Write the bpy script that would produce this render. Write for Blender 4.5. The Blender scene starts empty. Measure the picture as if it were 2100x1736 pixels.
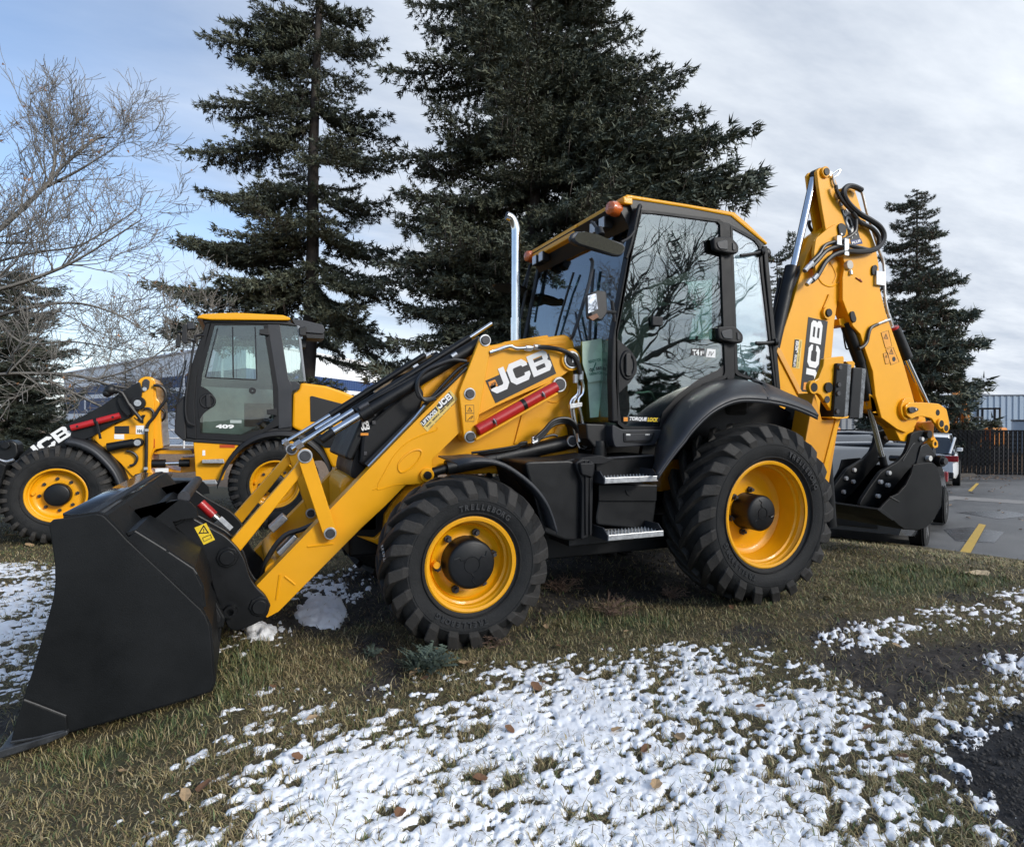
import bpy, bmesh, math, random
import numpy as np
from mathutils import Vector, Matrix, Quaternion
random.seed(7); rng = np.random.default_rng(11)
PI = math.pi
scene = bpy.context.scene
# ------------------------------------------------------------------ camera
CAM = Vector((-3.36, -4.43, 1.33)); YAW = math.atan2(.393, .919); PITCH = -.008; FPX = 1271.0   # metres, machine faces -x, near side faces -y
cd = bpy.data.cameras.new('camera'); cam = bpy.data.objects.new('camera', cd); scene.collection.objects.link(cam)
cam.location = CAM; cam.rotation_euler = (PI/2 + PITCH, 0, -YAW)
cd.sensor_width = 36; cd.lens = FPX/2100*36; cd.clip_start = .05; cd.clip_end = 2000
scene.camera = cam
scene.render.resolution_x = 1024; scene.render.resolution_y = 846
# ------------------------------------------------------------------ sky and sun
SUN_AZ = math.radians(148); SUN_EL = math.radians(26)          # azimuth clockwise from +y
w = bpy.data.worlds.new('World'); scene.world = w; w.use_nodes = True
nt = w.node_tree; nt.nodes.clear(); N = nt.nodes.new; L = nt.links.new
out = N('ShaderNodeOutputWorld'); bg = N('ShaderNodeBackground'); bg.inputs[1].default_value = .1
sky = N('ShaderNodeTexSky'); sky.sky_type = 'NISHITA'; sky.sun_disc = False
sky.sun_elevation = SUN_EL; sky.sun_rotation = SUN_AZ; sky.air_density = 1.0; sky.dust_density = 1.5; sky.altitude = 1000
tc = N('ShaderNodeTexCoord')
# high cloud: noise on the plane the view direction meets overhead, so streaks run to the horizon as real cloud does
sep = N('ShaderNodeSeparateXYZ'); L(tc.outputs['Generated'], sep.inputs[0])
za = N('ShaderNodeMath'); za.operation = 'MAXIMUM'; L(sep.outputs[2], za.inputs[0]); za.inputs[1].default_value = 0.0
zb = N('ShaderNodeMath'); zb.operation = 'ADD'; L(za.outputs[0], zb.inputs[0]); zb.inputs[1].default_value = .16
dx = N('ShaderNodeMath'); dx.operation = 'DIVIDE'; L(sep.outputs[0], dx.inputs[0]); L(zb.outputs[0], dx.inputs[1])
dy = N('ShaderNodeMath'); dy.operation = 'DIVIDE'; L(sep.outputs[1], dy.inputs[0]); L(zb.outputs[0], dy.inputs[1])
cmb = N('ShaderNodeCombineXYZ'); L(dx.outputs[0], cmb.inputs[0]); L(dy.outputs[0], cmb.inputs[1])
mp = N('ShaderNodeMapping'); L(cmb.outputs[0], mp.inputs[0]); mp.inputs['Rotation'].default_value = (0, 0, math.radians(62)); mp.inputs['Scale'].default_value = (.5, 1.35, 1)
n1 = N('ShaderNodeTexNoise'); L(mp.outputs[0], n1.inputs['Vector']); n1.inputs['Scale'].default_value = .9; n1.inputs['Detail'].default_value = 7; n1.inputs['Roughness'].default_value = .55; n1.inputs['Distortion'].default_value = .5
n2 = N('ShaderNodeTexNoise'); L(mp.outputs[0], n2.inputs['Vector']); n2.inputs['Scale'].default_value = 2.2; n2.inputs['Detail'].default_value = 6; n2.inputs['Roughness'].default_value = .6
# the cloud deck is closed towards the east (right) and opens towards the west
ed = N('ShaderNodeMath'); ed.operation = 'MULTIPLY_ADD'; L(sep.outputs[0], ed.inputs[0]); ed.inputs[1].default_value = .78; ed.inputs[2].default_value = .14
ad = N('ShaderNodeMath'); ad.operation = 'ADD'; L(ed.outputs[0], ad.inputs[0]); L(n1.outputs['Fac'], ad.inputs[1])
mr = N('ShaderNodeMapRange'); L(ad.outputs[0], mr.inputs[0]); mr.inputs[1].default_value = .44; mr.inputs[2].default_value = 1.02; mr.clamp = True; mr.interpolation_type = 'SMOOTHSTEP'
mr.inputs[3].default_value = .12; mr.inputs[4].default_value = 1
cc = N('ShaderNodeValToRGB'); L(n2.outputs['Fac'], cc.inputs[0])
cc.color_ramp.elements[0].position = .28; cc.color_ramp.elements[0].color = (.40, .46, .56, 1)
cc.color_ramp.elements[1].position = .72; cc.color_ramp.elements[1].color = (.80, .845, .90, 1)
cs = N('ShaderNodeVectorMath'); cs.operation = 'SCALE'; L(cc.outputs[0], cs.inputs[0])
sv = Vector((math.sin(SUN_AZ)*math.cos(SUN_EL), math.cos(SUN_AZ)*math.cos(SUN_EL), math.sin(SUN_EL)))
dt = N('ShaderNodeVectorMath'); dt.operation = 'DOT_PRODUCT'; L(tc.outputs['Generated'], dt.inputs[0]); dt.inputs[1].default_value = sv     # thin cloud glows round the sun
d0 = N('ShaderNodeMath'); d0.operation = 'MAXIMUM'; L(dt.outputs['Value'], d0.inputs[0]); d0.inputs[1].default_value = 0
d1 = N('ShaderNodeMath'); d1.operation = 'POWER'; L(d0.outputs[0], d1.inputs[0]); d1.inputs[1].default_value = 9
d2 = N('ShaderNodeMath'); d2.operation = 'MULTIPLY_ADD'; L(d1.outputs[0], d2.inputs[0]); d2.inputs[1].default_value = 13; d2.inputs[2].default_value = 6.3; L(d2.outputs[0], cs.inputs['Scale'])
ss = N('ShaderNodeVectorMath'); ss.operation = 'MULTIPLY'; L(sky.outputs[0], ss.inputs[0]); ss.inputs[1].default_value = (1.0, 1.06, 1.12)
# thin white band of far cloud low over the horizon
hz = N('ShaderNodeMapRange'); L(sep.outputs[2], hz.inputs[0]); hz.inputs[1].default_value = .0; hz.inputs[2].default_value = .30; hz.inputs[3].default_value = .75; hz.inputs[4].default_value = 0; hz.clamp = True
mx0 = N('ShaderNodeMix'); mx0.data_type = 'RGBA'; L(hz.outputs[0], mx0.inputs[0]); L(ss.outputs[0], mx0.inputs[6]); mx0.inputs[7].default_value = (4.6, 5.0, 5.5, 1)
mx = N('ShaderNodeMix'); mx.data_type = 'RGBA'; L(mr.outputs[0], mx.inputs[0]); L(mx0.outputs[2], mx.inputs[6]); L(cs.outputs[0], mx.inputs[7])
L(mx.outputs[2], bg.inputs[0]); L(bg.outputs[0], out.inputs[0])
sd = Vector((math.sin(SUN_AZ)*math.cos(SUN_EL), math.cos(SUN_AZ)*math.cos(SUN_EL), math.sin(SUN_EL)))
ld = bpy.data.lights.new('sun', 'SUN'); ld.energy = 1.6; ld.angle = math.radians(14); ld.color = (1, .95, .87)
lo = bpy.data.objects.new('sun', ld); scene.collection.objects.link(lo); lo.rotation_euler = sd.to_track_quat('Z', 'Y').to_euler(); lo.location = (0, 0, 30)
vs = scene.view_settings; vs.view_transform = 'Standard'; vs.look = 'None'; vs.exposure = 1.0; vs.gamma = 1; vs.use_curve_mapping = False
scene.cycles.max_bounces = 8; scene.cycles.transparent_max_bounces = 16; scene.cycles.caustics_reflective = False; scene.cycles.caustics_refractive = False

# ------------------------------------------------------------------ survey: sight lines measured on the photograph, met with real planes
SHEETS = {'A': (0, 1700, 1.4464), 'B': (600, 1200, 1.5778), 'C': (1300, 1150, 2.042), 'D': (1350, 1650, 2.0425), 'E': (1950, 1550, 1.68),
          'G': (1850, 650, 1.5783), 'H': (2850, 600, 1.929), 'I': (2850, 1350, 1.7355), 'J': (0, 1100, 1.5), 'K': (1000, 1200, 2.3333),
          'L': (2000, 1150, 2.1), 'M': (0, 1400, 2.48), 'N': (3100, 1450, 2.4796), 'V': (0, 0, 1/1.8505)}
FW = Vector((math.sin(YAW)*math.cos(PITCH), math.cos(YAW)*math.cos(PITCH), math.sin(PITCH)))
RT = Vector((math.cos(YAW), -math.sin(YAW), 0)); UP = RT.cross(FW)
def ray(s, u, v):
    x0, y0, k = SHEETS[s]; X = (x0+u/k)/1.8505; Y = (y0+v/k)/1.8505
    return FW + RT*((X-1050)/FPX) - UP*((Y-868)/FPX)
def aty(s, u, v, y):
    d = ray(s, u, v); return CAM + d*((y-CAM.y)/d.y)
def atz(s, u, v, z):
    d = ray(s, u, v); return CAM + d*((z-CAM.z)/d.z)
def atx(s, u, v, x):
    d = ray(s, u, v); return CAM + d*((x-CAM.x)/d.x)
def atd(s, u, v, dep): return CAM + ray(s, u, v)*dep
def side(s, pts, y):                                            # outline on the plane y -> [(x, z)]
    r = []
    for p in pts:
        q = aty(p[0], p[1], p[2], y) if len(p) == 3 else aty(s, p[0], p[1], y)
        r.append((q.x, q.z))
    return r
def SD(s, d, z):                                                 # s metres to the right of the view axis, d metres along it
    f = Vector((math.sin(YAW), math.cos(YAW), 0)); p = Vector((CAM.x, CAM.y, 0)) + RT*s + f*d; p.z = z; return p

# ------------------------------------------------------------------ materials
MATS = {}
def mat(name, col, rough=.5, metal=0, coat=0, var=.0, vscale=8, bump=0, bscale=60, spec=.5, dirt=None, trans=None):
    if name in MATS: return MATS[name]
    m = bpy.data.materials.new(name); m.use_nodes = True; nt = m.node_tree; b = nt.nodes['Principled BSDF']
    b.inputs['Base Color'].default_value = (*col, 1); b.inputs['Roughness'].default_value = rough; b.inputs['Metallic'].default_value = metal
    b.inputs['Coat Weight'].default_value = coat; b.inputs['Coat Roughness'].default_value = .08; b.inputs['Specular IOR Level'].default_value = spec
    tc = nt.nodes.new('ShaderNodeTexCoord')
    if var or dirt:
        n = nt.nodes.new('ShaderNodeTexNoise'); n.inputs['Scale'].default_value = vscale; n.inputs['Detail'].default_value = 6; n.inputs['Roughness'].default_value = .65
        nt.links.new(tc.outputs['Object'], n.inputs['Vector'])
        r = nt.nodes.new('ShaderNodeValToRGB'); nt.links.new(n.outputs['Fac'], r.inputs[0])
        a = tuple(c*(1-var) for c in col); c2 = dirt or tuple(min(1, c*(1+var)) for c in col)
        r.color_ramp.elements[0].position = .3; r.color_ramp.elements[1].position = .72
        r.color_ramp.elements[0].color = (*a, 1); r.color_ramp.elements[1].color = (*c2, 1)
        nt.links.new(r.outputs[0], b.inputs['Base Color'])
        mr = nt.nodes.new('ShaderNodeMapRange'); nt.links.new(n.outputs['Fac'], mr.inputs[0]); mr.inputs[1].default_value = .3; mr.inputs[2].default_value = .7
        mr.inputs[3].default_value = rough*.82; mr.inputs[4].default_value = min(1, rough*1.2); nt.links.new(mr.outputs[0], b.inputs['Roughness'])
    if bump:
        n = nt.nodes.new('ShaderNodeTexNoise'); n.inputs['Scale'].default_value = bscale; n.inputs['Detail'].default_value = 4
        nt.links.new(tc.outputs['Object'], n.inputs['Vector'])
        bp = nt.nodes.new('ShaderNodeBump'); bp.inputs['Strength'].default_value = bump; bp.inputs['Distance'].default_value = .01
        nt.links.new(n.outputs['Fac'], bp.inputs['Height']); nt.links.new(bp.outputs[0], b.inputs['Normal'])
    MATS[name] = m; return m
def glassmat(name, tint, base, k=.9):
    m = bpy.data.materials.new(name); m.use_nodes = True; nt = m.node_tree; nt.nodes.clear(); N = nt.nodes.new
    o = N('ShaderNodeOutputMaterial'); t = N('ShaderNodeBsdfTransparent'); t.inputs[0].default_value = (*tint, 1)
    g = N('ShaderNodeBsdfGlossy'); g.inputs['Roughness'].default_value = .01; g.inputs[0].default_value = (1, 1, 1, 1)
    lw = N('ShaderNodeLayerWeight'); lw.inputs[0].default_value = .5
    p = N('ShaderNodeMath'); p.operation = 'POWER'; nt.links.new(lw.outputs['Facing'], p.inputs[0]); p.inputs[1].default_value = 3
    a = N('ShaderNodeMath'); a.operation = 'MULTIPLY_ADD'; nt.links.new(p.outputs[0], a.inputs[0]); a.inputs[1].default_value = k; a.inputs[2].default_value = base; a.use_clamp = True
    tcn = N('ShaderNodeTexCoord'); nn = N('ShaderNodeTexNoise'); nn.inputs['Scale'].default_value = 2.3; nt.links.new(tcn.outputs['Object'], nn.inputs['Vector'])
    bp = N('ShaderNodeBump'); bp.inputs['Strength'].default_value = .12; bp.inputs['Distance'].default_value = .02; nt.links.new(nn.outputs['Fac'], bp.inputs['Height']); nt.links.new(bp.outputs[0], g.inputs['Normal'])
    mx = N('ShaderNodeMixShader'); nt.links.new(a.outputs[0], mx.inputs[0]); nt.links.new(t.outputs[0], mx.inputs[1]); nt.links.new(g.outputs[0], mx.inputs[2]); nt.links.new(mx.outputs[0], o.inputs[0])
    return m
YEL = mat('yellow_paint', (.80, .36, .003), .40, coat=.2, var=.05, vscale=2.5, bump=.04, bscale=220, spec=.35)
YELD = mat('yellow_paint_deep', (.72, .30, .008), .42, coat=.25, var=.06, vscale=3)
BLK = mat('black_paint', (.005, .0055, .0065), .42, var=.35, vscale=7, bump=.05, bscale=130, spec=.35)
BKT = mat('bucket_paint', (.007, .008, .009), .52, coat=.0, var=.35, vscale=2.2, bump=.10, bscale=170, dirt=(.011, .012, .013), spec=.22)
PLA = mat('dark_plastic', (.007, .0075, .009), .5, var=.2, vscale=5, bump=.15, bscale=400, spec=.3)
GRY = mat('grey_plastic', (.021, .023, .028), .45, var=.15, vscale=6, bump=.12, bscale=400)
RUB = mat('tyre_rubber', (.009, .010, .011), .70, var=.3, vscale=6, bump=.25, bscale=90, dirt=(.026, .026, .026), spec=.25)
RUBT = mat('tread_rubber', (.011, .012, .013), .62, var=.4, vscale=2.6, bump=.3, bscale=60, dirt=(.044, .040, .036), spec=.3)
HOSE = mat('hose_rubber', (.012, .012, .013), .45)
CHR = mat('chrome', (.72, .73, .74), .13, metal=1, var=.1, vscale=20)
STL = mat('zinc_steel', (.52, .53, .54), .38, metal=.85, var=.2, vscale=30)
DST = mat('dark_steel', (.06, .06, .065), .5, metal=.6, var=.3, vscale=20)
RED = mat('red_paint', (.42, .012, .014), .4, coat=.2, var=.12, vscale=10)
WHT = mat('white_print', (.78, .78, .77), .5)
INK = mat('black_print', (.01, .01, .011), .4)
STK = mat('sticker_yellow', (.68, .50, .14), .5, var=.1, vscale=30)
WYEL = mat('warning_yellow', (.75, .52, .02), .45, var=.08)
ORG = mat('orange_print', (.75, .27, .02), .5)
AMB = mat('amber_lens', (.62, .13, .02), .15, coat=1, bump=.4, bscale=160)
LENS = mat('lamp_lens', (.55, .58, .62), .12, coat=1, bump=.4, bscale=220)
GREEN = mat('green_print', (.01, .13, .08), .5)
BLUE = mat('blue_print', (.02, .035, .14), .5)
CARD = mat('pale_green_paper', (.42, .55, .45), .7, var=.15, vscale=9)
ASP = mat('trim_black', (.006, .006, .007), .5)
MIR = mat('mirror_glass', (.75, .77, .8), .03, metal=1)
GLS = glassmat('cab_glass', (.50, .62, .58), .14, .6)
GLC = glassmat('clear_glass', (.80, .88, .87), .10, .6)
GLW = glassmat('windscreen_glass', (.34, .42, .44), .11, .55)
GLL = glassmat('loader_glass', (.80, .88, .86), .07, .5)
GLD = glassmat('frosted_glass', (.62, .70, .70), .30, .5)

# ------------------------------------------------------------------ object helpers
def mesh_obj(name, verts, faces, m, parent=None, smooth=False, bevel=0, seg=2):
    me = bpy.data.meshes.new(name); me.from_pydata([tuple(v) for v in verts], [], faces); me.update()
    return link(name, me, m, parent, smooth, bevel, seg)
def link(name, me, m, parent=None, smooth=False, bevel=0, seg=2):
    if m and not me.materials:
        for q in (m if isinstance(m, (list, tuple)) else [m]): me.materials.append(q)
    o = bpy.data.objects.new(name, me); scene.collection.objects.link(o)
    if smooth:
        me.polygons.foreach_set('use_smooth', [True]*len(me.polygons)); me.set_sharp_from_angle(angle=math.radians(38))
    if parent: attach(o, parent)
    if bevel:
        b = o.modifiers.new('bevel', 'BEVEL'); b.width = bevel; b.segments = seg; b.limit_method = 'ANGLE'; b.angle_limit = math.radians(35)
    return o
def attach(o, parent):
    o.parent = parent
    wm = parent.matrix_basis.copy(); q = parent
    while q.parent: wm = q.parent.matrix_basis @ q.matrix_parent_inverse @ wm; q = q.parent
    o.matrix_parent_inverse = wm.inverted()
def bm_obj(name, bm, m, parent=None, smooth=False, bevel=0, seg=2, recalc=True):
    if recalc: bmesh.ops.recalc_face_normals(bm, faces=bm.faces)
    me = bpy.data.meshes.new(name); bm.to_mesh(me); bm.free()
    return link(name, me, m, parent, smooth, bevel, seg)
def thing(name, loc, label, cat, group=None):
    o = bpy.data.objects.new(name, None); scene.collection.objects.link(o); o.location = loc; o.empty_display_size = .2
    o['label'] = label; o['category'] = cat
    if group: o['group'] = group
    return o
def tag(o, label=None, cat=None, group=None, kind=None):
    for k, v in (('label', label), ('category', cat), ('group', group), ('kind', kind)):
        if v: o[k] = v
    return o
def add_prism(bm, pts, y0, y1):                                   # (x,z) outline between y0 and y1
    a = [bm.verts.new((p[0], y0, p[1])) for p in pts]; b = [bm.verts.new((p[0], y1, p[1])) for p in pts]
    n = len(pts); bm.faces.new(a); bm.faces.new(b[::-1])
    for i in range(n): bm.faces.new((a[i], b[i], b[(i+1) % n], a[(i+1) % n]))
def roundpoly(pts, r=.02, seg=4):
    out = []; n = len(pts)
    for i in range(n):
        p0, p, p1 = Vector(pts[i-1]), Vector(pts[i]), Vector(pts[(i+1) % n]); a = p0-p; b = p1-p
        if a.length < 1e-5 or b.length < 1e-5: continue
        d = min(r, a.length*.45, b.length*.45); A = p+a.normalized()*d; B = p+b.normalized()*d
        for k in range(seg+1):
            t = k/seg; q = A*(1-t)**2 + p*2*t*(1-t) + B*t*t; out.append((q.x, q.y))
    return out
def plate(name, pts, y0, y1, m, parent=None, bevel=.004, rnd=0):
    if rnd: pts = roundpoly(pts, rnd)
    bm = bmesh.new(); add_prism(bm, pts, y0, y1)
    return bm_obj(name, bm, m, parent, False, bevel)
def add_cyl(bm, a, b, r, r2=None, n=20, cap=True):
    a = Vector(a); b = Vector(b); r2 = r if r2 is None else r2
    z = (b-a).normalized(); x = z.orthogonal().normalized(); y = z.cross(x)
    A = [bm.verts.new(a+x*math.cos(2*PI*i/n)*r+y*math.sin(2*PI*i/n)*r) for i in range(n)]
    B = [bm.verts.new(b+x*math.cos(2*PI*i/n)*r2+y*math.sin(2*PI*i/n)*r2) for i in range(n)]
    for i in range(n): bm.faces.new((A[i], A[(i+1) % n], B[(i+1) % n], B[i]))
    if cap: bm.faces.new(A[::-1]); bm.faces.new(B)
def cyl(name, a, b, r, m, parent=None, r2=None, n=20, bevel=0):
    bm = bmesh.new(); add_cyl(bm, a, b, r, r2, n); return bm_obj(name, bm, m, parent, True, bevel)
def smooth_path(pts, k=5):
    P = [Vector(p) for p in pts]
    if len(P) < 3: return P
    out = []
    for i in range(len(P)-1):
        p0 = P[max(i-1, 0)]; p1 = P[i]; p2 = P[i+1]; p3 = P[min(i+2, len(P)-1)]
        for j in range(k):
            t = j/k; out.append(.5*((2*p1)+(p2-p0)*t+(2*p0-5*p1+4*p2-p3)*t*t+(3*p1-p0-3*p2+p3)*t**3))
    out.append(P[-1]); return out
def add_tube(bm, pts, r, n=8, sm=5, rs=None):
    P = smooth_path(pts, sm) if sm else [Vector(p) for p in pts]
    ring = None; t0 = (P[1]-P[0]).normalized(); x = t0.orthogonal().normalized()
    for i, p in enumerate(P):
        t = (P[min(i+1, len(P)-1)]-P[max(i-1, 0)]).normalized(); x = (x-t*x.dot(t)).normalized(); y = t.cross(x)
        rr = r if rs is None else rs[0]+(rs[1]-rs[0])*i/(len(P)-1)
        cur = [bm.verts.new(p+x*math.cos(2*PI*j/n)*rr+y*math.sin(2*PI*j/n)*rr) for j in range(n)]
        if ring:
            for j in range(n): bm.faces.new((ring[j], ring[(j+1) % n], cur[(j+1) % n], cur[j]))
        else: bm.faces.new(cur[::-1])
        ring = cur
    bm.faces.new(ring)
def tube(name, pts, r, m, parent=None, n=8, sm=5):
    bm = bmesh.new(); add_tube(bm, pts, r, n, sm); return bm_obj(name, bm, m, parent, True)
def add_box(bm, lo, hi, M=None):
    vs = [bm.verts.new(Vector((x, y, z)) if M is None else M @ Vector((x, y, z))) for x in (lo[0], hi[0]) for y in (lo[1], hi[1]) for z in (lo[2], hi[2])]
    for f in ((0, 1, 3, 2), (4, 6, 7, 5), (0, 4, 5, 1), (2, 3, 7, 6), (0, 2, 6, 4), (1, 5, 7, 3)): bm.faces.new([vs[i] for i in f])
def box(name, lo, hi, m, parent=None, bevel=.006, M=None):
    bm = bmesh.new(); add_box(bm, lo, hi, M); return bm_obj(name, bm, m, parent, False, bevel)
def add_lathe(bm, prof, n=48, c=(0, 0, 0), closed=False):        # profile (y, r) about an axis along y through c
    rings = []
    for (y, r) in prof:
        rings.append([bm.verts.new((c[0]+r*math.cos(2*PI*i/n), c[1]+y, c[2]+r*math.sin(2*PI*i/n))) for i in range(n)])
    for a, b in zip(rings[:-1], rings[1:]):
        for i in range(n): bm.faces.new((a[i], a[(i+1) % n], b[(i+1) % n], b[i]))
    if closed:
        for i in range(n): bm.faces.new((rings[-1][i], rings[-1][(i+1) % n], rings[0][(i+1) % n], rings[0][i]))
    return rings
def lathe(name, prof, m, parent=None, n=48, c=(0, 0, 0), caps=True):
    bm = bmesh.new(); R = add_lathe(bm, prof, n, c)
    if caps: bm.faces.new(R[0]); bm.faces.new(R[-1][::-1])
    return bm_obj(name, bm, m, parent, True)
def strip(name, pa, pb, th, m, parent=None, smooth=True, bevel=0):   # loft between two 3-D polylines, given a thickness
    v = [tuple(p) for p in pa]+[tuple(p) for p in pb]; n = len(pa)
    f = [(i, i+1, n+i+1, n+i) for i in range(n-1)]
    o = mesh_obj(name, v, f, m, parent, smooth)
    s = o.modifiers.new('solid', 'SOLIDIFY'); s.thickness = th; s.offset = 0
    if bevel:
        b = o.modifiers.new('bevel', 'BEVEL'); b.width = bevel; b.segments = 2; b.limit_method = 'ANGLE'
    return o
def pin(parent, s, u, v, y, r=.03, ring=STL, head=DST, h=.018, name='pivot_pin'):
    c = aty(s, u, v, y)
    if ring: cyl('washer', (c.x, y+.012, c.z), (c.x, y-.006, c.z), r*1.32, ring, parent, n=24, bevel=.002)
    return cyl(name, (c.x, y+.012, c.z), (c.x, y-h, c.z), r, head, parent, n=20, bevel=.003)

# ------------------------------------------------------------------ lettering
_txt = {}
def text_mesh(s, bold=.02, shear=0, ext=.0):
    k = (s, bold, shear, ext)
    if k in _txt: return _txt[k]
    cu = bpy.data.curves.new('lettering', 'FONT'); cu.body = s; cu.offset = bold; cu.shear = shear; cu.extrude = ext; cu.resolution_u = 3
    ob = bpy.data.objects.new('lettering', cu); scene.collection.objects.link(ob); bpy.context.view_layer.update()
    dg = bpy.context.evaluated_depsgraph_get(); me = bpy.data.meshes.new_from_object(ob.evaluated_get(dg))
    bpy.data.objects.remove(ob); bpy.data.curves.remove(cu)
    co = np.empty(len(me.vertices)*3); me.vertices.foreach_get('co', co); co = co.reshape(-1, 3)
    lo = co.min(0); hi = co.max(0)
    _txt[k] = (me, lo, hi); return _txt[k]
def put_text(s, p0, p1, h, y, m, parent, bold=.02, shear=0, name='lettering', ext=0, flip=False):
    """p0,p1: (x,z) ends of the baseline on the plane y; text fills the length, h = cap height in metres"""
    me, lo, hi = text_mesh(s, bold, shear, ext)
    me = me.copy(); p0 = Vector((p0[0], p0[1])); p1 = Vector((p1[0], p1[1])); L = (p1-p0).length; a = math.atan2(p1.y-p0.y, p1.x-p0.x)
    M = Matrix.Translation((p0.x, y, p0.y)) @ Matrix.Rotation(-a, 4, 'Y') @ Matrix.Rotation(PI/2, 4, 'X') @ Matrix.Diagonal((L/(hi[0]-lo[0]), h/(hi[1]-lo[1]), 1, 1)) @ Matrix.Translation((-lo[0], -lo[1], 0))
    me.transform(M); me.materials.clear()
    return link(name, me, m, parent)
def img_text(s, z, a, b, h, y, m, parent, **k):
    p = side(z, [a, b], y); return put_text(s, p[0], p[1], h, y, m, parent, **k)
def ribbon(pts, wd, closed=False):                                # stroke with mitred corners -> quads
    P = [Vector(p) for p in pts]; n = len(P); L = []; R = []
    for i in range(n):
        a = P[i]-P[i-1] if (i > 0 or closed) else P[1]-P[0]; b = P[(i+1) % n]-P[i] if (i < n-1 or closed) else P[-1]-P[-2]
        a.normalize(); b.normalize(); na = Vector((-a.y, a.x)); nb = Vector((-b.y, b.x)); mt = (na+nb).normalized(); k = wd/2/max(.35, mt.dot(na))
        L.append(P[i]+mt*k); R.append(P[i]-mt*k)
    q = []
    for i in range(n if closed else n-1): j = (i+1) % n; q.append((L[i], L[j], R[j], R[i]))
    return q
GLYPH = {'J': (1.0, [[(.70, 1), (1, 1), (1, .24), (.78, 0), (.20, 0), (0, .20), (0, .43), (.29, .43), (.29, .33), (.34, .27), (.64, .27), (.70, .33)]]),
         'C': (1.12, [[(1.12, .65), (.83, .65), (.83, .69), (.78, .74), (.36, .74), (.30, .68), (.30, .32), (.36, .26), (.78, .26), (.83, .31), (.83, .37), (1.12, .37), (1.12, .21), (.92, 0), (.22, 0), (0, .22), (0, .78), (.22, 1), (.92, 1), (1.12, .79)]]),
         'B': (1.14, [[(0, 0), (.29, 0), (.29, 1), (0, 1)], [(.29, .78), (.80, .78), (.80, 1), (.29, 1)], [(.29, .41), (.80, .41), (.80, .60), (.29, .60)], [(.29, 0), (.80, 0), (.80, .22), (.29, .22)], [(.80, 0), (.95, 0), (1.14, .18), (1.14, .40), (1.02, .51), (1.10, .61), (1.10, .86), (.94, 1), (.80, 1)]])}
def block_logo(p0, p1, h, y, m, parent, name='lettering', which='JCB'):
    """heavy extended capitals from outlines; p0->p1 is the baseline"""
    tot = sum(GLYPH[c][0] for c in which)+.09*(len(which)-1); p0 = Vector(p0); p1 = Vector(p1); ex = (p1-p0)/tot; n = Vector((-ex.y, ex.x)).normalized()*h; v = []; f = []; adv = 0
    for ch in which:
        for out in GLYPH[ch][1]:
            k = len(v)
            for a in out: w_ = p0+ex*(a[0]+adv)+n*a[1]; v.append((w_.x, y, w_.y))
            f.append(tuple(range(k, k+len(out))))
        adv += GLYPH[ch][0]+.09
    return mesh_obj(name, v, f, m, parent)
def decal(name, s, pts, y, m, parent, th=.002): return plate(name, side(s, pts, y), y, y+th, m, parent, bevel=0)
def triangle_sign(s, c, r, y, parent):                            # warning triangle
    p = aty(s, c[0], c[1], y); T = [(p.x+r*math.cos(a), p.z+r*math.sin(a)) for a in (PI/2, PI/2+2*PI/3, PI/2+4*PI/3)]
    v = []; f = []
    for q in ribbon(T, r*.22, True):
        k = len(v); v += [(a.x, y, a.y) for a in q]; f.append((k, k+1, k+2, k+3))
    for dx_, dz, hx, hz in ((0, .12, .07, .28), (0, -.3, .07, .07)):
        k = len(v); v += [(p.x+(dx_-hx)*r, y, p.z+(dz-hz)*r), (p.x+(dx_+hx)*r, y, p.z+(dz-hz)*r), (p.x+(dx_+hx)*r, y, p.z+(dz+hz)*r), (p.x+(dx_-hx)*r, y, p.z+(dz+hz)*r)]; f.append((k, k+1, k+2, k+3))
    mesh_obj('warning_symbol', v, f, INK, parent)

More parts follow.
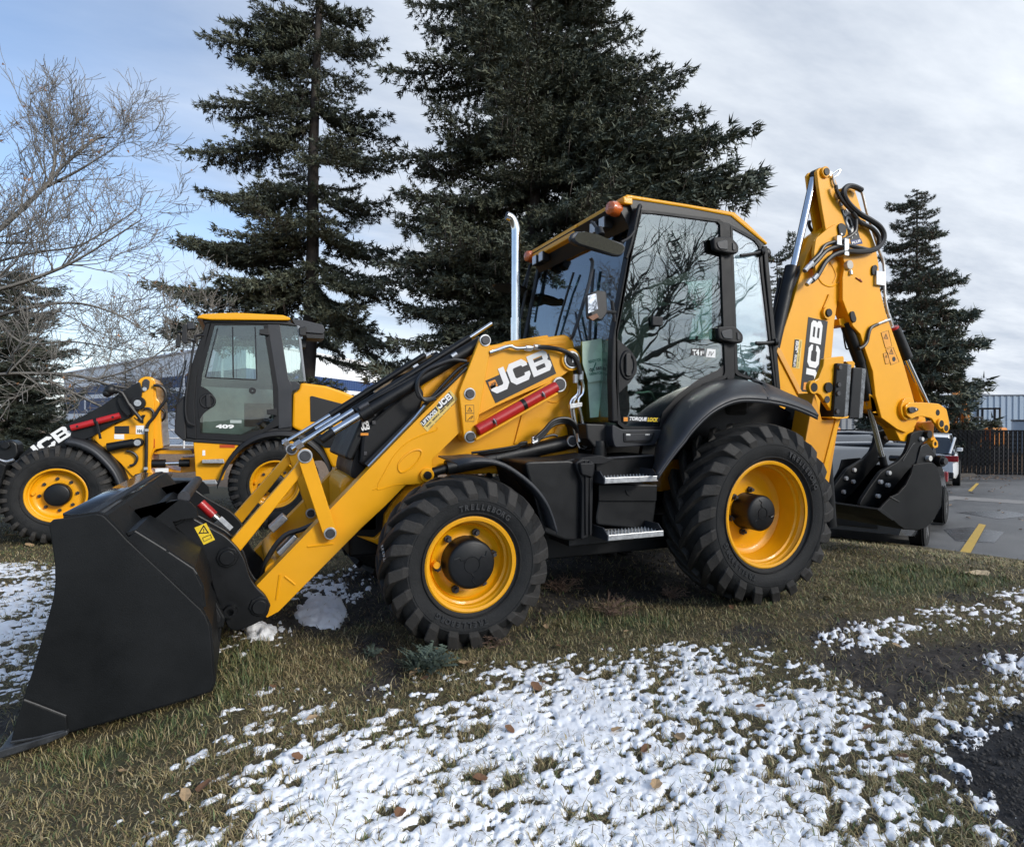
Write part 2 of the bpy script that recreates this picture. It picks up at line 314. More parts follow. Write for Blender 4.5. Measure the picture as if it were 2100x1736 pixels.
# ------------------------------------------------------------------ wheels
def make_wheel(parent, c, R, rr, wd, nl, hub_r, hub_out, disc, n_bolt, seed=0, lug_h=.035, mpt=False, words=('TRELLEBORG',), rot=0, nm='wheel'):
    """c = centre of the outer rim lip (outer face looks to -y); wd = tyre width"""
    wh = bpy.data.objects.new(nm, None); scene.collection.objects.link(wh); wh.location = c; wh.empty_display_size = .1; attach(wh, parent)
    wh.matrix_basis = Matrix.Translation(c) @ Matrix.Rotation(rot, 4, 'Y')
    pm = parent.matrix_basis
    wh.matrix_parent_inverse = pm.inverted()
    def loc(o): o.parent = wh; o.matrix_parent_inverse = Matrix.Identity(4)
    y0 = -.0; Rb = R-lug_h; h = wd/2; yc = h*.80                   # yc = tyre mid-plane, measured inwards from the lip
    half = [(0, Rb), (h*.35, Rb-.003), (h*.62, Rb-.012), (h*.80, Rb-.032), (h*.93, Rb-.07), (h*1.0, Rb-(Rb-rr)*.42), (h*.99, Rb-(Rb-rr)*.60), (h*.93, rr+(Rb-rr)*.22), (h*.84, rr+.022), (h*.80, rr-.004)]
    prof = [(yc-a, b) for a, b in half[::-1]]+[(yc+a, b) for a, b in half[1:]]
    bm = bmesh.new(); add_lathe(bm, prof, 80)
    for (q, rr_) in ((.975, .30), (.93, .70)): pass
    t = bm_obj('tyre', bm, RUB, None, True); loc(t)
    bm = bmesh.new()
    for fr, dy in ((.16, .94), (.52, .998)):
        rad = rr+(Rb-rr)*fr; add_lathe(bm, [(yc-h*dy+.004, rad-.006), (yc-h*dy-.003, rad-.002), (yc-h*dy-.003, rad+.002), (yc-h*dy+.004, rad+.006)], 80)
    o = bm_obj('sidewall_rib', bm, RUB, None, True); loc(o)
    # tread lugs: slanted blocks that run from the middle of the tread over the shoulder
    path = [(-.02, Rb), (h*.35, Rb-.003), (h*.62, Rb-.012), (h*.80, Rb-.032), (h*.93, Rb-.07), (h*.985, Rb-.07-(Rb-rr)*.14)]
    top = [(-.02, R), (h*.35, R-.002), (h*.66, R-.008), (h*.90, R-.022), (h*1.02, Rb-.062), (h*1.005, Rb-.07-(Rb-rr)*.16)]
    pitch = 2*PI/nl
    if mpt: sl = [0, .03, .06, .08, .09, .09]; wa = [.30, .32, .34, .34, .33, .28]
    else: sl = [0, .20, .36, .46, .52, .54]; wa = [.24, .26, .30, .36, .38, .34]
    for sgn in (-1, 1):
        v = []; f = []
        for i in range(6):
            tm = -sl[i]*(pitch/.30 if nl > 25 else 1)*.8; ww = wa[i]*pitch*.95
            for (yy, r_), dth in ((path[i], -ww*1.12), (top[i], -ww*.88), (top[i], ww*.88), (path[i], ww*1.12)):
                a = tm+dth*.72; v.append((r_*math.cos(a), yc+sgn*yy, r_*math.sin(a)))
        for i in range(5):
            k = i*4
            for j in range(3): f.append((k+j, k+j+1, k+4+j+1, k+4+j))
        f += [(0, 1, 2, 3), (20, 21, 22, 23)]
        bm = bmesh.new(); V = [bm.verts.new(p) for p in v]
        for q in f: bm.faces.new([V[i] for i in q])
        bmesh.ops.recalc_face_normals(bm, faces=bm.faces); bmesh.ops.bevel(bm, geom=[e for e in bm.edges if e.calc_face_angle(0) > .6], offset=.004, segments=1, affect='EDGES')
        me = bpy.data.meshes.new('tread_lug'); bm.to_mesh(me); bm.free(); me.materials.append(RUBT)
        for k in range(nl):
            o = bpy.data.objects.new('tread_lug', me); scene.collection.objects.link(o); loc(o)
            o.rotation_euler = (0, (k+(.5 if sgn > 0 else 0))*pitch, 0)
    # rim: one dished pressing
    d = disc
    rim = [(-.006, rr-.012), (-.010, rr+.004), (-.004, rr+.014), (.006, rr+.012), (.012, rr-.002), (.030, rr-.010), (.034, rr-.016), (.060, rr-.020), (.066, rr-.034), (d*.55+.03, rr-.038), (d*.6+.035, rr-.048), (d-.02, rr-.052), (d, rr-.075), (d+.006, rr-.10), (d-.004, rr-.13), (d, hub_r*1.05), (d+.02, .02)]
    bm = bmesh.new(); add_lathe(bm, rim[::-1], 64); add_lathe(bm, [(d+.03, .02), (d+.03, rr-.06), (.02, rr-.002)], 64)
    o = bm_obj('rim', bm, YEL, None, True, recalc=False); loc(o)
    bm = bmesh.new(); R_ = add_lathe(bm, [(hub_out+.0, .01), (hub_out, hub_r*.86), (hub_out+.008, hub_r*.96), (hub_out+.018, hub_r), (d*.6, hub_r), (d+.012, hub_r*1.04)], 40)
    bm.faces.new(R_[0]); o = bm_obj('hub_cap', bm, BLK, None, True); loc(o)
    bm = bmesh.new()
    if n_bolt < 8:
        for k in range(3):
            a = k*2.09+.6; add_tube(bm, [(hub_r*t*math.cos(a+s), hub_out-.001, hub_r*t*math.sin(a+s)) for t, s in ((.32, 0), (.5, .25), (.62, .1), (.80, .3))], .0035, 5, 3)
        add_lathe(bm, [(hub_out+.001, hub_r*.30), (hub_out-.004, hub_r*.31), (hub_out-.004, hub_r*.33), (hub_out+.001, hub_r*.34)], 30)
        o = bm_obj('hub_ridge', bm, BLK, None, True); loc(o)
    else: bm.free()
    rb = hub_r*1.22 if n_bolt < 8 else hub_r*1.42
    for k in range(n_bolt):
        a = k*2*PI/n_bolt+.35; x_, z_ = rb*math.cos(a), rb*math.sin(a)
        bm = bmesh.new(); add_cyl(bm, (x_, d+.004, z_), (x_, d-.022, z_), .023, n=6); add_cyl(bm, (x_, d-.02, z_), (x_, d-.046, z_), .012, n=10); o = bm_obj('wheel_bolt', bm, DST, None, True); loc(o)
    bm = bmesh.new(); a = 3.35; q = rr-.075; add_cyl(bm, (q*math.cos(a), d*.5, q*math.sin(a)), (q*math.cos(a), d+.01, q*math.sin(a)), .02, n=12); o = bm_obj('valve_guard', bm, YEL, None, True); loc(o)
    # raised name on the sidewall
    for wi, word in enumerate(words):
        vv = []; ff = []; rad = rr+(Rb-rr)*.34; hh = (Rb-rr)*.16; a0 = PI/2+.42-wi*PI+.3*seed; stp = hh*1.0/rad
        for i, ch in enumerate(word):
            if ch == ' ': continue
            me, lo, hi = text_mesh(ch, .03, 0, 0); co = [vtx.co for vtx in me.vertices]; k = len(vv); a = a0-i*stp
            for p in co:
                xx = (p.x-(lo[0]+hi[0])/2)*hh*1.25; zz = (p.y-lo[1])/(hi[1]-lo[1])*hh+rad-hh/2
                ra = math.hypot(xx, zz); aa = a-math.atan2(xx, zz); vv.append((ra*math.cos(aa), yc-h*.992-.004, ra*math.sin(aa)))
            ff += [tuple(k+i2 for i2 in pl.vertices) for pl in me.polygons]
        o = mesh_obj('raised_lettering', vv, ff, mat('letter_rubber', (.024, .025, .027), .5)); loc(o)
        s = o.modifiers.new('solid', 'SOLIDIFY'); s.thickness = .004; s.offset = 0
    return wh
# ================================================================== backhoe loader
BH = thing('backhoe_loader', (0, 0, 0), 'yellow and black backhoe loader in the foreground, its black front bucket resting on the grass', 'backhoe loader')
def P3(s, u, v, y): return aty(s, u, v, y)
# ---- chassis
box('chassis', (-2.75, -.30, .42), (1.3, .30, .86), BLK, BH, .02)
plate('belly_guard', [(-1.5, .36), (.6, .36), (.7, .62), (-1.6, .62)], -.62, .62, BLK, BH, .01)
cyl('front_axle', (-2.19, -.95, .5), (-2.19, .95, .5), .085, BLK, BH); cyl('rear_axle', (0, -.8, .65), (0, .8, .65), .13, BLK, BH)
plate('axle_bracket', side('D', [(10, 785), (150, 800), (215, 740), (225, 620), (300, 505), (400, 395), (560, 330), (700, 560), (520, 800), (300, 900)], -.34), -.34, .34, YEL, BH, .01)
# ---- wheels
make_wheel(BH, (-2.187, -1.10, .500), .503, .262, .36, 20, .142, -.012, .115, 6, 0, .034, words=('TRELLEBORG', 'TRELLEBORG'), rot=.2, nm='front_wheel')
make_wheel(BH, (-.002, -1.14, .657), .646, .366, .44, 22, .128, .045, .215, 6, 1, .038, words=('TRELLEBORG', 'TRELLEBORG'), rot=1.1, nm='rear_wheel')
def far_wheel(nm, c, R, rr, wd):
    h = wd/2; o = bpy.data.objects.new(nm, None); scene.collection.objects.link(o); o.location = c; attach(o, BH); o.matrix_parent_inverse = Matrix.Identity(4)
    t = lathe('tyre', [(-h*.8, rr), (-h, rr+(R-rr)*.4), (-h*.85, R-.05), (-h*.5, R-.03), (h*.5, R-.03), (h*.85, R-.05), (h, rr+(R-rr)*.4), (h*.8, rr)], RUB, None, 48); t.parent = o
    bm = bmesh.new()
    for k in range(20):
        for sg in (-1, 1):
            M = Matrix.Rotation(2*PI*(k+.25*sg)/20, 4, 'Y') @ Matrix.Rotation(.5*sg, 4, 'Z'); add_box(bm, (-.03, -h*.55+sg*h*.5, R-.045), (.03, h*.55+sg*h*.5, R-.002), M)
    l = bm_obj('tread', bm, RUBT); l.parent = o; l['kind'] = 'stuff'
    r = lathe('rim', [(-h*.5, .01), (-h*.5, rr-.03), (h*.5, rr-.03), (h*.5, .01)], YEL, None, 40); r.parent = o
far_wheel('front_wheel', (-2.187, .98, .498), .515, .262, .36); far_wheel('rear_wheel', (0, .95, .655), .665, .366, .44)

# chalk number written on the front tyre's tread
q = atx('D', 238, 968, -2.705); q.x = -2.709
o = put_text('T6232', (0, 0), (.085, 0), .028, 0, WHT, BH, bold=.0, name='chalk_mark'); o.data.transform(Matrix.Translation(q) @ Matrix.Rotation(math.radians(-80), 4, 'Z') @ Matrix.Rotation(math.radians(62), 4, 'Y') @ Matrix.Rotation(PI, 4, 'Y'))
# ---- bonnet, nose and side panels
top = side('C', [(600, 640), (760, 520), (960, 385), (1140, 325), (1400, 285), (1740, 240), (1795, 285), (1810, 390)], -.42)
hood = top+side('C', [(1815, 700), (1830, 1195), (1430, 1260), (1400, 1320), (690, 1330), (700, 1180), (640, 1000), (600, 830)], -.42)
plate('bonnet', hood, -.42, .42, YEL, BH, .035, rnd=.03)
plate('bonnet_lid', [(x, z+.002) for x, z in side('C', [(1150, 350), (1260, 300), (1590, 248), (1600, 262), (1590, 300), (1300, 330)], -.40)], -.40, .40, YEL, BH, .012)
plate('bonnet_louvre', side('C', [(1480, 318), (1600, 296), (1740, 292), (1720, 322), (1520, 330)], -.425), -.425, -.40, YEL, BH, .006)
plate('radiator_cowl', side('C', [(130, 1250), (250, 1285), (600, 830), (640, 700), (600, 630), (430, 740), (240, 900), (150, 1020)], -.43), -.43, .43, PLA, BH, .02, rnd=.03)
plate('front_grille', side('C', [(15, 1195), (70, 1225), (200, 960), (330, 800), (260, 760), (150, 880), (60, 1090)], -.41), -.41, .41, PLA, BH, .018, rnd=.02)
plate('grille_column', side('C', [(50, 1300), (60, 1350), (150, 1355), (180, 1200), (260, 900), (170, 900), (110, 1040)], -.30), -.36, .36, PLA, BH, .02, rnd=.02)
for a, b in (((165, 1165), (190, 1180)), ((228, 925), (258, 940)), ((238, 860), (262, 872))):
    p = side('C', [a, b], -.436); box('cowl_catch', (p[0][0], -.436, p[0][1]-.012), (p[1][0], -.428, p[0][1]+.012), DST, BH, .003)
block_logo(*side('C', [(150, 990), (213, 975)], -.434), .055, -.434, WHT, BH)
box('logo_underline', (aty('C', 140, 1010, -.434).x, -.434, aty('C', 140, 1015, -.434).z-.008), (aty('C', 200, 1010, -.434).x, -.432, aty('C', 140, 1015, -.434).z+.008), ORG, BH, 0)
# front crossmember / counterweight nose seen between the arms
plate('nose_casting', side('B', [(1090, 1080), (1085, 1010), (1120, 960), (1180, 950), (1240, 905), (1330, 900), (1330, 1300), (1100, 1310)], -.3), -.3, .3, YEL, BH, .03, rnd=.04)
plate('side_panel', side('C', [(690, 1120), (1100, 900), (1420, 800), (1815, 560), (1830, 1190), (1420, 1250), (690, 1330)], -.44), -.44, -.41, YEL, BH, .006)
plate('panel_rib', side('C', [(1330, 1090), (1350, 1090), (1420, 830), (1400, 820)], -.452), -.452, -.43, YEL, BH, .005)
plate('panel_rib', side('C', [(1395, 1250), (1410, 1250), (1418, 1110), (1400, 1110)], -.452), -.452, -.43, YEL, BH, .005)
for a, b in (((1440, 700), (1400, 690)),): pass
tube('weld_seam', [P3('C', u, v, -.442) for u, v in ((1590, 760), (1650, 772), (1700, 740), (1750, 690), (1765, 640))], .004, YELD, BH, 6)
lathe('headlamp_boss', [(-.46, .01), (-.46, .05), (-.452, .062), (-.43, .062)], YEL, BH, 24, (P3('C', 1700, 1010, -.45).x, 0, P3('C', 1700, 1010, -.45).z))

# ---- loader arms: near arm whole outline, far arm the same outline mirrored
arm = [('B', 583, 1617), ('B', 820, 1372), ('C', 200, 1290), ('C', 560, 920), ('C', 790, 690), ('C', 985, 490), ('C', 1140, 385), ('C', 1300, 352), ('C', 1500, 345), ('C', 1700, 352), ('C', 1785, 385), ('C', 1818, 440), ('C', 1808, 490),
       ('C', 1660, 590), ('C', 1400, 700), ('C', 1180, 800), ('C', 1060, 862), ('C', 1000, 940), ('C', 920, 988), ('C', 740, 1165), ('C', 695, 1205), ('C', 692, 1340), ('C', 640, 1388), ('C', 590, 1400), ('C', 490, 1407), ('C', 330, 1570), ('C', 150, 1736), ('A', 1530, 895), ('A', 1465, 930), ('A', 1435, 900), ('A', 1405, 760)]
armp = side(None, arm, -.56)
plate('loader_arm', armp, -.56, -.45, YEL, BH, .006); plate('loader_arm', armp, .45, .56, YEL, BH, .006)
tower = side('C', [(1066, 272), (1080, 252), (1105, 243), (1130, 252), (1146, 280), (1140, 400), (1060, 860), (1036, 1000), (1034, 1050), (1010, 1075), (982, 1080), (955, 1068), (940, 1030), (912, 780), (903, 690), (920, 640), (985, 480)], -.60)
plate('tower_plate', tower, -.600, -.562, YEL, BH, .006); plate('tower_plate', tower, .562, .60, YEL, BH, .006)
plate('tower_plate', tower, -.448, -.41, YEL, BH, .006)
for u, v in ((1105, 288), (985, 702), (988, 1036)): pin(BH, 'C', u, v, -.60, .030)
c = P3('C', 1765, 440, -.56); cyl('pivot_boss', (c.x, -.55, c.z), (c.x, -.580, c.z), .078, YEL, BH, n=32, bevel=.004); cyl('washer', (c.x, -.575, c.z), (c.x, -.588, c.z), .062, STL, BH, n=28, bevel=.003); cyl('pivot_pin', (c.x, -.57, c.z), (c.x, -.597, c.z), .048, BLK, BH, n=28, bevel=.003)
box('pin_slot', (c.x-.006, -.6, c.z-.022), (c.x+.006, -.596, c.z+.022), STL, BH, .001)
# welded gusset edge and pressed oval on the arm
tube('weld_seam', [P3('C', u, v, -.560) for u, v in ((232, 1447), (268, 1427), (280, 1390), (330, 1300), (400, 1180), (500, 1080), (620, 1020), (722, 985), (735, 960))], .0045, YEL, BH, 6)
tube('weld_seam', [P3('C', u, v, -.560) for u, v in ((268, 1427), (285, 1443), (400, 1410), (500, 1400))], .0045, YEL, BH, 6)
ov = [P3('C', u, v, -.562) for u, v in ((432, 1285), (436, 1240), (480, 1185), (540, 1145), (590, 1135), (612, 1155), (600, 1195), (560, 1250), (500, 1295), (455, 1310), (432, 1285))]
tube('pressed_oval', ov, .006, YEL, BH, 6); 
for a, b in (((895, 1378), (1050, 1360)), ((728, 1545), (708, 1695)), ((757, 1555), (820, 1605))):
    tube('weld_bead', [P3('B', *a, -.560), P3('B', *b, -.560)], .007, YEL, BH, 6, 0)
c = P3('C', 650, 1330, -.56); cyl('pivot_boss', (c.x, -.54, c.z), (c.x, -.585, c.z), .045, YEL, BH, n=24, bevel=.004); cyl('pivot_pin', (c.x, -.57, c.z), (c.x, -.60, c.z), .026, BLK, BH, n=20, bevel=.003)
# arm cross tube and hoses at the bottom
q = P3('A', 1390, 790, -.5); cyl('cross_tube', (q.x+.12, -.45, q.z+.10), (q.x+.12, .45, q.z+.10), .055, YEL, BH)
# cross tie box on the arms (pipes clamps: silver manifolds)
for s_, pts, y in (('B', [(660, 1268), (690, 1298), (780, 1215), (748, 1187)], .30), ('B', [(708, 1415), (738, 1445), (845, 1335), (815, 1307)], -.40)):
    plate('manifold_block', side(s_, pts, y), y, y+.12, STL, BH, .006)
for y, r in ((-.34, .016), (-.30, .013), (-.37, .012)):
    tube('hydraulic_hose', [P3('B', 610, 1580, y), P3('B', 640, 1480, y), P3('B', 690, 1390, y), P3('B', 730, 1340, y), P3('B', 780, 1300, y), P3('B', 860, 1275, y), P3('B', 950, 1235, y)], r, HOSE, BH)

# ---- tilt ram and level indicator rods
def ram(y, u0, v0, u1, v1, s0, s1, R, m=BLK, name='ram_cylinder'): return cyl(name, P3(s0, u0, v0, y), P3(s1, u1, v1, y), R, m, BH, n=28, bevel=.004)
ram(-.505, 1075, 300, 175, 845, 'C', 'C', .042); ram(-.505, 215, 822, 130, 872, 'C', 'C', .050, name='ram_gland')
ram(-.505, 150, 860, -80, 1000, 'C', 'C', .024, CHR, 'ram_rod'); ram(-.505, -70, 992, -170, 1062, 'C', 'C', .026, BLK, 'ram_eye')
# far ram, same place on the other arm
A_ = P3('C', 1075, 300, -.505); B_ = P3('C', 175, 845, -.505); D_ = P3('C', -80, 1000, -.505); F_ = P3('C', -170, 1062, -.505)
def far(p, y=.505): return Vector((p.x, y, p.z))
cyl('ram_cylinder', far(A_), far(B_), .042, BLK, BH, n=24); cyl('ram_rod', far(B_), far(D_), .024, CHR, BH); cyl('ram_eye', far(D_), far(F_), .026, BLK, BH)
# two parallel-lift indicator rods, black guide tubes with bare tips
r1 = [P3('B', 745, 765, -.30), P3('B', 1035, 588, -.30)]; g1 = [P3('B', 1030, 590, -.30), P3('C', 640, 400, -.30)]
cyl('guide_rod', r1[0], r1[1], .0125, CHR, BH); cyl('guide_tube', g1[0], g1[1], .020, BLK, BH)
for k in (.02, .06): p = r1[0].lerp(r1[1], k); d = (r1[1]-r1[0]).normalized(); cyl('lock_nut', p, p+d*.018, .024, STL, BH, n=6)
r2 = [P3('B', 800, 795, -.46), P3('B', 1172, 560, -.46)]; g2 = [P3('B', 1168, 563, -.46), P3('C', 985, 268, -.46)]
cyl('guide_rod', r2[0], r2[1], .016, CHR, BH); cyl('guide_tube', g2[0], g2[1], .021, BLK, BH); cyl('guide_rod', g2[1], P3('C', 1155, 156, -.46), .013, CHR, BH)
for k in (.06, .11): p = r2[0].lerp(r2[1], k); d = (r2[1]-r2[0]).normalized(); cyl('lock_nut', p, p+d*.022, .030, STL, BH, n=6)
for a, b, y, r in ((('C', -10, 880), ('C', 960, 275), -.38, .017), (('C', -20, 850), ('C', 700, 400), -.2, .016), (('C', 120, 805), ('C', 1000, 330), -.52, .010)):
    cyl('hydraulic_pipe', P3(*a, y), P3(*b, y), r, BLK, BH)
for u, v, y in ((865, 405, -.545), (565, 490, -.30), (180, 790, -.54), (150, 806, -.54), (660, 405, -.3)):
    p = P3('C', u, v, y); d = (P3('C', 1040, 318, y)-P3('C', 130, 870, y)).normalized(); cyl('pipe_fitting', p-d*.02, p+d*.02, .017, STL if u > 300 else DST, BH, n=8)
tube('brass_pipe', [P3('C', u, v, -.26) for u, v in ((560, 495), (480, 530), (390, 570), (350, 620), (270, 665), (250, 695))], .012, mat('worn_steel', (.45, .36, .26), .4, metal=.5, var=.3), BH)
tube('hydraulic_hose', [P3('C', u, v, -.57) for u, v in ((960, 450), (860, 440), (760, 470), (650, 520), (590, 590), (575, 680), (610, 735), (690, 735), (760, 690), (860, 600), (960, 500))], .012, HOSE, BH)
tube('hydraulic_hose', [P3('C', u, v, -.575) for u, v in ((620, 540), (585, 610), (590, 690), (640, 755), (720, 740))], .011, HOSE, BH)
tube('hydraulic_hose', [P3('C', u, v, -.53) for u, v in ((980, 465), (900, 510), (800, 610), (700, 720), (620, 800))], .011, HOSE, BH)
# chrome pipe that follows the arm's upper edge
tube('steel_pipe', [P3('C', u, v, -.535) for u, v in ((640, 790), (560, 890), (350, 1110), (200, 1265))], .0125, CHR, BH, 8, 0)
tube('hydraulic_hose', [P3('C', u, v, -.53) for u, v in ((700, 720), (640, 790), (540, 890), (380, 1050), (180, 1250))], .011, HOSE, BH, 8, 2)

# ---- bell crank, tilt links
bc = [(845, 880), (838, 830), (855, 796), (885, 787), (912, 802), (925, 840), (1068, 1280), (1070, 1318), (1040, 1340), (1005, 1335), (986, 1300)]
bcp = side('B', bc, -.615)
plate('bell_crank', roundpoly(bcp, .02), -.615, -.585, YEL, BH, .004); plate('bell_crank', roundpoly(bcp, .02), .44, .47, YEL, BH, .004); plate('bell_crank', roundpoly(bcp, .02), .585, .615, YEL, BH, .004)
pin(BH, 'B', 880, 836, -.615, .032); pin(BH, 'B', 1030, 1298, -.615, .028); pin(BH, 'B', 914, 1178, .44, .028); pin(BH, 'B', 800, 795, .43, .032)
lk = side('B', [(815, 900), (850, 845), (880, 870), (855, 945), (492, 1397), (432, 1337)], -.52)
plate('tilt_link', lk, -.57, -.50, YEL, BH, .006); plate('tilt_link', lk, .47, .54, YEL, BH, .006)
# ---- quick hitch
qh = side('A', [(915, 352), (940, 328), (985, 326), (1060, 380), (1240, 478), (1310, 548), (1345, 610), (1370, 700), (1402, 752), (1465, 812), (1482, 870), (1465, 920), (1400, 960), (1300, 1000), (1255, 985), (1215, 900), (1170, 760), (1130, 620), (1075, 530), (965, 435), (920, 395)], -.60)
plate('hitch_plate', roundpoly(qh, .03), -.62, -.575, BLK, BH, .006); plate('hitch_plate', roundpoly(qh, .03), .40, .445, BLK, BH, .006); plate('hitch_plate', roundpoly(qh, .03), -.44, -.41, BLK, BH, .006)
for u, v in ((960, 365), (1248, 597), (1425, 866)):
    pin(BH, 'A', u, v, -.62, .040, None, BLK, .03); p = P3('A', u, v, -.62); cyl('washer', (p.x, -.60, p.z), (p.x, -.632, p.z), .058, BLK, BH, n=8, bevel=.003)
p = P3('A', 1265, 890, -.62); lathe('eye_ring', [(-.66, .018), (-.66, .034), (-.61, .036)], BLK, BH, 24, (p.x, 0, p.z), False)
p = P3('A', 1015, 262, -.5); cyl('hitch_tube', (p.x, -.55, p.z), (p.x, .44, p.z), .032, DST, BH)
p = P3('A', 1248, 640, -.5); cyl('hitch_tube', (p.x, -.58, p.z), (p.x, .44, p.z), .04, BLK, BH)
p = P3('A', 1330, 860, -.5); cyl('hitch_tube', (p.x, -.58, p.z), (p.x, .44, p.z), .05, BLK, BH)
decal('warning_decal', 'A', [(1067, 436), (1131, 410), (1180, 502), (1118, 530)], -.6225, WYEL, BH)
triangle_sign('A', (1118, 452), .026, -.6235, BH)
tube('manual_symbol', [P3('A', u, v, -.6235) for u, v in ((1112, 492), (1120, 512), (1142, 500), (1162, 492), (1155, 474), (1135, 482), (1112, 492))], .002, INK, BH, 4, 0)
a = P3('A', 1100, 300, .1); b = P3('A', 1260, 450, .1)
cyl('lock_cylinder', a, a.lerp(b, .45), .030, RED, BH); cyl('lock_cylinder', a.lerp(b, .2), a.lerp(b, .75), .022, CHR, BH); cyl('lock_valve', a.lerp(b, .6), b, .035, STL, BH, n=6)

# ---- front bucket
bs = [(268, 415), (290, 392), (345, 386), (528, 360), (560, 366), (578, 378), (640, 440), (700, 505), (900, 690), (1075, 858), (1105, 885), (1128, 920), (1150, 975), (1160, 1080), (1174, 1290), (1160, 1334), (1000, 1385), (700, 1470), (372, 1562), (55, 1622), (125, 1380), (180, 1215), (250, 980), (292, 820), (302, 740), (300, 640), (284, 520), (270, 440)]
bsp = side('A', bs, -1.165)
plate('bucket_side', bsp, -1.165, -1.147, BKT, BH, .005); plate('bucket_side', bsp, 1.147, 1.165, BKT, BH, .005)
backp = side('A', [(345, 386), (528, 361), (578, 379), (700, 506), (900, 692), (1105, 888), (1150, 980), (1172, 1290), (1158, 1330), (1000, 1382), (700, 1466), (372, 1557), (0, 1690)], -1.16)
bk = bpy.data.objects
strip('bucket_shell', [(x, -1.15, z) for x, z in backp], [(x, 1.15, z) for x, z in backp], .018, BKT, BH, False)
ed = side('A', [(-10, 1660), (370, 1548), (374, 1572), (260, 1622), (0, 1705), (-25, 1690)], -1.19)
plate('cutting_edge', ed, -1.19, 1.19, mat('worn_edge', (.035, .037, .04), .5, metal=.3, var=.5, vscale=12), BH, .006)
plate('bucket_cheek', side('A', [(132, 1378), (365, 1470), (372, 1562), (60, 1612), (88, 1500)], -1.172), -1.178, -1.166, BKT, BH, .004)
WORN = mat('worn_edge_bright', (.07, .068, .066), .6, metal=.2, var=.5, vscale=40)
tube('weld_bead', [P3('A', u, v, -1.178) for u, v in ((132, 1380), (200, 1405), (290, 1440), (362, 1468))], .004, WORN, BH, 6)
tube('weld_bead', [P3('A', u, v, -1.180) for u, v in ((60, 1612), (200, 1588), (330, 1556), (366, 1556))], .006, mat('worn_edge', (0, 0, 0)), BH, 6)
# ribs, hooks and pocket on the bucket's back
ear = side('A', [(575, 380), (702, 500), (704, 318), (716, 312), (742, 345), (790, 362), (850, 352), (880, 318), (930, 288), (985, 280), (1040, 292), (1080, 330), (1088, 375), (1010, 385), (950, 400), (965, 440), (1050, 560), (1120, 700), (1160, 830), (1110, 885)], -.66)
plate('bucket_ear', ear, -.68, -.645, BKT, BH, .006); plate('bucket_ear', ear, .46, .495, BKT, BH, .006); 
strip('back_stiffener', [P3('A', u, v, -1.14) for u, v in ((700, 470), (745, 455), (910, 560), (1060, 660), (1110, 760), (1122, 870))], [Vector((P3('A', u, v, -1.14).x, 1.14, P3('A', u, v, -1.14).z)) for u, v in ((700, 470), (745, 455), (910, 560), (1060, 660), (1110, 760), (1122, 870))], .016, BKT, BH, False)
tube('weld_bead', [P3('A', u, v, -1.142) for u, v in ((740, 456), (910, 562))], .005, WORN, BH, 6, 0)
tube('weld_bead', [P3('A', u, v, -1.142) for u, v in ((925, 572), (1060, 662), (1080, 690))], .004, WORN, BH, 6, 0)
plate('hitch_pocket', side('A', [(1128, 838), (1180, 830), (1236, 930), (1228, 985), (1165, 1005), (1140, 940)], -.72), -.72, -.66, BKT, BH, .01)
plate('pocket_hole', side('A', [(1140, 868), (1180, 862), (1212, 930), (1206, 955), (1165, 965)], -.723), -.7225, -.715, ASP, BH, .003)
plate('hitch_foot', side('A', [(1165, 1000), (1215, 985), (1205, 1060), (1175, 1110), (1160, 1060)], -.70), -.70, -.66, BKT, BH, .006)
plate('stiffener_end', side('A', [(690, 500), (745, 455), (910, 560), (1060, 660), (1110, 760), (1122, 870), (1105, 888), (900, 692)], -1.14), -1.146, -1.13, BKT, BH, .003)
# sheet on top of the bucket lip
strip('bucket_lip', [P3('A', u, v, -1.12)+Vector((0, 0, .016)) for u, v in ((345, 384), (575, 374))], [Vector((P3('A', u, v, -1.12).x, 1.12, P3('A', u, v, -1.12).z+.016)) for u, v in ((345, 384), (575, 374))], .012, mat('wet_black', (.010, .011, .012), .12, coat=.7, var=.3), BH)

# ---- red safety strut in its yellow channel
plate('strut_link', roundpoly(side('C', [(985, 1082), (1030, 1062), (1720, 668), (1722, 620), (1690, 590), (1650, 588), (1240, 812), (1055, 925), (960, 1000), (950, 1050)], -.575), .02), -.575, -.562, YEL, BH, .004)
a = P3('C', 1042, 985, -.615); b = P3('C', 1655, 645, -.615); cyl('safety_strut', a, b, .0375, RED, BH, n=28, bevel=.004)
plate('strut_flange', side('C', [(1035, 1048), (1665, 690), (1672, 705), (1035, 1066)], -.655), -.655, -.575, YEL, BH, .003)
for u, v in ((1388, 795),): p = a.lerp(b, .57); d = (b-a).normalized(); cyl('strut_band', p-d*.014, p+d*.014, .0395, BLK, BH, n=28)
for k in (.19, .80):
    p = a.lerp(b, k); cyl('strut_hole', (p.x, -.640, p.z), (p.x, -.6545, p.z), .014, ASP, BH, n=16); tube('split_pin', [(p.x-.012, -.66, p.z+.02), (p.x, -.668, p.z), (p.x+.010, -.66, p.z-.022)], .004, STL, BH, 6)
pin(BH, 'C', 1680, 630, -.585, .040, STL, DST)
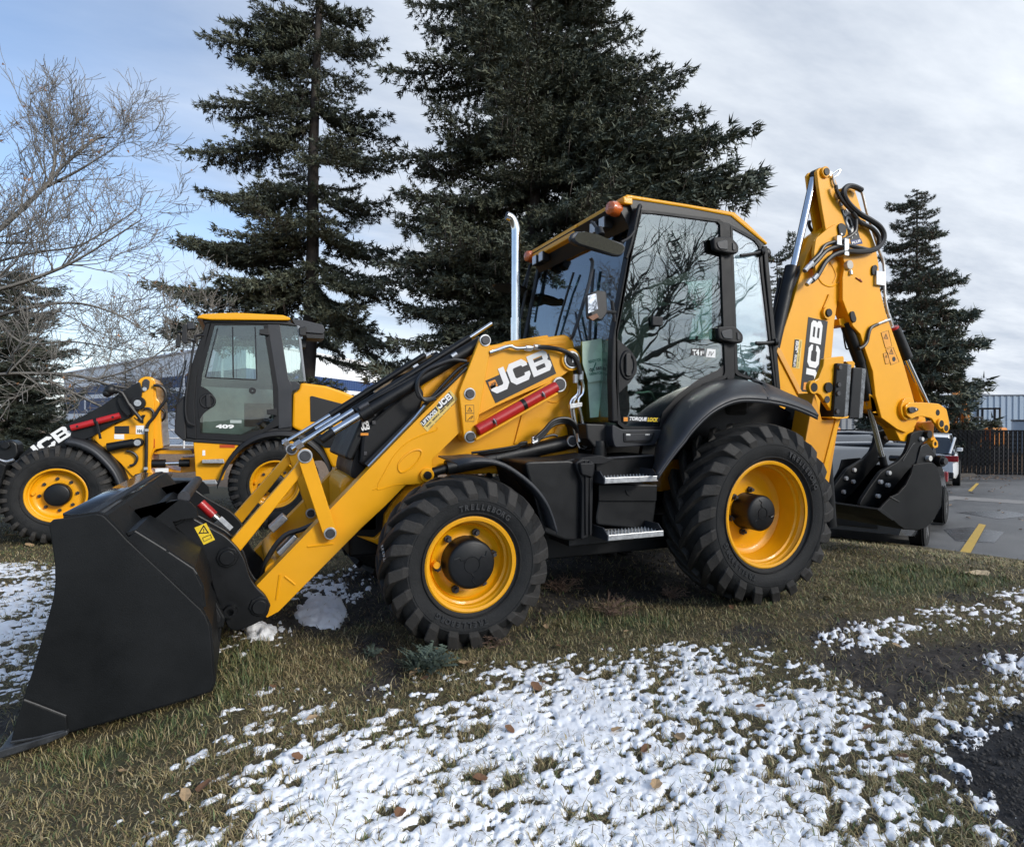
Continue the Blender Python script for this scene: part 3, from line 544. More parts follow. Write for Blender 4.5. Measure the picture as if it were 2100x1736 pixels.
# ---- lift ram
cyl('ram_cylinder', P3('C', 1790, 1068, -.50), P3('C', 1170, 1205, -.50), .052, BLK, BH, n=28, bevel=.004)
cyl('ram_cylinder', P3('C', 1180, 1200, -.50), P3('C', 800, 1275, -.50), .050, BLK, BH, n=28, bevel=.004); cyl('ram_rod', P3('C', 830, 1270, -.50), P3('C', 650, 1325, -.50), .030, BLK, BH, n=20)
pin(BH, 'C', 1778, 1068, -.56, .030)
tube('ram_pipe', [P3('C', u, v, -.55) for u, v in ((1430, 1090), (1380, 1100), (1340, 1125), (1150, 1155), (1050, 1165))], .009, BLK, BH)
tube('ram_pipe', [P3('C', u, v, -.56) for u, v in ((1430, 1076), (1380, 1084), (1340, 1108), (1150, 1140), (1000, 1160))], .009, BLK, BH)
for dv in (0, 18, -16):
    tube('hydraulic_hose', [P3('C', u, v+dv, -.60+dv*.001) for u, v in ((1490, 1065), (1560, 1000), (1620, 935), (1690, 908), (1760, 915), (1810, 960), (1832, 1020))], .012, HOSE, BH)
    p = P3('C', 1470, 1066+dv, -.6); q = P3('C', 1508, 1048+dv, -.6); cyl('pipe_fitting', p, q, .014, STL, BH, n=8)
tube('hydraulic_hose', [P3('C', u, v, -.57) for u, v in ((1520, 1060), (1560, 1040), (1630, 1020), (1665, 1030))], .009, HOSE, BH)
# ---- pipes at the bonnet's rear end
tube('steel_pipe', [P3('C', u, v, -.60) for u, v in ((1140, 385), (1200, 365), (1290, 335), (1350, 352), (1440, 348), (1475, 345))], .013, CHR, BH)
for k in ((1440, 348), (1505, 340)): p = P3('C', *k, -.60); cyl('pipe_fitting', (p.x-.02, p.y, p.z), (p.x+.02, p.y, p.z), .019, STL, BH, n=8)
tube('hydraulic_hose', [P3('C', u, v, -.605) for u, v in ((1510, 340), (1600, 345), (1700, 365), (1780, 405), (1825, 470), (1845, 550))], .016, HOSE, BH)
tube('steel_pipe', [P3('C', u, v, -.60) for u, v in ((1848, 570), (1862, 640), (1860, 700), (1825, 755), (1850, 880), (1870, 990), (1895, 1060), (1940, 1092))], .013, CHR, BH)
tube('steel_pipe', [P3('C', u, v, -.57) for u, v in ((1805, 575), (1822, 640), (1820, 700), (1765, 765), (1775, 880), (1800, 1010), (1830, 1110), (1870, 1135), (1940, 1130))], .011, CHR, BH)
tube('steel_pipe', [P3('C', u, v, -.58) for u, v in ((1840, 640), (1828, 720), (1788, 770), (1800, 900), (1850, 1070), (1890, 1115))], .010, STL, BH)
for u, v in ((1848, 560), (1805, 585), (1830, 1040)): p = P3('C', u, v, -.60); cyl('pipe_fitting', (p.x, p.y, p.z-.03), (p.x, p.y, p.z+.03), .019, STL, BH, n=8)
plate('pipe_clamp', side('C', [(1760, 782), (1858, 768), (1858, 800), (1765, 818)], -.625), -.625, -.60, STL, BH, .002)
tube('hydraulic_hose', [P3('C', u, v, -.52) for u, v in ((1795, 480), (1800, 540), (1808, 580))], .014, HOSE, BH)
# ---- exhaust
ex = -.30; pb = P3('G', 168, 1010, ex); pt = P3('G', 178, 350, ex)
cyl('exhaust_sleeve', (pb.x, ex, pb.z-.1), (pb.x, ex, pb.z+.16), .037, CHR, BH, r2=.037, n=24)
tube('exhaust_stack', [(pb.x, ex, pb.z-.1), (pb.x, ex, pb.z+.4), (pb.x+.002, ex, pt.z-.06), (pb.x-.003, ex, pt.z+.02), (pb.x-.03, ex, pt.z+.075), (pb.x-.07, ex, pt.z+.09)], .031, CHR, BH, 16, 6)
cyl('exhaust_mouth', (pb.x-.071, ex, pt.z+.09), (pb.x-.068, ex, pt.z+.09), .027, ASP, BH)

# ---- decals on arm, tower and bonnet
decal('logo_panel', 'C', [(1108, 600), (1597, 388), (1656, 545), (1186, 775)], -.5625, INK, BH)
block_logo(*side('C', [(1168, 712), (1632, 508)], -.5635), .150, -.5640, WHT, BH)
decal('emblem', 'C', [(1128, 612), (1182, 590), (1204, 640), (1148, 668)], -.5640, ORG, BH); block_logo(*side('C', [(1150, 648), (1192, 628)], -.5655), .018, -.5655, INK, BH)
decal('dealer_sticker', 'C', [(597, 930), (835, 672), (893, 742), (658, 995)], -.5625, STK, BH)
decal('sticker_band', 'C', [(603, 917), (722, 800), (742, 832), (625, 958)], -.5635, INK, BH); decal('sticker_band', 'C', [(728, 793), (826, 688), (860, 735), (760, 832)], -.5635, INK, BH)
img_text('LIFTBOSS', 'C', (628, 947), (736, 842), .026, -.5645, WHT, BH, bold=.035)
block_logo(*side('C', [(752, 822), (852, 730)], -.5645), .040, -.5645, WHT, BH)
img_text('SALES · SERVICE · PARTS · RENTALS', 'C', (656, 960), (866, 748), .011, -.5645, INK, BH, bold=.03)
img_text('Calgary  Edmonton  Saskatoon  Regina', 'C', (672, 978), (880, 768), .007, -.5645, INK, BH, bold=.01)
decal('warning_decal', 'C', [(952, 788), (1019, 788), (1021, 917), (954, 917)], -.6025, mat('decal_frame', (.08, .05, .01), .5), BH); decal('warning_decal', 'C', [(956, 792), (1015, 792), (1016, 850), (957, 850)], -.6035, YEL, BH); decal('warning_decal', 'C', [(957, 856), (1016, 856), (1017, 913), (957, 913)], -.6035, YEL, BH)
triangle_sign('C', (986, 828), .017, -.6045, BH)
tube('warning_symbol', [P3('C', u, v, -.6045) for u, v in ((970, 905), (985, 890), (1005, 872), (1010, 878), (992, 900))], .0025, INK, BH, 4, 0)

# ---- front fender (near)
def fender(name, s, near, y0, y1, th, m, dz=.0, lip=.0):
    pr = side(s, near, y0) if s else near
    a = [Vector((x, y0, z)) for x, z in pr]; b = [Vector((x, y1, z+dz)) for x, z in pr]
    return strip(name, smooth_path(a, 3), smooth_path(b, 3), th, m, BH, True)
ff = [(745, 1185), (870, 1215), (980, 1205), (1100, 1190), (1230, 1230), (1400, 1330), (1530, 1470), (1600, 1600)]
fpr = side('D', [(785, 205), (870, 200), (1000, 190), (1130, 215), (1260, 290), (1390, 400), (1480, 520), (1530, 640), (1562, 748)], -1.12)
a = [Vector((x, -1.12, z)) for x, z in fpr]; b = [Vector((x, -.84, z+.012)) for x, z in fpr]
a[0] = P3('D', 790, 225, -1.08); b[0] = P3('D', 640, 165, -.84)
o = strip('front_fender', smooth_path(a, 4), smooth_path(b, 4), .010, GRY, BH, True)
strip('fender_lip', smooth_path(a, 4), [p+Vector((-.0, .004, -.022)) for p in smooth_path(a, 4)], .008, GRY, BH, True)
cyl('fender_stay', (-2.0, -.9, .98), (-2.1, -.4, .7), .022, BLK, BH)

# ---- cab
yc0 = -.78
def cab_wall(name, s, pts, m, th=.03, y=yc0, bevel=.006, rnd=0): return plate(name, side(s, pts, y), y, y+th, m, BH, bevel, rnd)
DG = [(925, 248), (1000, 252), (1380, 302), (1394, 320), (1424, 1200), (1418, 1220), (1300, 1268), (1180, 1370), (1090, 1470), (1040, 1528), (840, 1526), (800, 1500), (792, 1330), (850, 1270), (890, 1200), (892, 1130), (850, 1070), (790, 1030), (778, 960), (795, 880), (860, 520)]
door_outer = [(905, 228), (1000, 236), (1392, 288), (1410, 306), (1442, 1215), (1430, 1238), (1320, 1290), (1200, 1392), (1110, 1490), (1056, 1544), (820, 1542), (782, 1510), (768, 1250), (768, 960), (845, 520)]
def frame(name, outer, inner, y0, y1, m, s='G'):                   # ring between two outlines resampled to equal counts by angle
    O = side(s, outer, y0); I = side(s, inner, y0)
    cx = sum(p[0] for p in I)/len(I); cz = sum(p[1] for p in I)/len(I)
    def hit(poly, a):
        dx, dz = math.cos(a), math.sin(a); best = 0
        for i in range(len(poly)):
            x1, z1 = poly[i][0]-cx, poly[i][1]-cz; x2, z2 = poly[(i+1) % len(poly)][0]-cx, poly[(i+1) % len(poly)][1]-cz
            den = dx*(z2-z1)-dz*(x2-x1)
            if abs(den) < 1e-9: continue
            t = (x1*(z2-z1)-z1*(x2-x1))/den; u = (x1*dz-z1*dx)/den
            if t > 0 and -1e-6 <= u <= 1+1e-6: best = max(best, t)
        return (cx+dx*best, cz+dz*best)
    ang = sorted([math.atan2(p[1]-cz, p[0]-cx) for p in O+I]+[2*PI*i/40-PI for i in range(40)])
    A = [hit(O, a) for a in ang]; B = [hit(I, a) for a in ang]; bm = bmesh.new(); n = len(ang)
    V = [[bm.verts.new((p[0], y, p[1])) for p in Q] for Q, y in ((A, y0), (B, y0), (A, y1), (B, y1))]
    for i in range(n):
        j = (i+1) % n
        for q in ((V[0][i], V[0][j], V[1][j], V[1][i]), (V[2][i], V[3][i], V[3][j], V[2][j]), (V[0][i], V[2][i], V[2][j], V[0][j]), (V[1][i], V[1][j], V[3][j], V[3][i])):
            try: bm.faces.new(q)
            except ValueError: pass
    bmesh.ops.remove_doubles(bm, verts=bm.verts, dist=1e-5)
    return bm_obj(name, bm, m, BH)
DGo = [(925, 248), (1000, 252), (1380, 302), (1394, 320), (1424, 1200), (1418, 1220), (1300, 1268), (1180, 1370), (1090, 1470), (1040, 1528), (840, 1526), (800, 1500), (784, 1330), (778, 1100), (778, 960), (795, 880), (860, 520)]
dr = frame('door', door_outer, DGo, -.80, -.765, PLA)
pane = plate('door_pane', side('G', DGo, -.785), -.787, -.781, GLS, BH, 0)
plate('door_lock_panel', roundpoly(side('G', [(776, 1000), (800, 1025), (850, 1065), (892, 1125), (894, 1200), (855, 1262), (795, 1320), (784, 1330)], -.795), .02), -.800, -.789, PLA, BH, .003)
lathe('handle_recess', [(-.803, .042), (-.812, .050), (-.812, .060), (-.80, .066)], PLA, BH, 28, (0, 0, 0), False)
hr = bpy.context.scene.objects[-1] if False else None
hc = P3('G', 838, 1160, -.80)
for o in list(scene.objects):
    if o.name.startswith('handle_recess'):
        o.matrix_basis = Matrix.Translation((hc.x, 0, hc.z)) @ Matrix.Diagonal((1, 1, 1.6, 1))
plate('handle_grip', roundpoly(side('G', [(826, 1090), (856, 1090), (860, 1230), (826, 1225)], -.815), .015), -.825, -.805, ASP, BH, .005)
plate('handle_pocket', roundpoly(side('G', [(805, 1090), (860, 1085), (872, 1160), (860, 1235), (812, 1235), (802, 1160)], -.803), .02), -.8035, -.801, ASP, BH, 0)
# hinges
for u, v in ((1425, 445), (1452, 980)):
    p = P3('G', u, v, -.83)
    plate('door_hinge', roundpoly(side('G', [(u-78, v-50), (u+28, v-54), (u+78, v-2), (u+74, v+50), (u+20, v+50), (u-70, v+28)], -.835), .03), -.845, -.80, PLA, BH, .012)
    plate('hinge_cover', roundpoly(side('G', [(u-55, v-22), (u+12, v-38), (u+16, v+26), (u-40, v+20)], -.848), .02), -.852, -.840, GRY, BH, .005)
    plate('hinge_cover', roundpoly(side('G', [(u+42, v-20), (u+62, v+2), (u+60, v+28), (u+44, v+28)], -.848), .01), -.852, -.840, GRY, BH, .005)
# B post and rear corner
cab_wall('door_post', 'G', [(1392, 295), (1452, 312), (1460, 330), (1484, 1222), (1475, 1250), (1440, 1250), (1425, 1215), (1398, 330)], PLA, .06, -.785)
RG = [(1468, 342), (1600, 415), (1628, 452), (1640, 600), (1722, 1302), (1680, 1300), (1600, 1240), (1510, 1205), (1500, 1190)]
plate('rear_quarter_pane', side('G', RG, -.775), -.777, -.771, GLD, BH, 0)
frame('quarter_frame', [(1452, 318), (1610, 400), (1642, 446), (1652, 600), (1732, 1312), (1680, 1312), (1598, 1252), (1500, 1222), (1484, 1205)], RG, -.785, -.76, PLA)
for a, b in (((1515, 505), (1640, 482)), ((1607, 1028), (1720, 1022))):
    p, q = P3('G', *a, -.80), P3('G', *b, -.80); tube('window_latch', [p, p.lerp(q, .5)+Vector((0, -.01, -.005)), q], .013, ASP, BH); cyl('latch_knob', q, q+Vector((.02, -.01, 0)), .028, ASP, BH)
p = P3('G', 1662, 492, -.72); bm = bmesh.new(); bmesh.ops.create_uvsphere(bm, u_segments=16, v_segments=10, radius=.045, matrix=Matrix.Translation(p)); bm_obj('rear_lamp_bowl', bm, ASP, BH, True)
# front posts
apost = side('G', [(886, 232), (912, 205), (925, 235), (862, 520), (800, 870), (778, 1000), (785, 1500), (745, 1500), (738, 1240), (745, 1000), (800, 700)], -.79)
plate('front_post', apost, -.80, -.735, PLA, BH, .01); plate('front_post', apost, .735, .80, PLA, BH, .01)
for y in (.76,): plate('rear_post', side('G', [(1392, 295), (1470, 330), (1484, 1222), (1425, 1215)], -.785), y, y+.04, PLA, BH, .006)
rp = side('G', [(1640, 450), (1665, 450), (1745, 1305), (1722, 1312)], -.77); plate('rear_post', rp, -.79, -.74, PLA, BH, .006); plate('rear_post', rp, .74, .79, PLA, BH, .006)
# windscreen: spans the cab between the front posts
fx = side('G', [(880, 245), (805, 620), (745, 1000), (738, 1240), (742, 1505)], -.75)
for nm, i0, i1 in (('windscreen', 0, 2), ('lower_screen', 2, 4)):
    strip(nm, [(x, -.735, z) for x, z in fx[i0:i1+1]], [(x, .735, z) for x, z in fx[i0:i1+1]], .006, GLW if nm == 'windscreen' else GLC, BH, False)
strip('screen_trim', [(fx[2][0]-.01, -.735, fx[2][1]-.0), (fx[3][0]-.01, -.735, fx[3][1]-.10)], [(fx[2][0]-.01, .735, fx[2][1]), (fx[3][0]-.01, .735, fx[3][1]-.10)], .02, ASP, BH) if False else None
# far side glass, rear glass
fg = side('G', [(925, 250), (1394, 305), (1424, 1210), (1040, 1528), (800, 1500), (778, 960)], -.785)
plate('far_door_pane', fg, .775, .781, GLC, BH, 0)
for k_, pts_ in enumerate(([(800, 300), (1130, 330), (1135, 1500), (700, 1500), (700, 1000)], [(1130, 290), (1420, 330), (1420, 640), (1132, 668)], [(1348, 640), (1425, 640), (1430, 1210), (1348, 1210)], [(1132, 1005), (1350, 1005), (1350, 1330), (1135, 1500)])):
    plate('far_side_trim', side('G', pts_, .755), .755+.001*k_, .765+.001*k_, ASP, BH, 0)
plate('door_frit', side('G', [(1050, 1528), (1088, 1472), (1180, 1372), (1298, 1270), (1420, 1220), (1423, 1150), (1380, 1190), (1270, 1240), (1150, 1330), (1050, 1440), (1030, 1527)], -.788), -.7882, -.7874, INK, BH, 0)
fgr = side('G', RG, -.785); plate('far_quarter_pane', fgr, .771, .777, GLC, BH, 0)
rg = side('G', [(1652, 500), (1735, 1300)], -.77); strip('rear_screen', [(x, -.72, z) for x, z in rg], [(x, .72, z) for x, z in rg], .006, GLC, BH, False)
# roof
roofp = side('G', [(828, 140), (845, 137), (1200, 195), (1480, 243), (1560, 310), (1682, 428), (1674, 442), (1462, 268), (1200, 218), (842, 163), (826, 168)], -.77)
plate('cab_roof', roofp, -.77, .77, YEL, BH, .014)
plate('roof_lining', side('G', [(838, 165), (1200, 218), (1462, 268), (1660, 440), (1640, 455), (1450, 330), (1395, 300), (925, 250), (870, 250)], -.755), -.76, .76, ASP, BH, .004)
rx = P3('G', 828, 150, -.77)
# raised front visor, lower in the far half as the photograph shows it
plate('roof_visor', [(rx.x-.02, rx.z-.0), (rx.x+.06, rx.z+.012), (rx.x+.06, rx.z-.05), (rx.x-.01, rx.z-.05)], -.768, .768, YEL, BH, .008)
yv = atx('G', 558, 262, rx.x).y; yv2 = .77
plate('roof_visor', [(rx.x-.055, rx.z-.10), (rx.x-.04, rx.z-.02), (rx.x+.0, rx.z+.004), (rx.x+.05, rx.z+.0), (rx.x+.05, rx.z-.10), (rx.x+.0, rx.z-.115)], yv+.02, yv2, YEL, BH, .012)
plate('visor_underside', [(rx.x-.055, rx.z-.05), (rx.x+.10, rx.z-.05), (rx.x+.16, rx.z-.26), (rx.x+.09, rx.z-.25)], -.735, .735, ASP, BH, .006)
cyl('roof_hatch_knob', (-.45, -.45, rx.z-.01), (-.45, -.45, rx.z+.03), .03, YEL, BH)
for k, (xa, ya) in enumerate(((-.5, -.25), (-.35, -.25), (-.2, -.25))): pass
# beacons and work lamps
for y in (-.70, .70):
    bx = rx.x-.02; bz = P3('G', 747, 216, -.72).z
    lathe('indicator_lamp', [(-.0, .001)]+[(0, .001)], AMB, BH) if False else None
    bm = bmesh.new(); M = Matrix.Translation((bx-.04, y, bz)) @ Matrix.Rotation(-PI/2+.25, 4, 'Z')
    R_ = []
    for (dd, r) in ((.05, .05), (.02, .055), (.0, .052), (-.03, .045), (-.042, .025), (-.045, .003)): R_.append([bm.verts.new(M @ Vector((r*math.cos(a), dd, r*math.sin(a)))) for a in [2*PI*i/24 for i in range(24)]])
    for A1, A2 in zip(R_[:-1], R_[1:]):
        for i in range(24): bm.faces.new((A1[i], A1[(i+1) % 24], A2[(i+1) % 24], A2[i]))
    bm_obj('indicator_lamp', bm, AMB, BH, True)
    cyl('lamp_stalk', (bx-.02, y, bz), (bx+.09, y*.98, bz), .04, ASP, BH)
for y in (-.56, -.43, .45, .58):
    bz = rx.z-.125; bx = rx.x-.045
    box('work_lamp', (bx-.02, y-.042, bz-.05), (bx+.05, y+.042, bz+.035), ASP, BH, .008); box('lamp_glass', (bx-.026, y-.036, bz-.046), (bx-.018, y+.036, bz+.031), LENS, BH, .004)
# convex mirror under the visor
mo = [(497, 395), (512, 368), (540, 357), (620, 368), (810, 428), (830, 452), (822, 485), (800, 506), (765, 505), (540, 442), (505, 420)]; mi_ = [(508, 398), (520, 378), (560, 372), (640, 388), (795, 446), (812, 462), (800, 494), (770, 496), (545, 434), (515, 416)]
plate('front_mirror', roundpoly(side('G', mo, -.93), .012), -.93, -.89, GRY, BH, .010)
pm = [P3('G', u, v, -.932) for u, v in mi_]; zc = sum(p.z for p in pm)/len(pm); pm = [Vector((p.x, -.934+.35*(zc-p.z)*-1 if False else -.934, p.z)) for p in pm]
g = mesh_obj('mirror_face', [Vector((p.x, p.y-.020-.50*(p.z-zc), p.z)) for p in pm], [tuple(range(len(pm)))], MIR, BH); s_ = g.modifiers.new('solid', 'SOLIDIFY'); s_.thickness = .004
mcn = P3('G', 680, 385, -.89); cyl('mirror_ball', mcn, mcn+Vector((.0, .03, .05)), .028, ASP, BH); tube('mirror_arm', [mcn+Vector((0, .02, .03)), mcn+Vector((.02, .12, .11)), mcn+Vector((.06, .22, .16))], .011, ASP, BH)
tube('mirror_arm', [P3('G', 800, 425, -.89), P3('G', 850, 395, -.84), P3('G', 890, 340, -.80)], .009, ASP, BH)
# far convex mirror, dish seen from below
fm = P3('G', 135, 700, .85); bm = bmesh.new(); R_ = add_lathe(bm, [(-.022, .001), (-.02, .10), (0, .17), (.012, .155), (.014, .001)], 28); bmesh.ops.transform(bm, matrix=Matrix.Translation(fm) @ Matrix.Rotation(-PI/2, 4, 'X') @ Matrix.Rotation(.12, 4, 'Z'), verts=bm.verts); bm_obj('far_mirror', bm, ASP, BH, True)
tube('mirror_bracket', [fm, fm+Vector((.10, -.05, .0)), P3('G', 262, 560, .78), P3('G', 330, 540, .76), P3('G', 350, 600, .76)], .014, ASP, BH); tube('mirror_bracket', [P3('G', 255, 560, .78), P3('G', 200, 880, .78)], .012, ASP, BH, 6, 0)
# side mirror
mc = P3('G', 650, 805, -.80); plate('side_mirror', roundpoly(side('G', [(598, 735), (650, 715), (700, 722), (708, 850), (672, 900), (605, 880)], -.90), .02), -.93, -.86, ASP, BH, .01)
sm = [P3('G', u, v, -.935) for u, v in ((602, 745), (652, 730), (662, 825), (604, 850))]; mesh_obj('mirror_face', sm, [(0, 1, 2, 3)], MIR, BH); plate('mirror_lens', side('G', [(602, 872), (655, 850), (668, 872), (630, 895)], -.934), -.936, -.93, mat('amber_dark', (.18, .07, .03), .3), BH, .002)
tube('mirror_bracket', [P3('G', 705, 840, -.88), P3('G', 765, 845, -.80)], .013, ASP, BH, 8, 0)
tube('mirror_bracket', [P3('G', 745, 780, -.81), P3('G', 762, 900, -.80)], .012, ASP, BH, 8, 0)
# wipers
def fxp(z): 
    for (x1, z1), (x2, z2) in zip(fx[:-1], fx[1:]):
        if z2 <= z <= z1: return x1+(x2-x1)*(z1-z)/(z1-z2)
    return fx[-1][0]
for (a, b, r) in (((-.05, 2.50), (.15, 1.80), .010), ((-.38, 2.45), (-.50, 1.85), .012), ((-.52, 1.72), (-.20, 2.15), .008)):
    tube('wiper', [(fxp(a[1])-.035, a[0], a[1]), (fxp((a[1]+b[1])/2)-.03, (a[0]+b[0])/2+.01, (a[1]+b[1])/2), (fxp(b[1])-.03, b[0], b[1])], r, ASP, BH, 6, 2)
tube('grab_rail', [P3('G', 618, 520, -.78), P3('G', 628, 560, -.78), P3('G', 600, 700, -.78), P3('G', 520, 960, -.76), P3('G', 500, 1000, -.7)], .013, GRY, BH)
tube('grab_rail', [P3('G', 850, 160, -.79)+Vector((.09, 0, -.05)), P3('G', 905, 225, -.81), P3('G', 862, 420, -.80), P3('G', 830, 520, -.79)], .015, PLA, BH)
# papers behind the lower screen
plate('paper_notice', side('G', [(568, 1020), (685, 1000), (690, 1250), (605, 1265), (570, 1150)], -.62), -.62, -.618, CARD, BH, 0)
plate('paper_notice', side('G', [(600, 1260), (690, 1240), (665, 1470), (615, 1475)], -.60), -.60, -.598, CARD, BH, 0)
img_text('READY FOR', 'G', (608, 1150), (682, 1135), .022, -.6225, GREEN, BH); img_text('CK 583', 'G', (612, 1200), (684, 1185), .022, -.6225, INK, BH); img_text('DESPATCH', 'G', (612, 1222), (686, 1212), .018, -.6225, GREEN, BH)
tube('tick_mark', [P3('G', u, v, -.6225) for u, v in ((618, 1178), (628, 1200), (650, 1145))], .004, GREEN, BH, 5, 0)
plate('yellow_tag', roundpoly(side('G', [(560, 1010), (600, 1030), (604, 1230), (566, 1180)], -.58), .03), -.58, -.575, mat('olive_tag', (.28, .25, .03), .5), BH, 0)
# interior: floor, seat, wheel, console
INT = mat('cab_trim', (.018, .019, .021), .7, var=.2)
plate('cab_floor', side('G', [(742, 1500), (1050, 1540), (1400, 1290), (1725, 1330), (1725, 1360), (1400, 1420), (1100, 1640), (742, 1640)], -.78), -.70, .72, ASP, BH, .01)
box('seat_base', (-.55, -.25, 1.42), (-.05, .25, 1.62), INT, BH, .05); box('seat_cushion', (-.60, -.27, 1.62), (-.08, .27, 1.74), INT, BH, .05)
M = Matrix.Translation((-.04, 0, 1.72)) @ Matrix.Rotation(.18, 4, 'Y'); box('backrest', (-.07, -.25, 0), (.06, .25, .62), mat('seat_cloth', (.035, .04, .05), .9, var=.2), BH, .06, M); box('headrest', (-.05, -.14, .64), (.05, .14, .80), INT, BH, .05, M)
box('console', (-.98, -.30, 1.30), (-.70, .30, 1.85), INT, BH, .05); box('rear_console', (.10, -.62, 1.35), (.34, .62, 1.72), INT, BH, .04); box('side_console', (-.6, .42, 1.35), (.1, .70, 1.75), INT, BH, .03)
cyl('steering_column', (-.85, 0, 1.75), (-.64, 0, 2.02), .035, INT, BH)
bm = bmesh.new(); sw = [Vector((-.63, 0, 2.03))+Matrix.Rotation(-.65, 3, 'Y') @ Vector((.19*math.cos(a), .19*math.sin(a), 0)) for a in [2*PI*i/24 for i in range(25)]]; add_tube(bm, sw, .014, 8, 0); bm_obj('steering_wheel', bm, INT, BH, True)
for k, (x, y) in enumerate(((.14, -.25), (.14, .25), (-.30, .5))): tube('control_lever', [(x, y, 1.7), (x-.03, y, 1.95), (x-.02, y, 2.02)], .012, INT, BH)
tube('seat_bar', [P3('G', u, v, -.45) for u, v in ((880, 1375), (890, 1330), (930, 1325), (975, 1322), (1000, 1368))], .010, mat('bare_bar', (.3, .3, .29), .4, metal=.5), BH)
tube('pedal_bar', [P3('G', u, v, -.5) for u, v in ((845, 1450), (860, 1430), (915, 1438), (860, 1452), (845, 1450))], .008, GRY, BH)
box('gauge_box', (hc.x, hc.y, hc.z), (hc.x+.001, hc.y+.001, hc.z+.001), INT, BH, 0) if False else None
p = P3('G', 1015, 896, -.795); box('door_bracket', (p.x-.05, -.815, p.z-.035), (p.x+.04, -.79, p.z+.03), INT, BH, .006)
plate('rear_green_lining', [(rx.x+.14, rx.z-.14), (rx.x+.15, rx.z-.14), (rx.x+.17, rx.z-.24), (rx.x+.16, rx.z-.24)], -.55, -.42, GREEN, BH, .004)
# door transfers
plate('door_transfer', side('G', [(812, 1468), (1036, 1476), (1032, 1500), (812, 1498)], -.789), -.789, -.7885, INK, BH, 0)
decal('emblem', 'G', [(816, 1472), (840, 1472), (840, 1496), (816, 1496)], -.791, ORG, BH)
img_text('TORQUE', 'G', (850, 1494), (956, 1498), .030, -.7905, WHT, BH, bold=.05, shear=.25); img_text('LOCK', 'G', (958, 1498), (1022, 1500), .030, -.7905, WYEL, BH, bold=.05, shear=.25)
plate('door_transfer', side('G', [(1222, 1060), (1300, 1058), (1302, 1106), (1222, 1100)], -.789), -.789, -.7885, INK, BH, 0)
img_text('T4', 'G', (1228, 1100), (1268, 1102), .042, -.7905, WHT, BH, bold=.05); img_text('F', 'G', (1276, 1102), (1298, 1103), .032, -.7905, WHT, BH, bold=.01)
plate('door_transfer', side('G', [(1316, 1062), (1367, 1066), (1364, 1116), (1308, 1110)], -.7905), -.7905, -.789, WHT, BH, 0); img_text('IV', 'G', (1322, 1104), (1356, 1108), .034, -.792, INK, BH, bold=.0, shear=.3)
# cab skirt
plate('cab_skirt', roundpoly(side('G', [(742, 1512), (800, 1545), (1060, 1545), (1040, 1575), (1005, 1625), (990, 1640), (760, 1652), (745, 1600)], -.81), .02), -.82, -.40, GRY, BH, .012)
plate('skirt_recess', roundpoly(side('G', [(812, 1562), (1004, 1560), (985, 1618), (960, 1628), (815, 1622)], -.822), .015), -.8255, -.818, PLA, BH, .004)
plate('skirt_recess', roundpoly(side('G', [(822, 1570), (992, 1568), (972, 1610), (826, 1612)], -.826), .012), -.829, -.824, GRY, BH, .004)
for u in (842, 958): p = P3('G', u, 1578, -.829); plate('skirt_clip', [(p.x-.018, p.z-.006), (p.x+.018, p.z-.006), (p.x+.018, p.z+.006), (p.x-.018, p.z+.006)], -.832, -.828, STL, BH, .002)
plate('cab_underside', side('G', [(590, 1510), (745, 1515), (760, 1655), (640, 1650), (600, 1600)], -.74), -.74, .6, ASP, BH, .01)

# ---- rear fender: an arched shell between the cab side and the tyre's outer edge
outer = [('E', 918, 432), ('E', 985, 335), ('E', 1040, 262), ('E', 1092, 200), ('L', 1320, 1010), ('L', 1440, 890), ('L', 1560, 812), ('L', 1680, 770), ('L', 1800, 765), ('L', 1940, 778), ('I', 100, 292), ('I', 210, 312), ('I', 330, 350), ('I', 440, 400)]
inner = [('E', 880, 415), ('E', 905, 290), ('L', 1045, 1115), ('L', 1080, 1000), ('L', 1140, 900), ('L', 1215, 800), ('L', 1320, 712), ('L', 1440, 648), ('L', 1560, 622), ('L', 1700, 618), ('L', 1850, 650), ('I', 0, 150), ('I', 170, 235), ('I', 300, 285)]
a = smooth_path([P3(*p, -1.18) for p in outer], 4); b = smooth_path([P3(*p, -.80) for p in inner], 4)
bm = bmesh.new(); rows = 7; grid = []
for pa, pb in zip(a, b):
    row = []
    for k in range(rows):
        t = k/(rows-1); q = pb.lerp(pa, t); q.z += .055*math.sin(PI*min(1, t*1.02))*(.4+.6*t); row.append(bm.verts.new(q))
    grid.append(row)
for r0, r1 in zip(grid[:-1], grid[1:]):
    for k in range(rows-1): bm.faces.new((r0[k], r1[k], r1[k+1], r0[k+1]))
o = bm_obj('rear_fender', bm, GRY, BH, True); s = o.modifiers.new('solid', 'SOLIDIFY'); s.thickness = .012; s.offset = 1
o.data.set_sharp_from_angle(angle=1.2)
strip('fender_lip', a, [p+Vector((0, .006, -.022)) for p in a], .010, GRY, BH, True)
plate('wheel_arch', side('L', [(1030, 1250), (1080, 1000), (1215, 800), (1440, 650), (1700, 622), (2000, 720), (2300, 900), (2300, 1260)], -.79), -.60, -.56, BLK, BH, 0)
plate('axle_housing', side('E', [(960, 380), (1100, 260), (1090, 400), (1000, 520), (930, 530)], -.55), -.55, -.3, YELD, BH, .01)

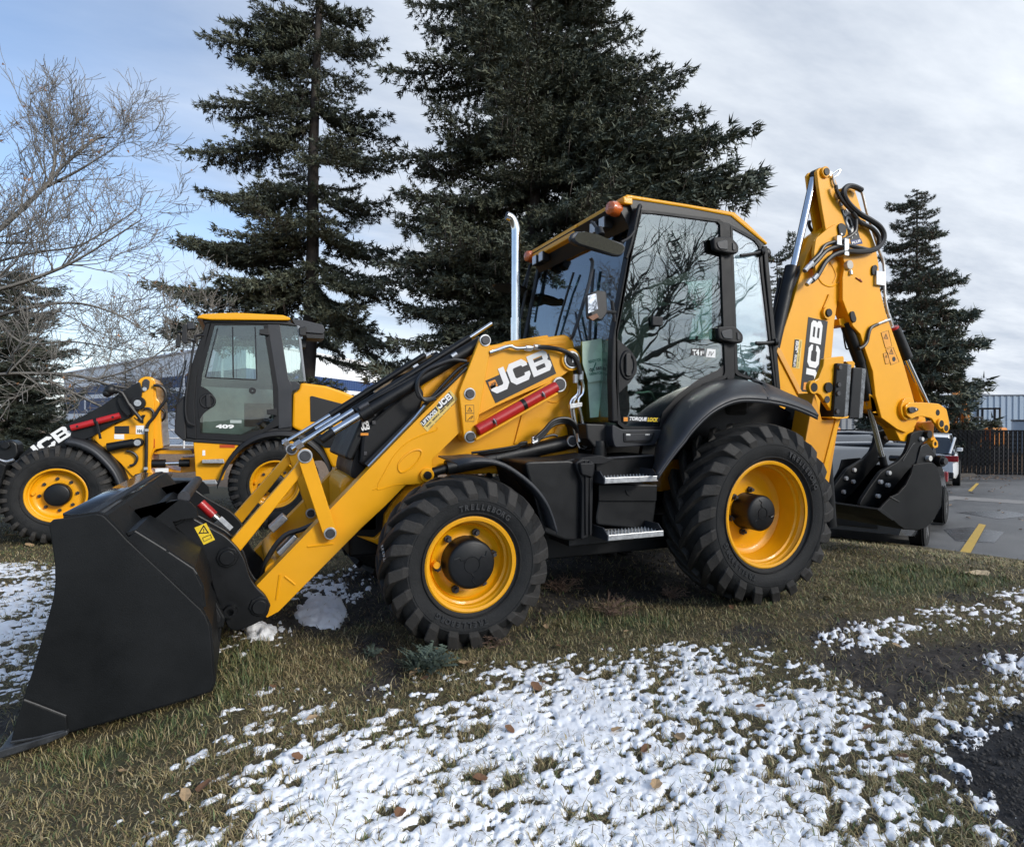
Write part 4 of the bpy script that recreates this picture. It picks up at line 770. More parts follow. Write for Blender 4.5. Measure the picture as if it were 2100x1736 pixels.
# ---- tank, toolbox and steps
plate('side_tank', roundpoly(side('E', [(75, 350), (95, 338), (360, 330), (400, 352), (440, 430), (448, 470), (440, 800), (400, 842), (330, 838), (190, 790), (85, 400)], -.98), .02), -.98, -.45, BLK, BH, .02)
plate('tank_corner', roundpoly(side('E', [(395, 345), (430, 320), (480, 322), (520, 350), (516, 420), (500, 470), (490, 800), (470, 830), (430, 838), (436, 470), (400, 380)], -1.02), .015), -1.02, -.62, PLA, BH, .012)
for du in (0, 26): plate('tank_rib', roundpoly(side('E', [(452+du, 335), (462+du, 330), (478+du, 440), (470+du, 800), (458+du, 806), (456+du, 460)], -1.03), .004), -1.032, -1.015, PLA, BH, .004)
plate('tank_latch', roundpoly(side('E', [(418, 345), (500, 345), (512, 372), (500, 440), (430, 420)], -1.04), .012), -1.05, -1.01, PLA, BH, .008)
lathe('fuel_cap', [(0, .01), (0, .045), (.03, .048), (.07, .045)], BLK, BH, 24, (0, 0, 0)) 
for o in scene.objects:
    if o.name.startswith('fuel_cap'): p = P3('E', 545, 250, -.72); o.matrix_basis = Matrix.Translation((p.x, -.72, p.z+.05)) @ Matrix.Rotation(-PI/2, 4, 'X')
cyl('filler_neck', (p.x, -.72, p.z-.09), (p.x, -.72, p.z), .05, BLK, BH)
plate('tank_top_tread', side('E', [(95, 330), (430, 285), (515, 310), (440, 338)], -.7), -.95, -.6, PLA, BH, .004)
plate('platform_panel', side('E', [(505, 318), (888, 292), (884, 405), (870, 440), (525, 440)], -.86), -.88, -.5, BLK, BH, .008)
tube('platform_edge', [P3('E', 520, 322, -.885), P3('E', 886, 300, -.885)], .008, DST, BH, 6, 0)
plate('toolbox', roundpoly(side('E', [(538, 488), (912, 488), (915, 520), (905, 640), (885, 775), (530, 740), (522, 700), (540, 600)], -.94), .015), -.94, -.45, BLK, BH, .012)
plate('toolbox_lid', side('E', [(540, 484), (915, 486), (910, 590), (540, 590)], -.955), -.958, -.94, BLK, BH, .006); plate('lock_tab', roundpoly(side('E', [(712, 518), (740, 516), (752, 535), (750, 552), (735, 556), (720, 545)], -.963), .006), -.965, -.957, PLA, BH, .003)
box('toolbox_foot', (-1.45, -.9, .5), (-.95, -.45, .60), ASP, BH, .01)
TRD = mat('step_galvanised', (.52, .53, .54), .36, metal=.6, var=.2, vscale=40)
for (u0, v0, u1, v1, yy) in ((582, 452, 920, 452, -1.12), (604, 812, 955, 806, -1.14)):
    p = P3('E', u0, v0, yy); q = P3('E', u1, v1, yy); z = (p.z+q.z)/2
    box('step_tread', (p.x, yy, z-.018), (q.x, yy+.012, z+.018), TRD, BH, .003)
    bm = bmesh.new(); n = 16
    for i in range(n):
        for j in range(5):
            x0 = p.x+(q.x-p.x)*i/n; y0 = yy+.015+j*.038; add_box(bm, (x0+.002, y0, z-.006), (x0+(q.x-p.x)/n-.008, y0+.026, z+.006)); add_cyl(bm, (x0+.008, y0+.013, z), (x0+.008, y0+.013, z+.016), .005, .003, 5)
    g = bm_obj('step_grating', bm, TRD, BH); g['kind'] = 'stuff'
    box('step_frame', (p.x, yy+.012, z-.012), (q.x, yy+.21, z-.006), DST, BH, .002)
    for x_, s_ in ((p.x, -1), (q.x, 1)):
        bm = bmesh.new(); o_ = [(x_, yy+.005, z-.02), (x_, yy+.005, z+.012), (x_, yy+.06, z+.055), (x_, yy+.20, z+.055), (x_, yy+.20, z-.02)]
        va = [bm.verts.new((x-.004, y, zz)) for x, y, zz in o_]; vb = [bm.verts.new((x+.004, y, zz)) for x, y, zz in o_]; bm.faces.new(va); bm.faces.new(vb[::-1])
        for i in range(5): bm.faces.new((va[i], vb[i], vb[(i+1) % 5], va[(i+1) % 5]))
        bm_obj('step_bracket', bm, GRY, BH)

# ---- backhoe end: kingpost, boom, dipper, rams
box('rear_frame', (.62, -.80, .75), (.80, .80, 1.15), YEL, BH, .01)
box('slide_rail', (.80, -.80, 1.02), (.88, .80, 1.12), YEL, BH, .006); box('slide_rail', (.80, -.80, .62), (.88, .80, .72), YEL, BH, .006)
box('kingpost_carriage', (.88, -.30, .60), (1.04, .30, 1.16), YEL, BH, .01); cyl('kingpost', (1.18, 0, .62), (1.18, 0, 1.3), .13, YEL, BH, n=32)
yb = -.15
boom = side('H', [(165, 1700), (165, 1480), (200, 1375), (300, 1080), (368, 830), (415, 700), (465, 600), (500, 545), (560, 480), (630, 470), (665, 470), (692, 500), (705, 560), (720, 615), (760, 700), (700, 800), (662, 880), (640, 1020), (612, 1200), (590, 1480), (585, 1700), (560, 2100), (250, 2100)], yb)
plate('boom', boom, -.15, -.01, YEL, BH, .008)
tube('weld_seam', [P3('H', u, v, yb-.002) for u, v in ((480, 850), (520, 915), (580, 940), (630, 920), (645, 890))], .006, YEL, BH, 6)
tube('weld_seam', [P3('H', u, v, yb-.002) for u, v in ((545, 740), (560, 745), (600, 800), (620, 860), (600, 910))], .005, YEL, BH, 6)
plate('boom_rib', side('H', [(195, 1385), (215, 1395), (385, 1736), (350, 1736), (185, 1415)], yb-.01), yb-.016, yb, mat('yellow_rib', (.72, .33, .03), .4, coat=.4), BH, .004)
# dipper: lower arm and head
dip = side('H', [(475, 100), (490, 78), (515, 70), (550, 78), (585, 110), (610, 150), (620, 225), (700, 232), (755, 240), (800, 380), (860, 520), (900, 640), (925, 780), (938, 960), (980, 1130), (1050, 1330), (1110, 1500), (1190, 1790), (1240, 1990), (1200, 2080), (1130, 2150), (1070, 2100), (960, 1980), (905, 1800), (885, 1560), (830, 1400), (795, 1290), (740, 1230), (700, 1130), (665, 1040), (664, 880), (690, 800), (700, 700), (700, 560), (640, 440), (600, 300), (545, 130), (520, 560), (455, 560), (520, 470)], -.20)
dip2 = side('H', [(475, 100), (490, 78), (515, 70), (550, 78), (585, 110), (612, 160), (640, 240), (755, 236), (800, 380), (868, 540), (905, 640), (928, 780), (938, 960), (980, 1130), (1050, 1330), (1110, 1500), (1195, 1800), (1225, 1900), (1195, 1960), (1130, 2010), (1060, 1980), (950, 1900), (905, 1740), (885, 1560), (830, 1400), (795, 1290), (740, 1230), (700, 1130), (665, 1040), (664, 880), (680, 780), (640, 620), (590, 560), (545, 550), (515, 380), (490, 220)], -.19)
plate('dipper_plate', dip2, -.20, -.165, YEL, BH, .006); plate('dipper_plate', dip2, -.085, -.06, YEL, BH, .006)
web = side('H', [(575, 115), (610, 160), (640, 240), (750, 240), (795, 380), (860, 540), (897, 640), (920, 780), (930, 960), (972, 1130), (1042, 1330), (1102, 1500), (1187, 1800), (1215, 1900), (1190, 1950), (1130, 2000), (1060, 1970), (955, 1895), (910, 1740), (892, 1560), (838, 1400), (803, 1290), (748, 1230), (708, 1130), (673, 1040), (672, 880), (688, 780), (650, 620), (610, 560), (585, 400), (570, 250)], -.20)
plate('dipper', web, -.167, -.083, YEL, BH, .004)
plate('dipper_head', side('H', [(625, 232), (745, 196), (762, 240), (745, 244), (622, 250)], -.20), -.205, -.06, YEL, BH, .004)
plate('boom_fork', roundpoly(side('H', [(470, 590), (555, 520), (625, 478), (675, 480), (690, 540), (685, 640), (600, 660), (540, 840), (470, 870), (455, 700)], -.225), .03), -.235, -.20, YEL, BH, .005)
plate('boom_far_fork', roundpoly(side('H', [(470, 590), (555, 520), (625, 478), (675, 480), (690, 540), (685, 640), (540, 840), (470, 870)], -.225), .03), -.03, .0, YEL, BH, .005)
def cover(u, v, pts, y, m=BLK): return plate('pin_cover', roundpoly(side('H', pts, y), .03), y-.016, y, m, BH, .005)
cover(0, 0, [(628, 495), (650, 474), (680, 490), (692, 520), (680, 572), (655, 580), (640, 568)], -.237); pin(BH, 'H', 657, 558, -.253, .012, None, STL, .012)
cover(0, 0, [(882, 790), (905, 780), (920, 800), (905, 850), (882, 862), (876, 830)], -.202); cover(0, 0, [(720, 1125), (745, 1118), (765, 1180), (755, 1205), (730, 1200), (718, 1160)], -.202)
cover(0, 0, [(795, 450), (835, 470), (840, 492), (812, 500), (790, 480)], -.202)
p = P3('H', 546, 1135, yb); cyl('pivot_boss', (p.x, yb+.01, p.z), (p.x, yb-.03, p.z), .062, YEL, BH, n=28, bevel=.004); cyl('pivot_pin', (p.x, yb, p.z), (p.x, yb-.045, p.z), .038, BLK, BH, n=24, bevel=.003)
tube('pin_keeper', [P3('H', 570, 1000, yb-.006), P3('H', 560, 1030, yb-.006), P3('H', 530, 1100, yb-.006)], .012, YEL, BH)
p = P3('H', 535, 107, -.2); cyl('pivot_boss', (p.x, -.19, p.z), (p.x, -.225, p.z), .052, YEL, BH, n=28, bevel=.004); cyl('pivot_pin', (p.x, -.2, p.z), (p.x, -.235, p.z), .034, BLK, BH, n=24)
cyl('ram_eye', (p.x, -.165, p.z), (p.x, -.085, p.z), .06, BLK, BH)
plate('latch_plate', side('H', [(560, 92), (592, 100), (585, 135), (556, 125)], -.215), -.222, -.20, STL, BH, .003); tube('lifting_hook', [P3('H', u, v, -.21) for u, v in ((590, 120), (625, 95), (648, 82), (650, 95), (630, 125), (595, 150))], .009, CHR, BH)
p = P3('H', 707, 785, -.2); cyl('grease_boss', (p.x, -.19, p.z), (p.x, -.23, p.z), .045, mat('ivory_steel', (.5, .45, .38), .4), BH, n=24, bevel=.006); cyl('grease_tab', (p.x+.03, -.205, p.z-.05), (p.x+.03, -.215, p.z-.09), .018, STL, BH, n=10)
p = P3('H', 632, 278, -.2); cyl('grease_boss', (p.x, -.19, p.z), (p.x, -.225, p.z), .035, mat('ivory_steel', (0, 0, 0)), BH, n=24, bevel=.005); p = P3('H', 656, 330, -.2); box('grease_tab', (p.x-.015, -.215, p.z-.03), (p.x+.015, -.2, p.z+.03), STL, BH, .002)
cyl('ram_cylinder', P3('H', 150, 1450, -.10), P3('H', 296, 795, -.10), .058, BLK, BH, n=28, bevel=.004); cyl('ram_rod', P3('H', 312, 800, -.10), P3('H', 455, 150, -.12), .034, CHR, BH, n=28)
cyl('ram_cylinder', P3('H', 985, 1150, -.12), P3('H', 1010, 1240, -.12), .045, STL, BH); cyl('ram_collar', P3('H', 1040, 1235, -.12), P3('H', 1047, 1258, -.12), .050, RED, BH, n=24); cyl('ram_cylinder', P3('H', 1044, 1250, -.12), P3('H', 1135, 1465, -.12), .064, BLK, BH, n=28, bevel=.006); cyl('ram_rod', P3('H', 1130, 1455, -.12), P3('I', 1165, 330, -.12), .026, CHR, BH)
plate('ram_guard', side('I', [(1000, 60), (1030, 70), (1130, 300), (1120, 320), (1090, 300)], -.06), -.12, -.04, YEL, BH, .005)
cyl('ram_cylinder', P3('H', 690, 1200, -.12), P3('H', 800, 1500, -.12), .055, BLK, BH, n=28, bevel=.004); cyl('ram_cylinder', P3('H', 800, 1500, -.12), P3('I', 772, 290, -.12), .050, BLK, BH, n=28, bevel=.004)
cyl('ram_rod', P3('I', 770, 300, -.12), P3('I', 866, 672, -.12), .026, CHR, BH); cyl('ram_eye', P3('I', 862, 660, -.12), P3('I', 876, 720, -.12), .035, BLK, BH)
plate('ram_bracket', side('H', [(618, 1180), (700, 1165), (745, 1220), (660, 1240), (625, 1225)], -.1), -.14, -.02, YEL, BH, .005)
# hoses on the boom
for pts, r, y in (([(620, 200), (628, 240), (660, 300), (720, 370), (765, 420), (768, 520), (740, 560), (690, 590), (610, 612), (540, 640), (500, 700), (440, 760)], .017, -.25),
                  ([(810, 235), (760, 210), (715, 205), (680, 235), (688, 290), (730, 350), (800, 410), (870, 450), (940, 500), (972, 560), (960, 620), (905, 668), (800, 685), (700, 678)], .026, -.26),
                  ([(740, 400), (800, 470), (880, 510), (930, 570), (935, 640), (880, 672), (790, 655), (700, 638), (620, 650), (550, 680), (490, 745), (440, 800)], .021, -.25),
                  ([(700, 680), (640, 695), (590, 720), (540, 770), (505, 830), (480, 870), (440, 905)], .022, -.26),
                  ([(415, 760), (360, 830), (320, 900), (270, 1020), (235, 1150), (215, 1280)], .02, -.12), ([(430, 790), (380, 850), (330, 940), (290, 1060), (255, 1180), (230, 1300)], .02, -.10), ([(405, 750), (340, 820), (300, 880), (255, 1000), (220, 1130), (195, 1260)], .018, -.10),
                  ([(430, 460), (425, 490), (445, 530), (475, 560)], .016, .0), ([(415, 690), (380, 700), (345, 740), (330, 800)], .014, .0), ([(215, 880), (200, 960), (180, 1060), (170, 1200), (160, 1400)], .018, .02)):
    tube('hydraulic_hose', [P3('H', u, v, y) for u, v in pts], r, HOSE, BH)
tube('steel_pipe', [P3('H', u, v, -.22) for u, v in ((600, 130), (608, 180), (622, 205))], .011, STL, BH)
tube('steel_pipe', [P3('H', u, v, -.16) for u, v in ((740, 225), (790, 235), (815, 260), (850, 400), (890, 520), (940, 680), (972, 780), (980, 1000), (1000, 1120), (1035, 1230))], .014, STL, BH)
tube('steel_pipe', [P3('H', u, v, -.22) for u, v in ((925, 1215), (960, 1200), (1015, 1182))], .014, CHR, BH); tube('hydraulic_hose', [P3('H', u, v, -.22) for u, v in ((930, 1215), (880, 1240), (860, 1290), (850, 1340), (825, 1375), (790, 1395))], .016, HOSE, BH)
for u, v, y in ((435, 780, -.26), (410, 805, -.26), (425, 905, -.27), (470, 870, -.27)): p = P3('H', u, v, y); d = (P3('H', 480, 720, y)-P3('H', 400, 820, y)).normalized(); cyl('pipe_fitting', p-d*.04, p+d*.03, .022, STL, BH, n=8)
for u, v, h in ((690, 655, .08), (636, 605, .045)): p = P3('H', u, v, -.26); box('hose_clamp', (p.x-.03, -.28, p.z-h), (p.x+.03, -.20, p.z+h), STL, BH, .004)
p = P3('H', 925, 882, -.2); box('pipe_bracket', (p.x-.05, -.23, p.z-.07), (p.x+.07, -.12, p.z+.07), STL, BH, .004)
tube('red_tie', [P3('H', u, v, -.205) for u, v in ((768, 875), (790, 890), (812, 905), (795, 885))], .006, mat('rust_tie', (.28, .05, .02), .6), BH, 5)
tube('steel_pipe', [P3('H', u, v, 0) for u, v in ((675, 1270), (680, 1310), (695, 1390), (715, 1395))], .008, BLK, BH)
# transfers on the boom and dipper
decal('logo_panel', 'H', [(420, 1162), (562, 1194), (505, 1716), (362, 1706)], yb-.0025, INK, BH)
block_logo(*side('H', [(528, 1200), (476, 1700)][::-1], yb-.004), .150, yb-.004, WHT, BH)
q = bpy.data.objects
decal('dealer_sticker', 'H', [(322, 1322), (376, 1330), (355, 1542), (302, 1532)], yb-.0025, STK, BH); decal('sticker_band', 'H', [(322, 1326), (352, 1328), (330, 1530), (303, 1528)], yb-.0035, INK, BH)
img_text('LIFTBOSS', 'H', (325, 1525), (338, 1440), .028, yb-.0045, WHT, BH, bold=.03); block_logo(*side('H', [(342, 1425), (350, 1340)], yb-.0045), .035, yb-.0045, WHT, BH); img_text('SALES · SERVICE · PARTS · RENTALS', 'H', (345, 1532), (368, 1340), .009, yb-.0045, INK, BH, bold=.03)
decal('emblem', 'H', [(388, 1640), (420, 1640), (415, 1695), (382, 1694)], yb-.0050, ORG, BH)
decal('model_plate', 'H', [(656, 372), (742, 392), (800, 590), (730, 602)], -.2025, INK, BH); decal('model_plate', 'H', [(728, 602), (805, 588), (818, 625), (738, 638)], -.2030, BLUE, BH)
def down_text(s, chars, z, pts, h, y, m):
    for ch, (a, b) in zip(chars, pts): img_text(ch, z, a, b, h, y, m, BH, bold=.07)
p0 = aty('H', 668, 384, -.205); p1 = aty('H', 742, 590, -.205)
put_text('3CX', (p0.x, p0.z), (p1.x, p1.z), .075, -.2050, WHT, BH, bold=.05)
img_text('PLUS', 'H', (742, 632), (804, 612), .026, -.2050, WHT, BH, bold=.04)
for q4 in ([(953, 1278), (1006, 1260), (1032, 1375), (985, 1392)], [(988, 1400), (1040, 1384), (1085, 1490), (1025, 1512)], [(968, 1430), (1000, 1422), (1018, 1498), (985, 1508)]): decal('warning_decal', 'H', q4, -.2025, YELD, BH); tube('decal_border', [P3('H', *k, -.2030) for k in q4+[q4[0]]], .0022, INK, BH, 4, 0)
triangle_sign('H', (988, 1308), .030, -.2040, BH); triangle_sign('H', (1028, 1420), .030, -.2040, BH); triangle_sign('H', (990, 1452), .016, -.2040, BH)
p = P3('H', 1046, 1470, -.203); cyl('decal_disc', (p.x, -.202, p.z), (p.x, -.2045, p.z), .024, INK, BH)
# ---- dipper nose, tipping links
nose = side('I', [(820, 370), (880, 380), (950, 432), (1000, 415), (1085, 400), (1078, 480), (1040, 555), (1020, 565), (985, 560), (965, 520), (940, 470), (880, 420), (800, 350), (780, 250), (1040, 300)], -.17)
plate('dipper_nose', nose, -.17, -.04, YEL, BH, .008)
p = P3('I', 1015, 350, -.2); cyl('pivot_boss', (p.x, -.19, p.z), (p.x, -.235, p.z), .115, YEL, BH, n=36, bevel=.006)
lkp = roundpoly(side('I', [(1003, 330), (1030, 308), (1120, 306), (1225, 315), (1275, 350), (1290, 420), (1297, 475), (1285, 500), (1262, 507), (1235, 490), (1195, 440), (1175, 410), (1120, 398), (1080, 400), (1045, 415), (1012, 390)], -.24), .02)
plate('tipping_lever', lkp, -.262, -.235, YEL, BH, .006); plate('tipping_lever', lkp, -.02, .005, YEL, BH, .006)
plate('pin_cover', roundpoly(side('I', [(1032, 340), (1060, 334), (1095, 345), (1095, 360), (1060, 378), (1036, 372)], -.27), .02), -.285, -.262, DST, BH, .006); pin(BH, 'I', 1084, 352, -.285, .012, None, STL, .01)
for u, v, r in ((1230, 373, .032), (1240, 446, .036), (1271, 475, .034)):
    p = P3('I', u, v, -.262)
    if v > 400: cyl('pivot_boss', (p.x, -.26, p.z), (p.x, -.285, p.z), r*1.45, YEL, BH, n=28, bevel=.004)
    cyl('pin_hole', (p.x, -.25, p.z), (p.x, -.2875 if v > 400 else -.264, p.z), r, BLK, BH, n=24, bevel=.002)
plate('tipping_link', roundpoly(side('I', [(1110, 440), (1190, 425), (1185, 520), (1215, 575), (1215, 600), (1190, 608), (1168, 590), (1165, 520), (1110, 470)], -.12), .015), -.15, -.10, YEL, BH, .006)
plate('tipping_link', roundpoly(side('I', [(1110, 440), (1190, 425), (1185, 520), (1215, 575), (1215, 600), (1190, 608), (1168, 590), (1165, 520), (1110, 470)], -.12), .015), -.06, -.02, YEL, BH, .006)
p = P3('I', 1198, 578, -.15); lathe('link_eye', [(-.175, .022), (-.175, .044), (-.10, .048), (-.10, .022)], YEL, BH, 24, (p.x, 0, p.z), False); cyl('pin_hole', (p.x, -.168, p.z), (p.x, -.12, p.z), .022, ASP, BH)
# ---- digging bucket
eh = roundpoly(side('I', [(1045, 515), (1070, 500), (1130, 488), (1158, 505), (1160, 550), (1100, 592), (1085, 640), (1075, 700), (1010, 770), (940, 860), (890, 925), (820, 985), (760, 1000), (705, 985), (718, 950), (770, 870), (850, 760), (960, 695), (1010, 640), (1035, 575)], -.20), .03)
plate('bucket_hanger', eh, -.215, -.175, BKT, BH, .006); plate('bucket_hanger', eh, .165, .205, BKT, BH, .006)
for u, v in ((900, 770), (845, 828), (893, 850), (828, 922), (1115, 547)):
    p = P3('I', u, v, -.215); cyl('bucket_bolt', (p.x, -.21, p.z), (p.x, -.245, p.z), .024, mat('pale_bolt', (.55, .55, .53), .4), BH, n=6, bevel=.004); cyl('bucket_bolt', (p.x, .17, p.z), (p.x, .14, p.z), .024, mat('pale_bolt', (.3, .3, .3)), BH, n=6, bevel=.004)
p = P3('I', 1140, 515, -.2); cyl('pivot_pin', (p.x, -.26, p.z), (p.x, .26, p.z), .04, BLK, BH); p = P3('I', 1220, 690, -.2); cyl('pivot_pin', (p.x, -.30, p.z), (p.x, .3, p.z), .035, DST, BH); cyl('pin_collar', (p.x, -.27, p.z), (p.x, -.22, p.z), .06, BLK, BH); p = P3('I', 1152, 672, -.2); cyl('pivot_pin', (p.x, -.25, p.z), (p.x, -.2, p.z), .028, mat('pale_bolt', (0, 0, 0)), BH)
plate('hanger_rear', roundpoly(side('I', [(1110, 590), (1150, 575), (1215, 660), (1245, 720), (1262, 780), (1210, 790), (1120, 720), (1075, 720)], -.19), .02), -.21, -.15, BLK, BH, .006)
tube('weld_bead', [P3('I', u, v, -.218) for u, v in ((1080, 575), (1060, 590), (1000, 690))], .005, WORN, BH, 6)
bside = side('I', [(1062, 715), (1100, 708), (1185, 700), (1212, 722), (1235, 780), (1250, 870), (1242, 970), (1200, 1070), (1150, 1125), (1090, 1145), (1000, 1138), (960, 1110), (915, 1068), (832, 1012), (880, 960), (915, 926), (960, 905), (1010, 850), (1045, 780)], -.46)
plate('dig_bucket_side', bside, -.475, -.455, BKT, BH, .005); plate('dig_bucket_side', bside, .30, .32, BKT, BH, .005)
sh = side('I', [(1222, 745), (1235, 780), (1249, 870), (1241, 970), (1200, 1068), (1150, 1122), (1090, 1142), (1000, 1135), (915, 1068), (832, 1014)], -.46)
strip('dig_bucket_shell', [(x, -.455, z) for x, z in sh], [(x, .31, z) for x, z in sh], .018, BKT, BH, True)
lp = side('I', [(832, 1000), (860, 1010), (935, 1075), (920, 1085), (850, 1035), (820, 1012)], -.48)
plate('dig_bucket_lip', lp, -.50, .34, BKT, BH, .005)
tube('weld_bead', [P3('I', 915, 927, -.478), P3('I', 975, 960, -.478)], .006, WORN, BH, 6, 0); tube('weld_bead', [P3('I', 893, 1060, -.478), P3('I', 920, 1076, -.478)], .006, WORN, BH, 6, 0)
# ---- stabiliser (near) and its pads
sy = -.88
plate('stabiliser_column', side('I', [(345, 640), (400, 330), (420, 240), (470, 420), (585, 410), (512, 860), (500, 880), (452, 820), (400, 700)], sy), sy, sy+.16, YELD, BH, .008)
plate('column_flange', side('I', [(560, 415), (590, 415), (512, 700), (508, 880), (455, 830), (470, 760)], sy-.01), sy-.012, sy+.17, YEL, BH, .005)
plate('stabiliser_bracket', roundpoly(side('I', [(468, 20), (540, 8), (595, 2), (600, 20), (595, 60), (545, 400), (530, 405), (512, 360), (445, 260), (430, 250), (400, 235), (380, 200), (400, 172), (430, 150), (462, 70)], sy-.02), .01), sy-.04, sy, YEL, BH, .006)
for u, v, r in ((405, 207, .035), (502, 208, .040)):
    p = P3('I', u, v, sy-.04); 
    if u < 450: cyl('pivot_boss', (p.x, sy-.02, p.z), (p.x, sy-.055, p.z), r*1.5, YEL, BH, n=24, bevel=.003)
    cyl('pin_hole', (p.x, sy-.02, p.z), (p.x, sy-.058, p.z), r, BLK, BH, n=24)
p = P3('I', 500, 287, sy-.04); cyl('pin_hole', (p.x, sy-.02, p.z), (p.x, sy-.045, p.z), .028, DST, BH)
GRT = mat('pad_rubber', (.17, .18, .19), .8, var=.6, vscale=26, bump=1, bscale=60)
for (u0, u1, v0, v1, off, du) in ((556, 626, 48, 404, 0, 0), (662, 722, 76, 412, .0, 0)):
    yy = sy+off-.05
    plate('stabiliser_pad', side('I', [(u0, v0), (u1, v0+5), (u1-22, v1), (u0-26, v1)], yy), yy-.02, yy+.12, BLK, BH, .008)
    bm = bmesh.new(); n = 14
    pr = side('I', [(u1, v0+5), (u1+30, v0+10), (u1+6, v1-5), (u1-20, v1)], yy)
    plate('pad_sole', pr, yy-.01, yy+.12, GRT, BH, .004)
    if u0 < 600:
        for v in (75, 190, 246, 365): p = P3('I', 580-(v-75)*.06, v, yy-.02); cyl('pad_bolt', (p.x, yy-.015, p.z), (p.x, yy-.035, p.z), .02, DST, BH, n=6)
plate('pad_flange', side('I', [(528, 400), (600, 404), (640, 395), (630, 412), (560, 416), (528, 408)], sy-.06), sy-.07, sy+.1, YEL, BH, .004); plate('pad_flange', side('I', [(632, 35), (680, 32), (692, 45), (690, 76), (665, 90), (640, 300), (628, 400), (620, 400), (655, 60)], sy-.06), sy-.05, sy+.10, YEL, BH, .004)
for y in (-.80, .80): cyl('stabiliser_ram', (.95, y, 1.15), (1.02, y, .45), .05, BLK, BH)
bl = side('I', [(380, 280), (412, 290), (360, 560), (290, 480), (300, 420)], -.7); plate('rear_hose_guard', bl, -.70, -.5, BLK, BH, .02)
box('stabiliser_column', (.88, .80, .35), (1.05, 1.0, 1.6), YEL, BH, .01)
# ================================================================== second machine: articulated wheel loader parked behind
WL = thing('wheel_loader', (-4.3, 6.2, -.34), 'yellow wheel loader with tall black cab and 409 on its door, parked behind the backhoe', 'wheel loader')
def WP(name, s, pts, y, th, m, bevel=.006, rnd=0): return plate(name, side(s, pts, y), y, y+th, m, WL, bevel, rnd)
YW = 5.5
for nm, (u, v) in (('front_wheel', (320, 1172)), ('rear_wheel', (1567, 1101))):
    c = aty('J', u, v, YW); wz = .31 if nm == 'front_wheel' else .345
    make_wheel(WL, (c.x, YW, wz), .655, .346, .42, 30, .150, .02, .13, 8, 0, .028, mpt=True, words=('MICHELIN',) if False else ('LOADER TYRE',)[:0], rot=.3, nm=nm)
    h = bpy.data.objects.new(nm, None); scene.collection.objects.link(h); h.location = (c.x, 7.15, wz); attach(h, WL); h.matrix_parent_inverse = WL.matrix_basis.inverted()
    t = lathe('tyre', [(-.17, .35), (-.21, .5), (-.19, .60), (-.1, .645), (.1, .645), (.19, .60), (.21, .5), (.17, .35)], RUB, None, 40); t.parent = h
    t = lathe('rim', [(-.1, .01), (-.1, .34), (.1, .34), (.1, .01)], YEL, None, 32); t.parent = h
cyl('axle', (-5.69, 5.7, .31), (-5.69, 7.2, .31), .12, YELD, WL); cyl('axle', (-2.97, 5.7, .35), (-2.97, 7.2, .35), .12, YELD, WL)
# front frame and loader tower
tw = [(1300, 130), (1322, 88), (1375, 68), (1435, 76), (1462, 110), (1472, 270), (1505, 310), (1520, 600), (1535, 745), (1455, 760), (1422, 830), (1420, 950), (1450, 985), (1560, 1000), (1560, 1060), (1250, 1060), (1100, 1000), (980, 900), (850, 640), (1050, 520), (1240, 440), (1255, 270)]
WP('front_frame', 'M', tw, 5.78, .9, YEL, .015, .03)
WP('frame_plate', 'M', [(1290, 140), (1320, 88), (1370, 68), (1420, 80), (1440, 110), (1450, 330), (1445, 740), (1410, 840), (1400, 1000), (1250, 1010), (1130, 880), (860, 640), (1060, 540), (1250, 440), (1250, 280)], 5.74, .05, YEL, .006, .03)
WP('pin_cover', 'M', [(1340, 110), (1372, 88), (1410, 110), (1400, 190), (1362, 208), (1338, 185)], 5.72, .02, DST, .006, .03); c = aty('M', 1362, 188, 5.71); cyl('pin_bolt', (c.x, 5.70, c.z), (c.x, 5.73, c.z), .03, STL, WL, n=6)
c = aty('M', 1300, 320, 5.7); cyl('pivot_boss', (c.x, 5.66, c.z), (c.x, 5.8, c.z), .095, BLK, WL, n=28, bevel=.005); cyl('pivot_pin', (c.x, 5.645, c.z), (c.x, 5.67, c.z), .045, STL, WL)
armw = [(185, 812), (380, 655), (640, 515), (960, 345), (1150, 210), (1310, 118), (1340, 200), (1300, 400), (1230, 455), (1080, 510), (860, 640), (700, 690), (300, 840), (170, 838)]
WP('loader_arm', 'M', armw, 5.68, .10, BLK, .01, .02); plate('loader_arm', side('M', armw, 5.68), 6.75, 6.85, BLK, WL, .01)
p = side('M', [(280, 872), (684, 612)], 5.678); block_logo(p[0], p[1], .155, 5.676, WHT, WL)
a = aty('M', 668, 556, 5.64); b = aty('M', 1130, 436, 5.64); cyl('safety_strut', a, b, .044, RED, WL, bevel=.004); d = (b-a).normalized(); m_ = a.lerp(b, .5); cyl('strut_band', m_-d*.018, m_+d*.018, .047, BLK, WL)
for k in (.14, .86): q = a.lerp(b, k); cyl('strut_hole', (q.x, 5.592, q.z), (q.x, 5.62, q.z), .015, ASP, WL, n=12)
for s_ in ([(905, 490), (925, 560), (945, 655)],): tube('strap', [aty('M', u, v, 5.60) for u, v in s_], .018, ASP, WL, 6, 2)
p0 = aty('M', 1010, 215, 5.55)
for (u, v, r) in ((1040, 195, .075), (1010, 225, .06), (1085, 200, .05)):
    c = aty('M', u, v, 5.6); bm = bmesh.new(); bmesh.ops.create_uvsphere(bm, u_segments=16, v_segments=10, radius=r, matrix=Matrix.Translation(c)); bm_obj('head_lamp', bm, ASP, WL, True)
tube('lamp_bracket', [aty('M', u, v, 5.58) for u, v in ((1080, 200), (1150, 225), (1210, 330), (1300, 440), (1330, 480))], .024, ASP, WL, 8, 2)
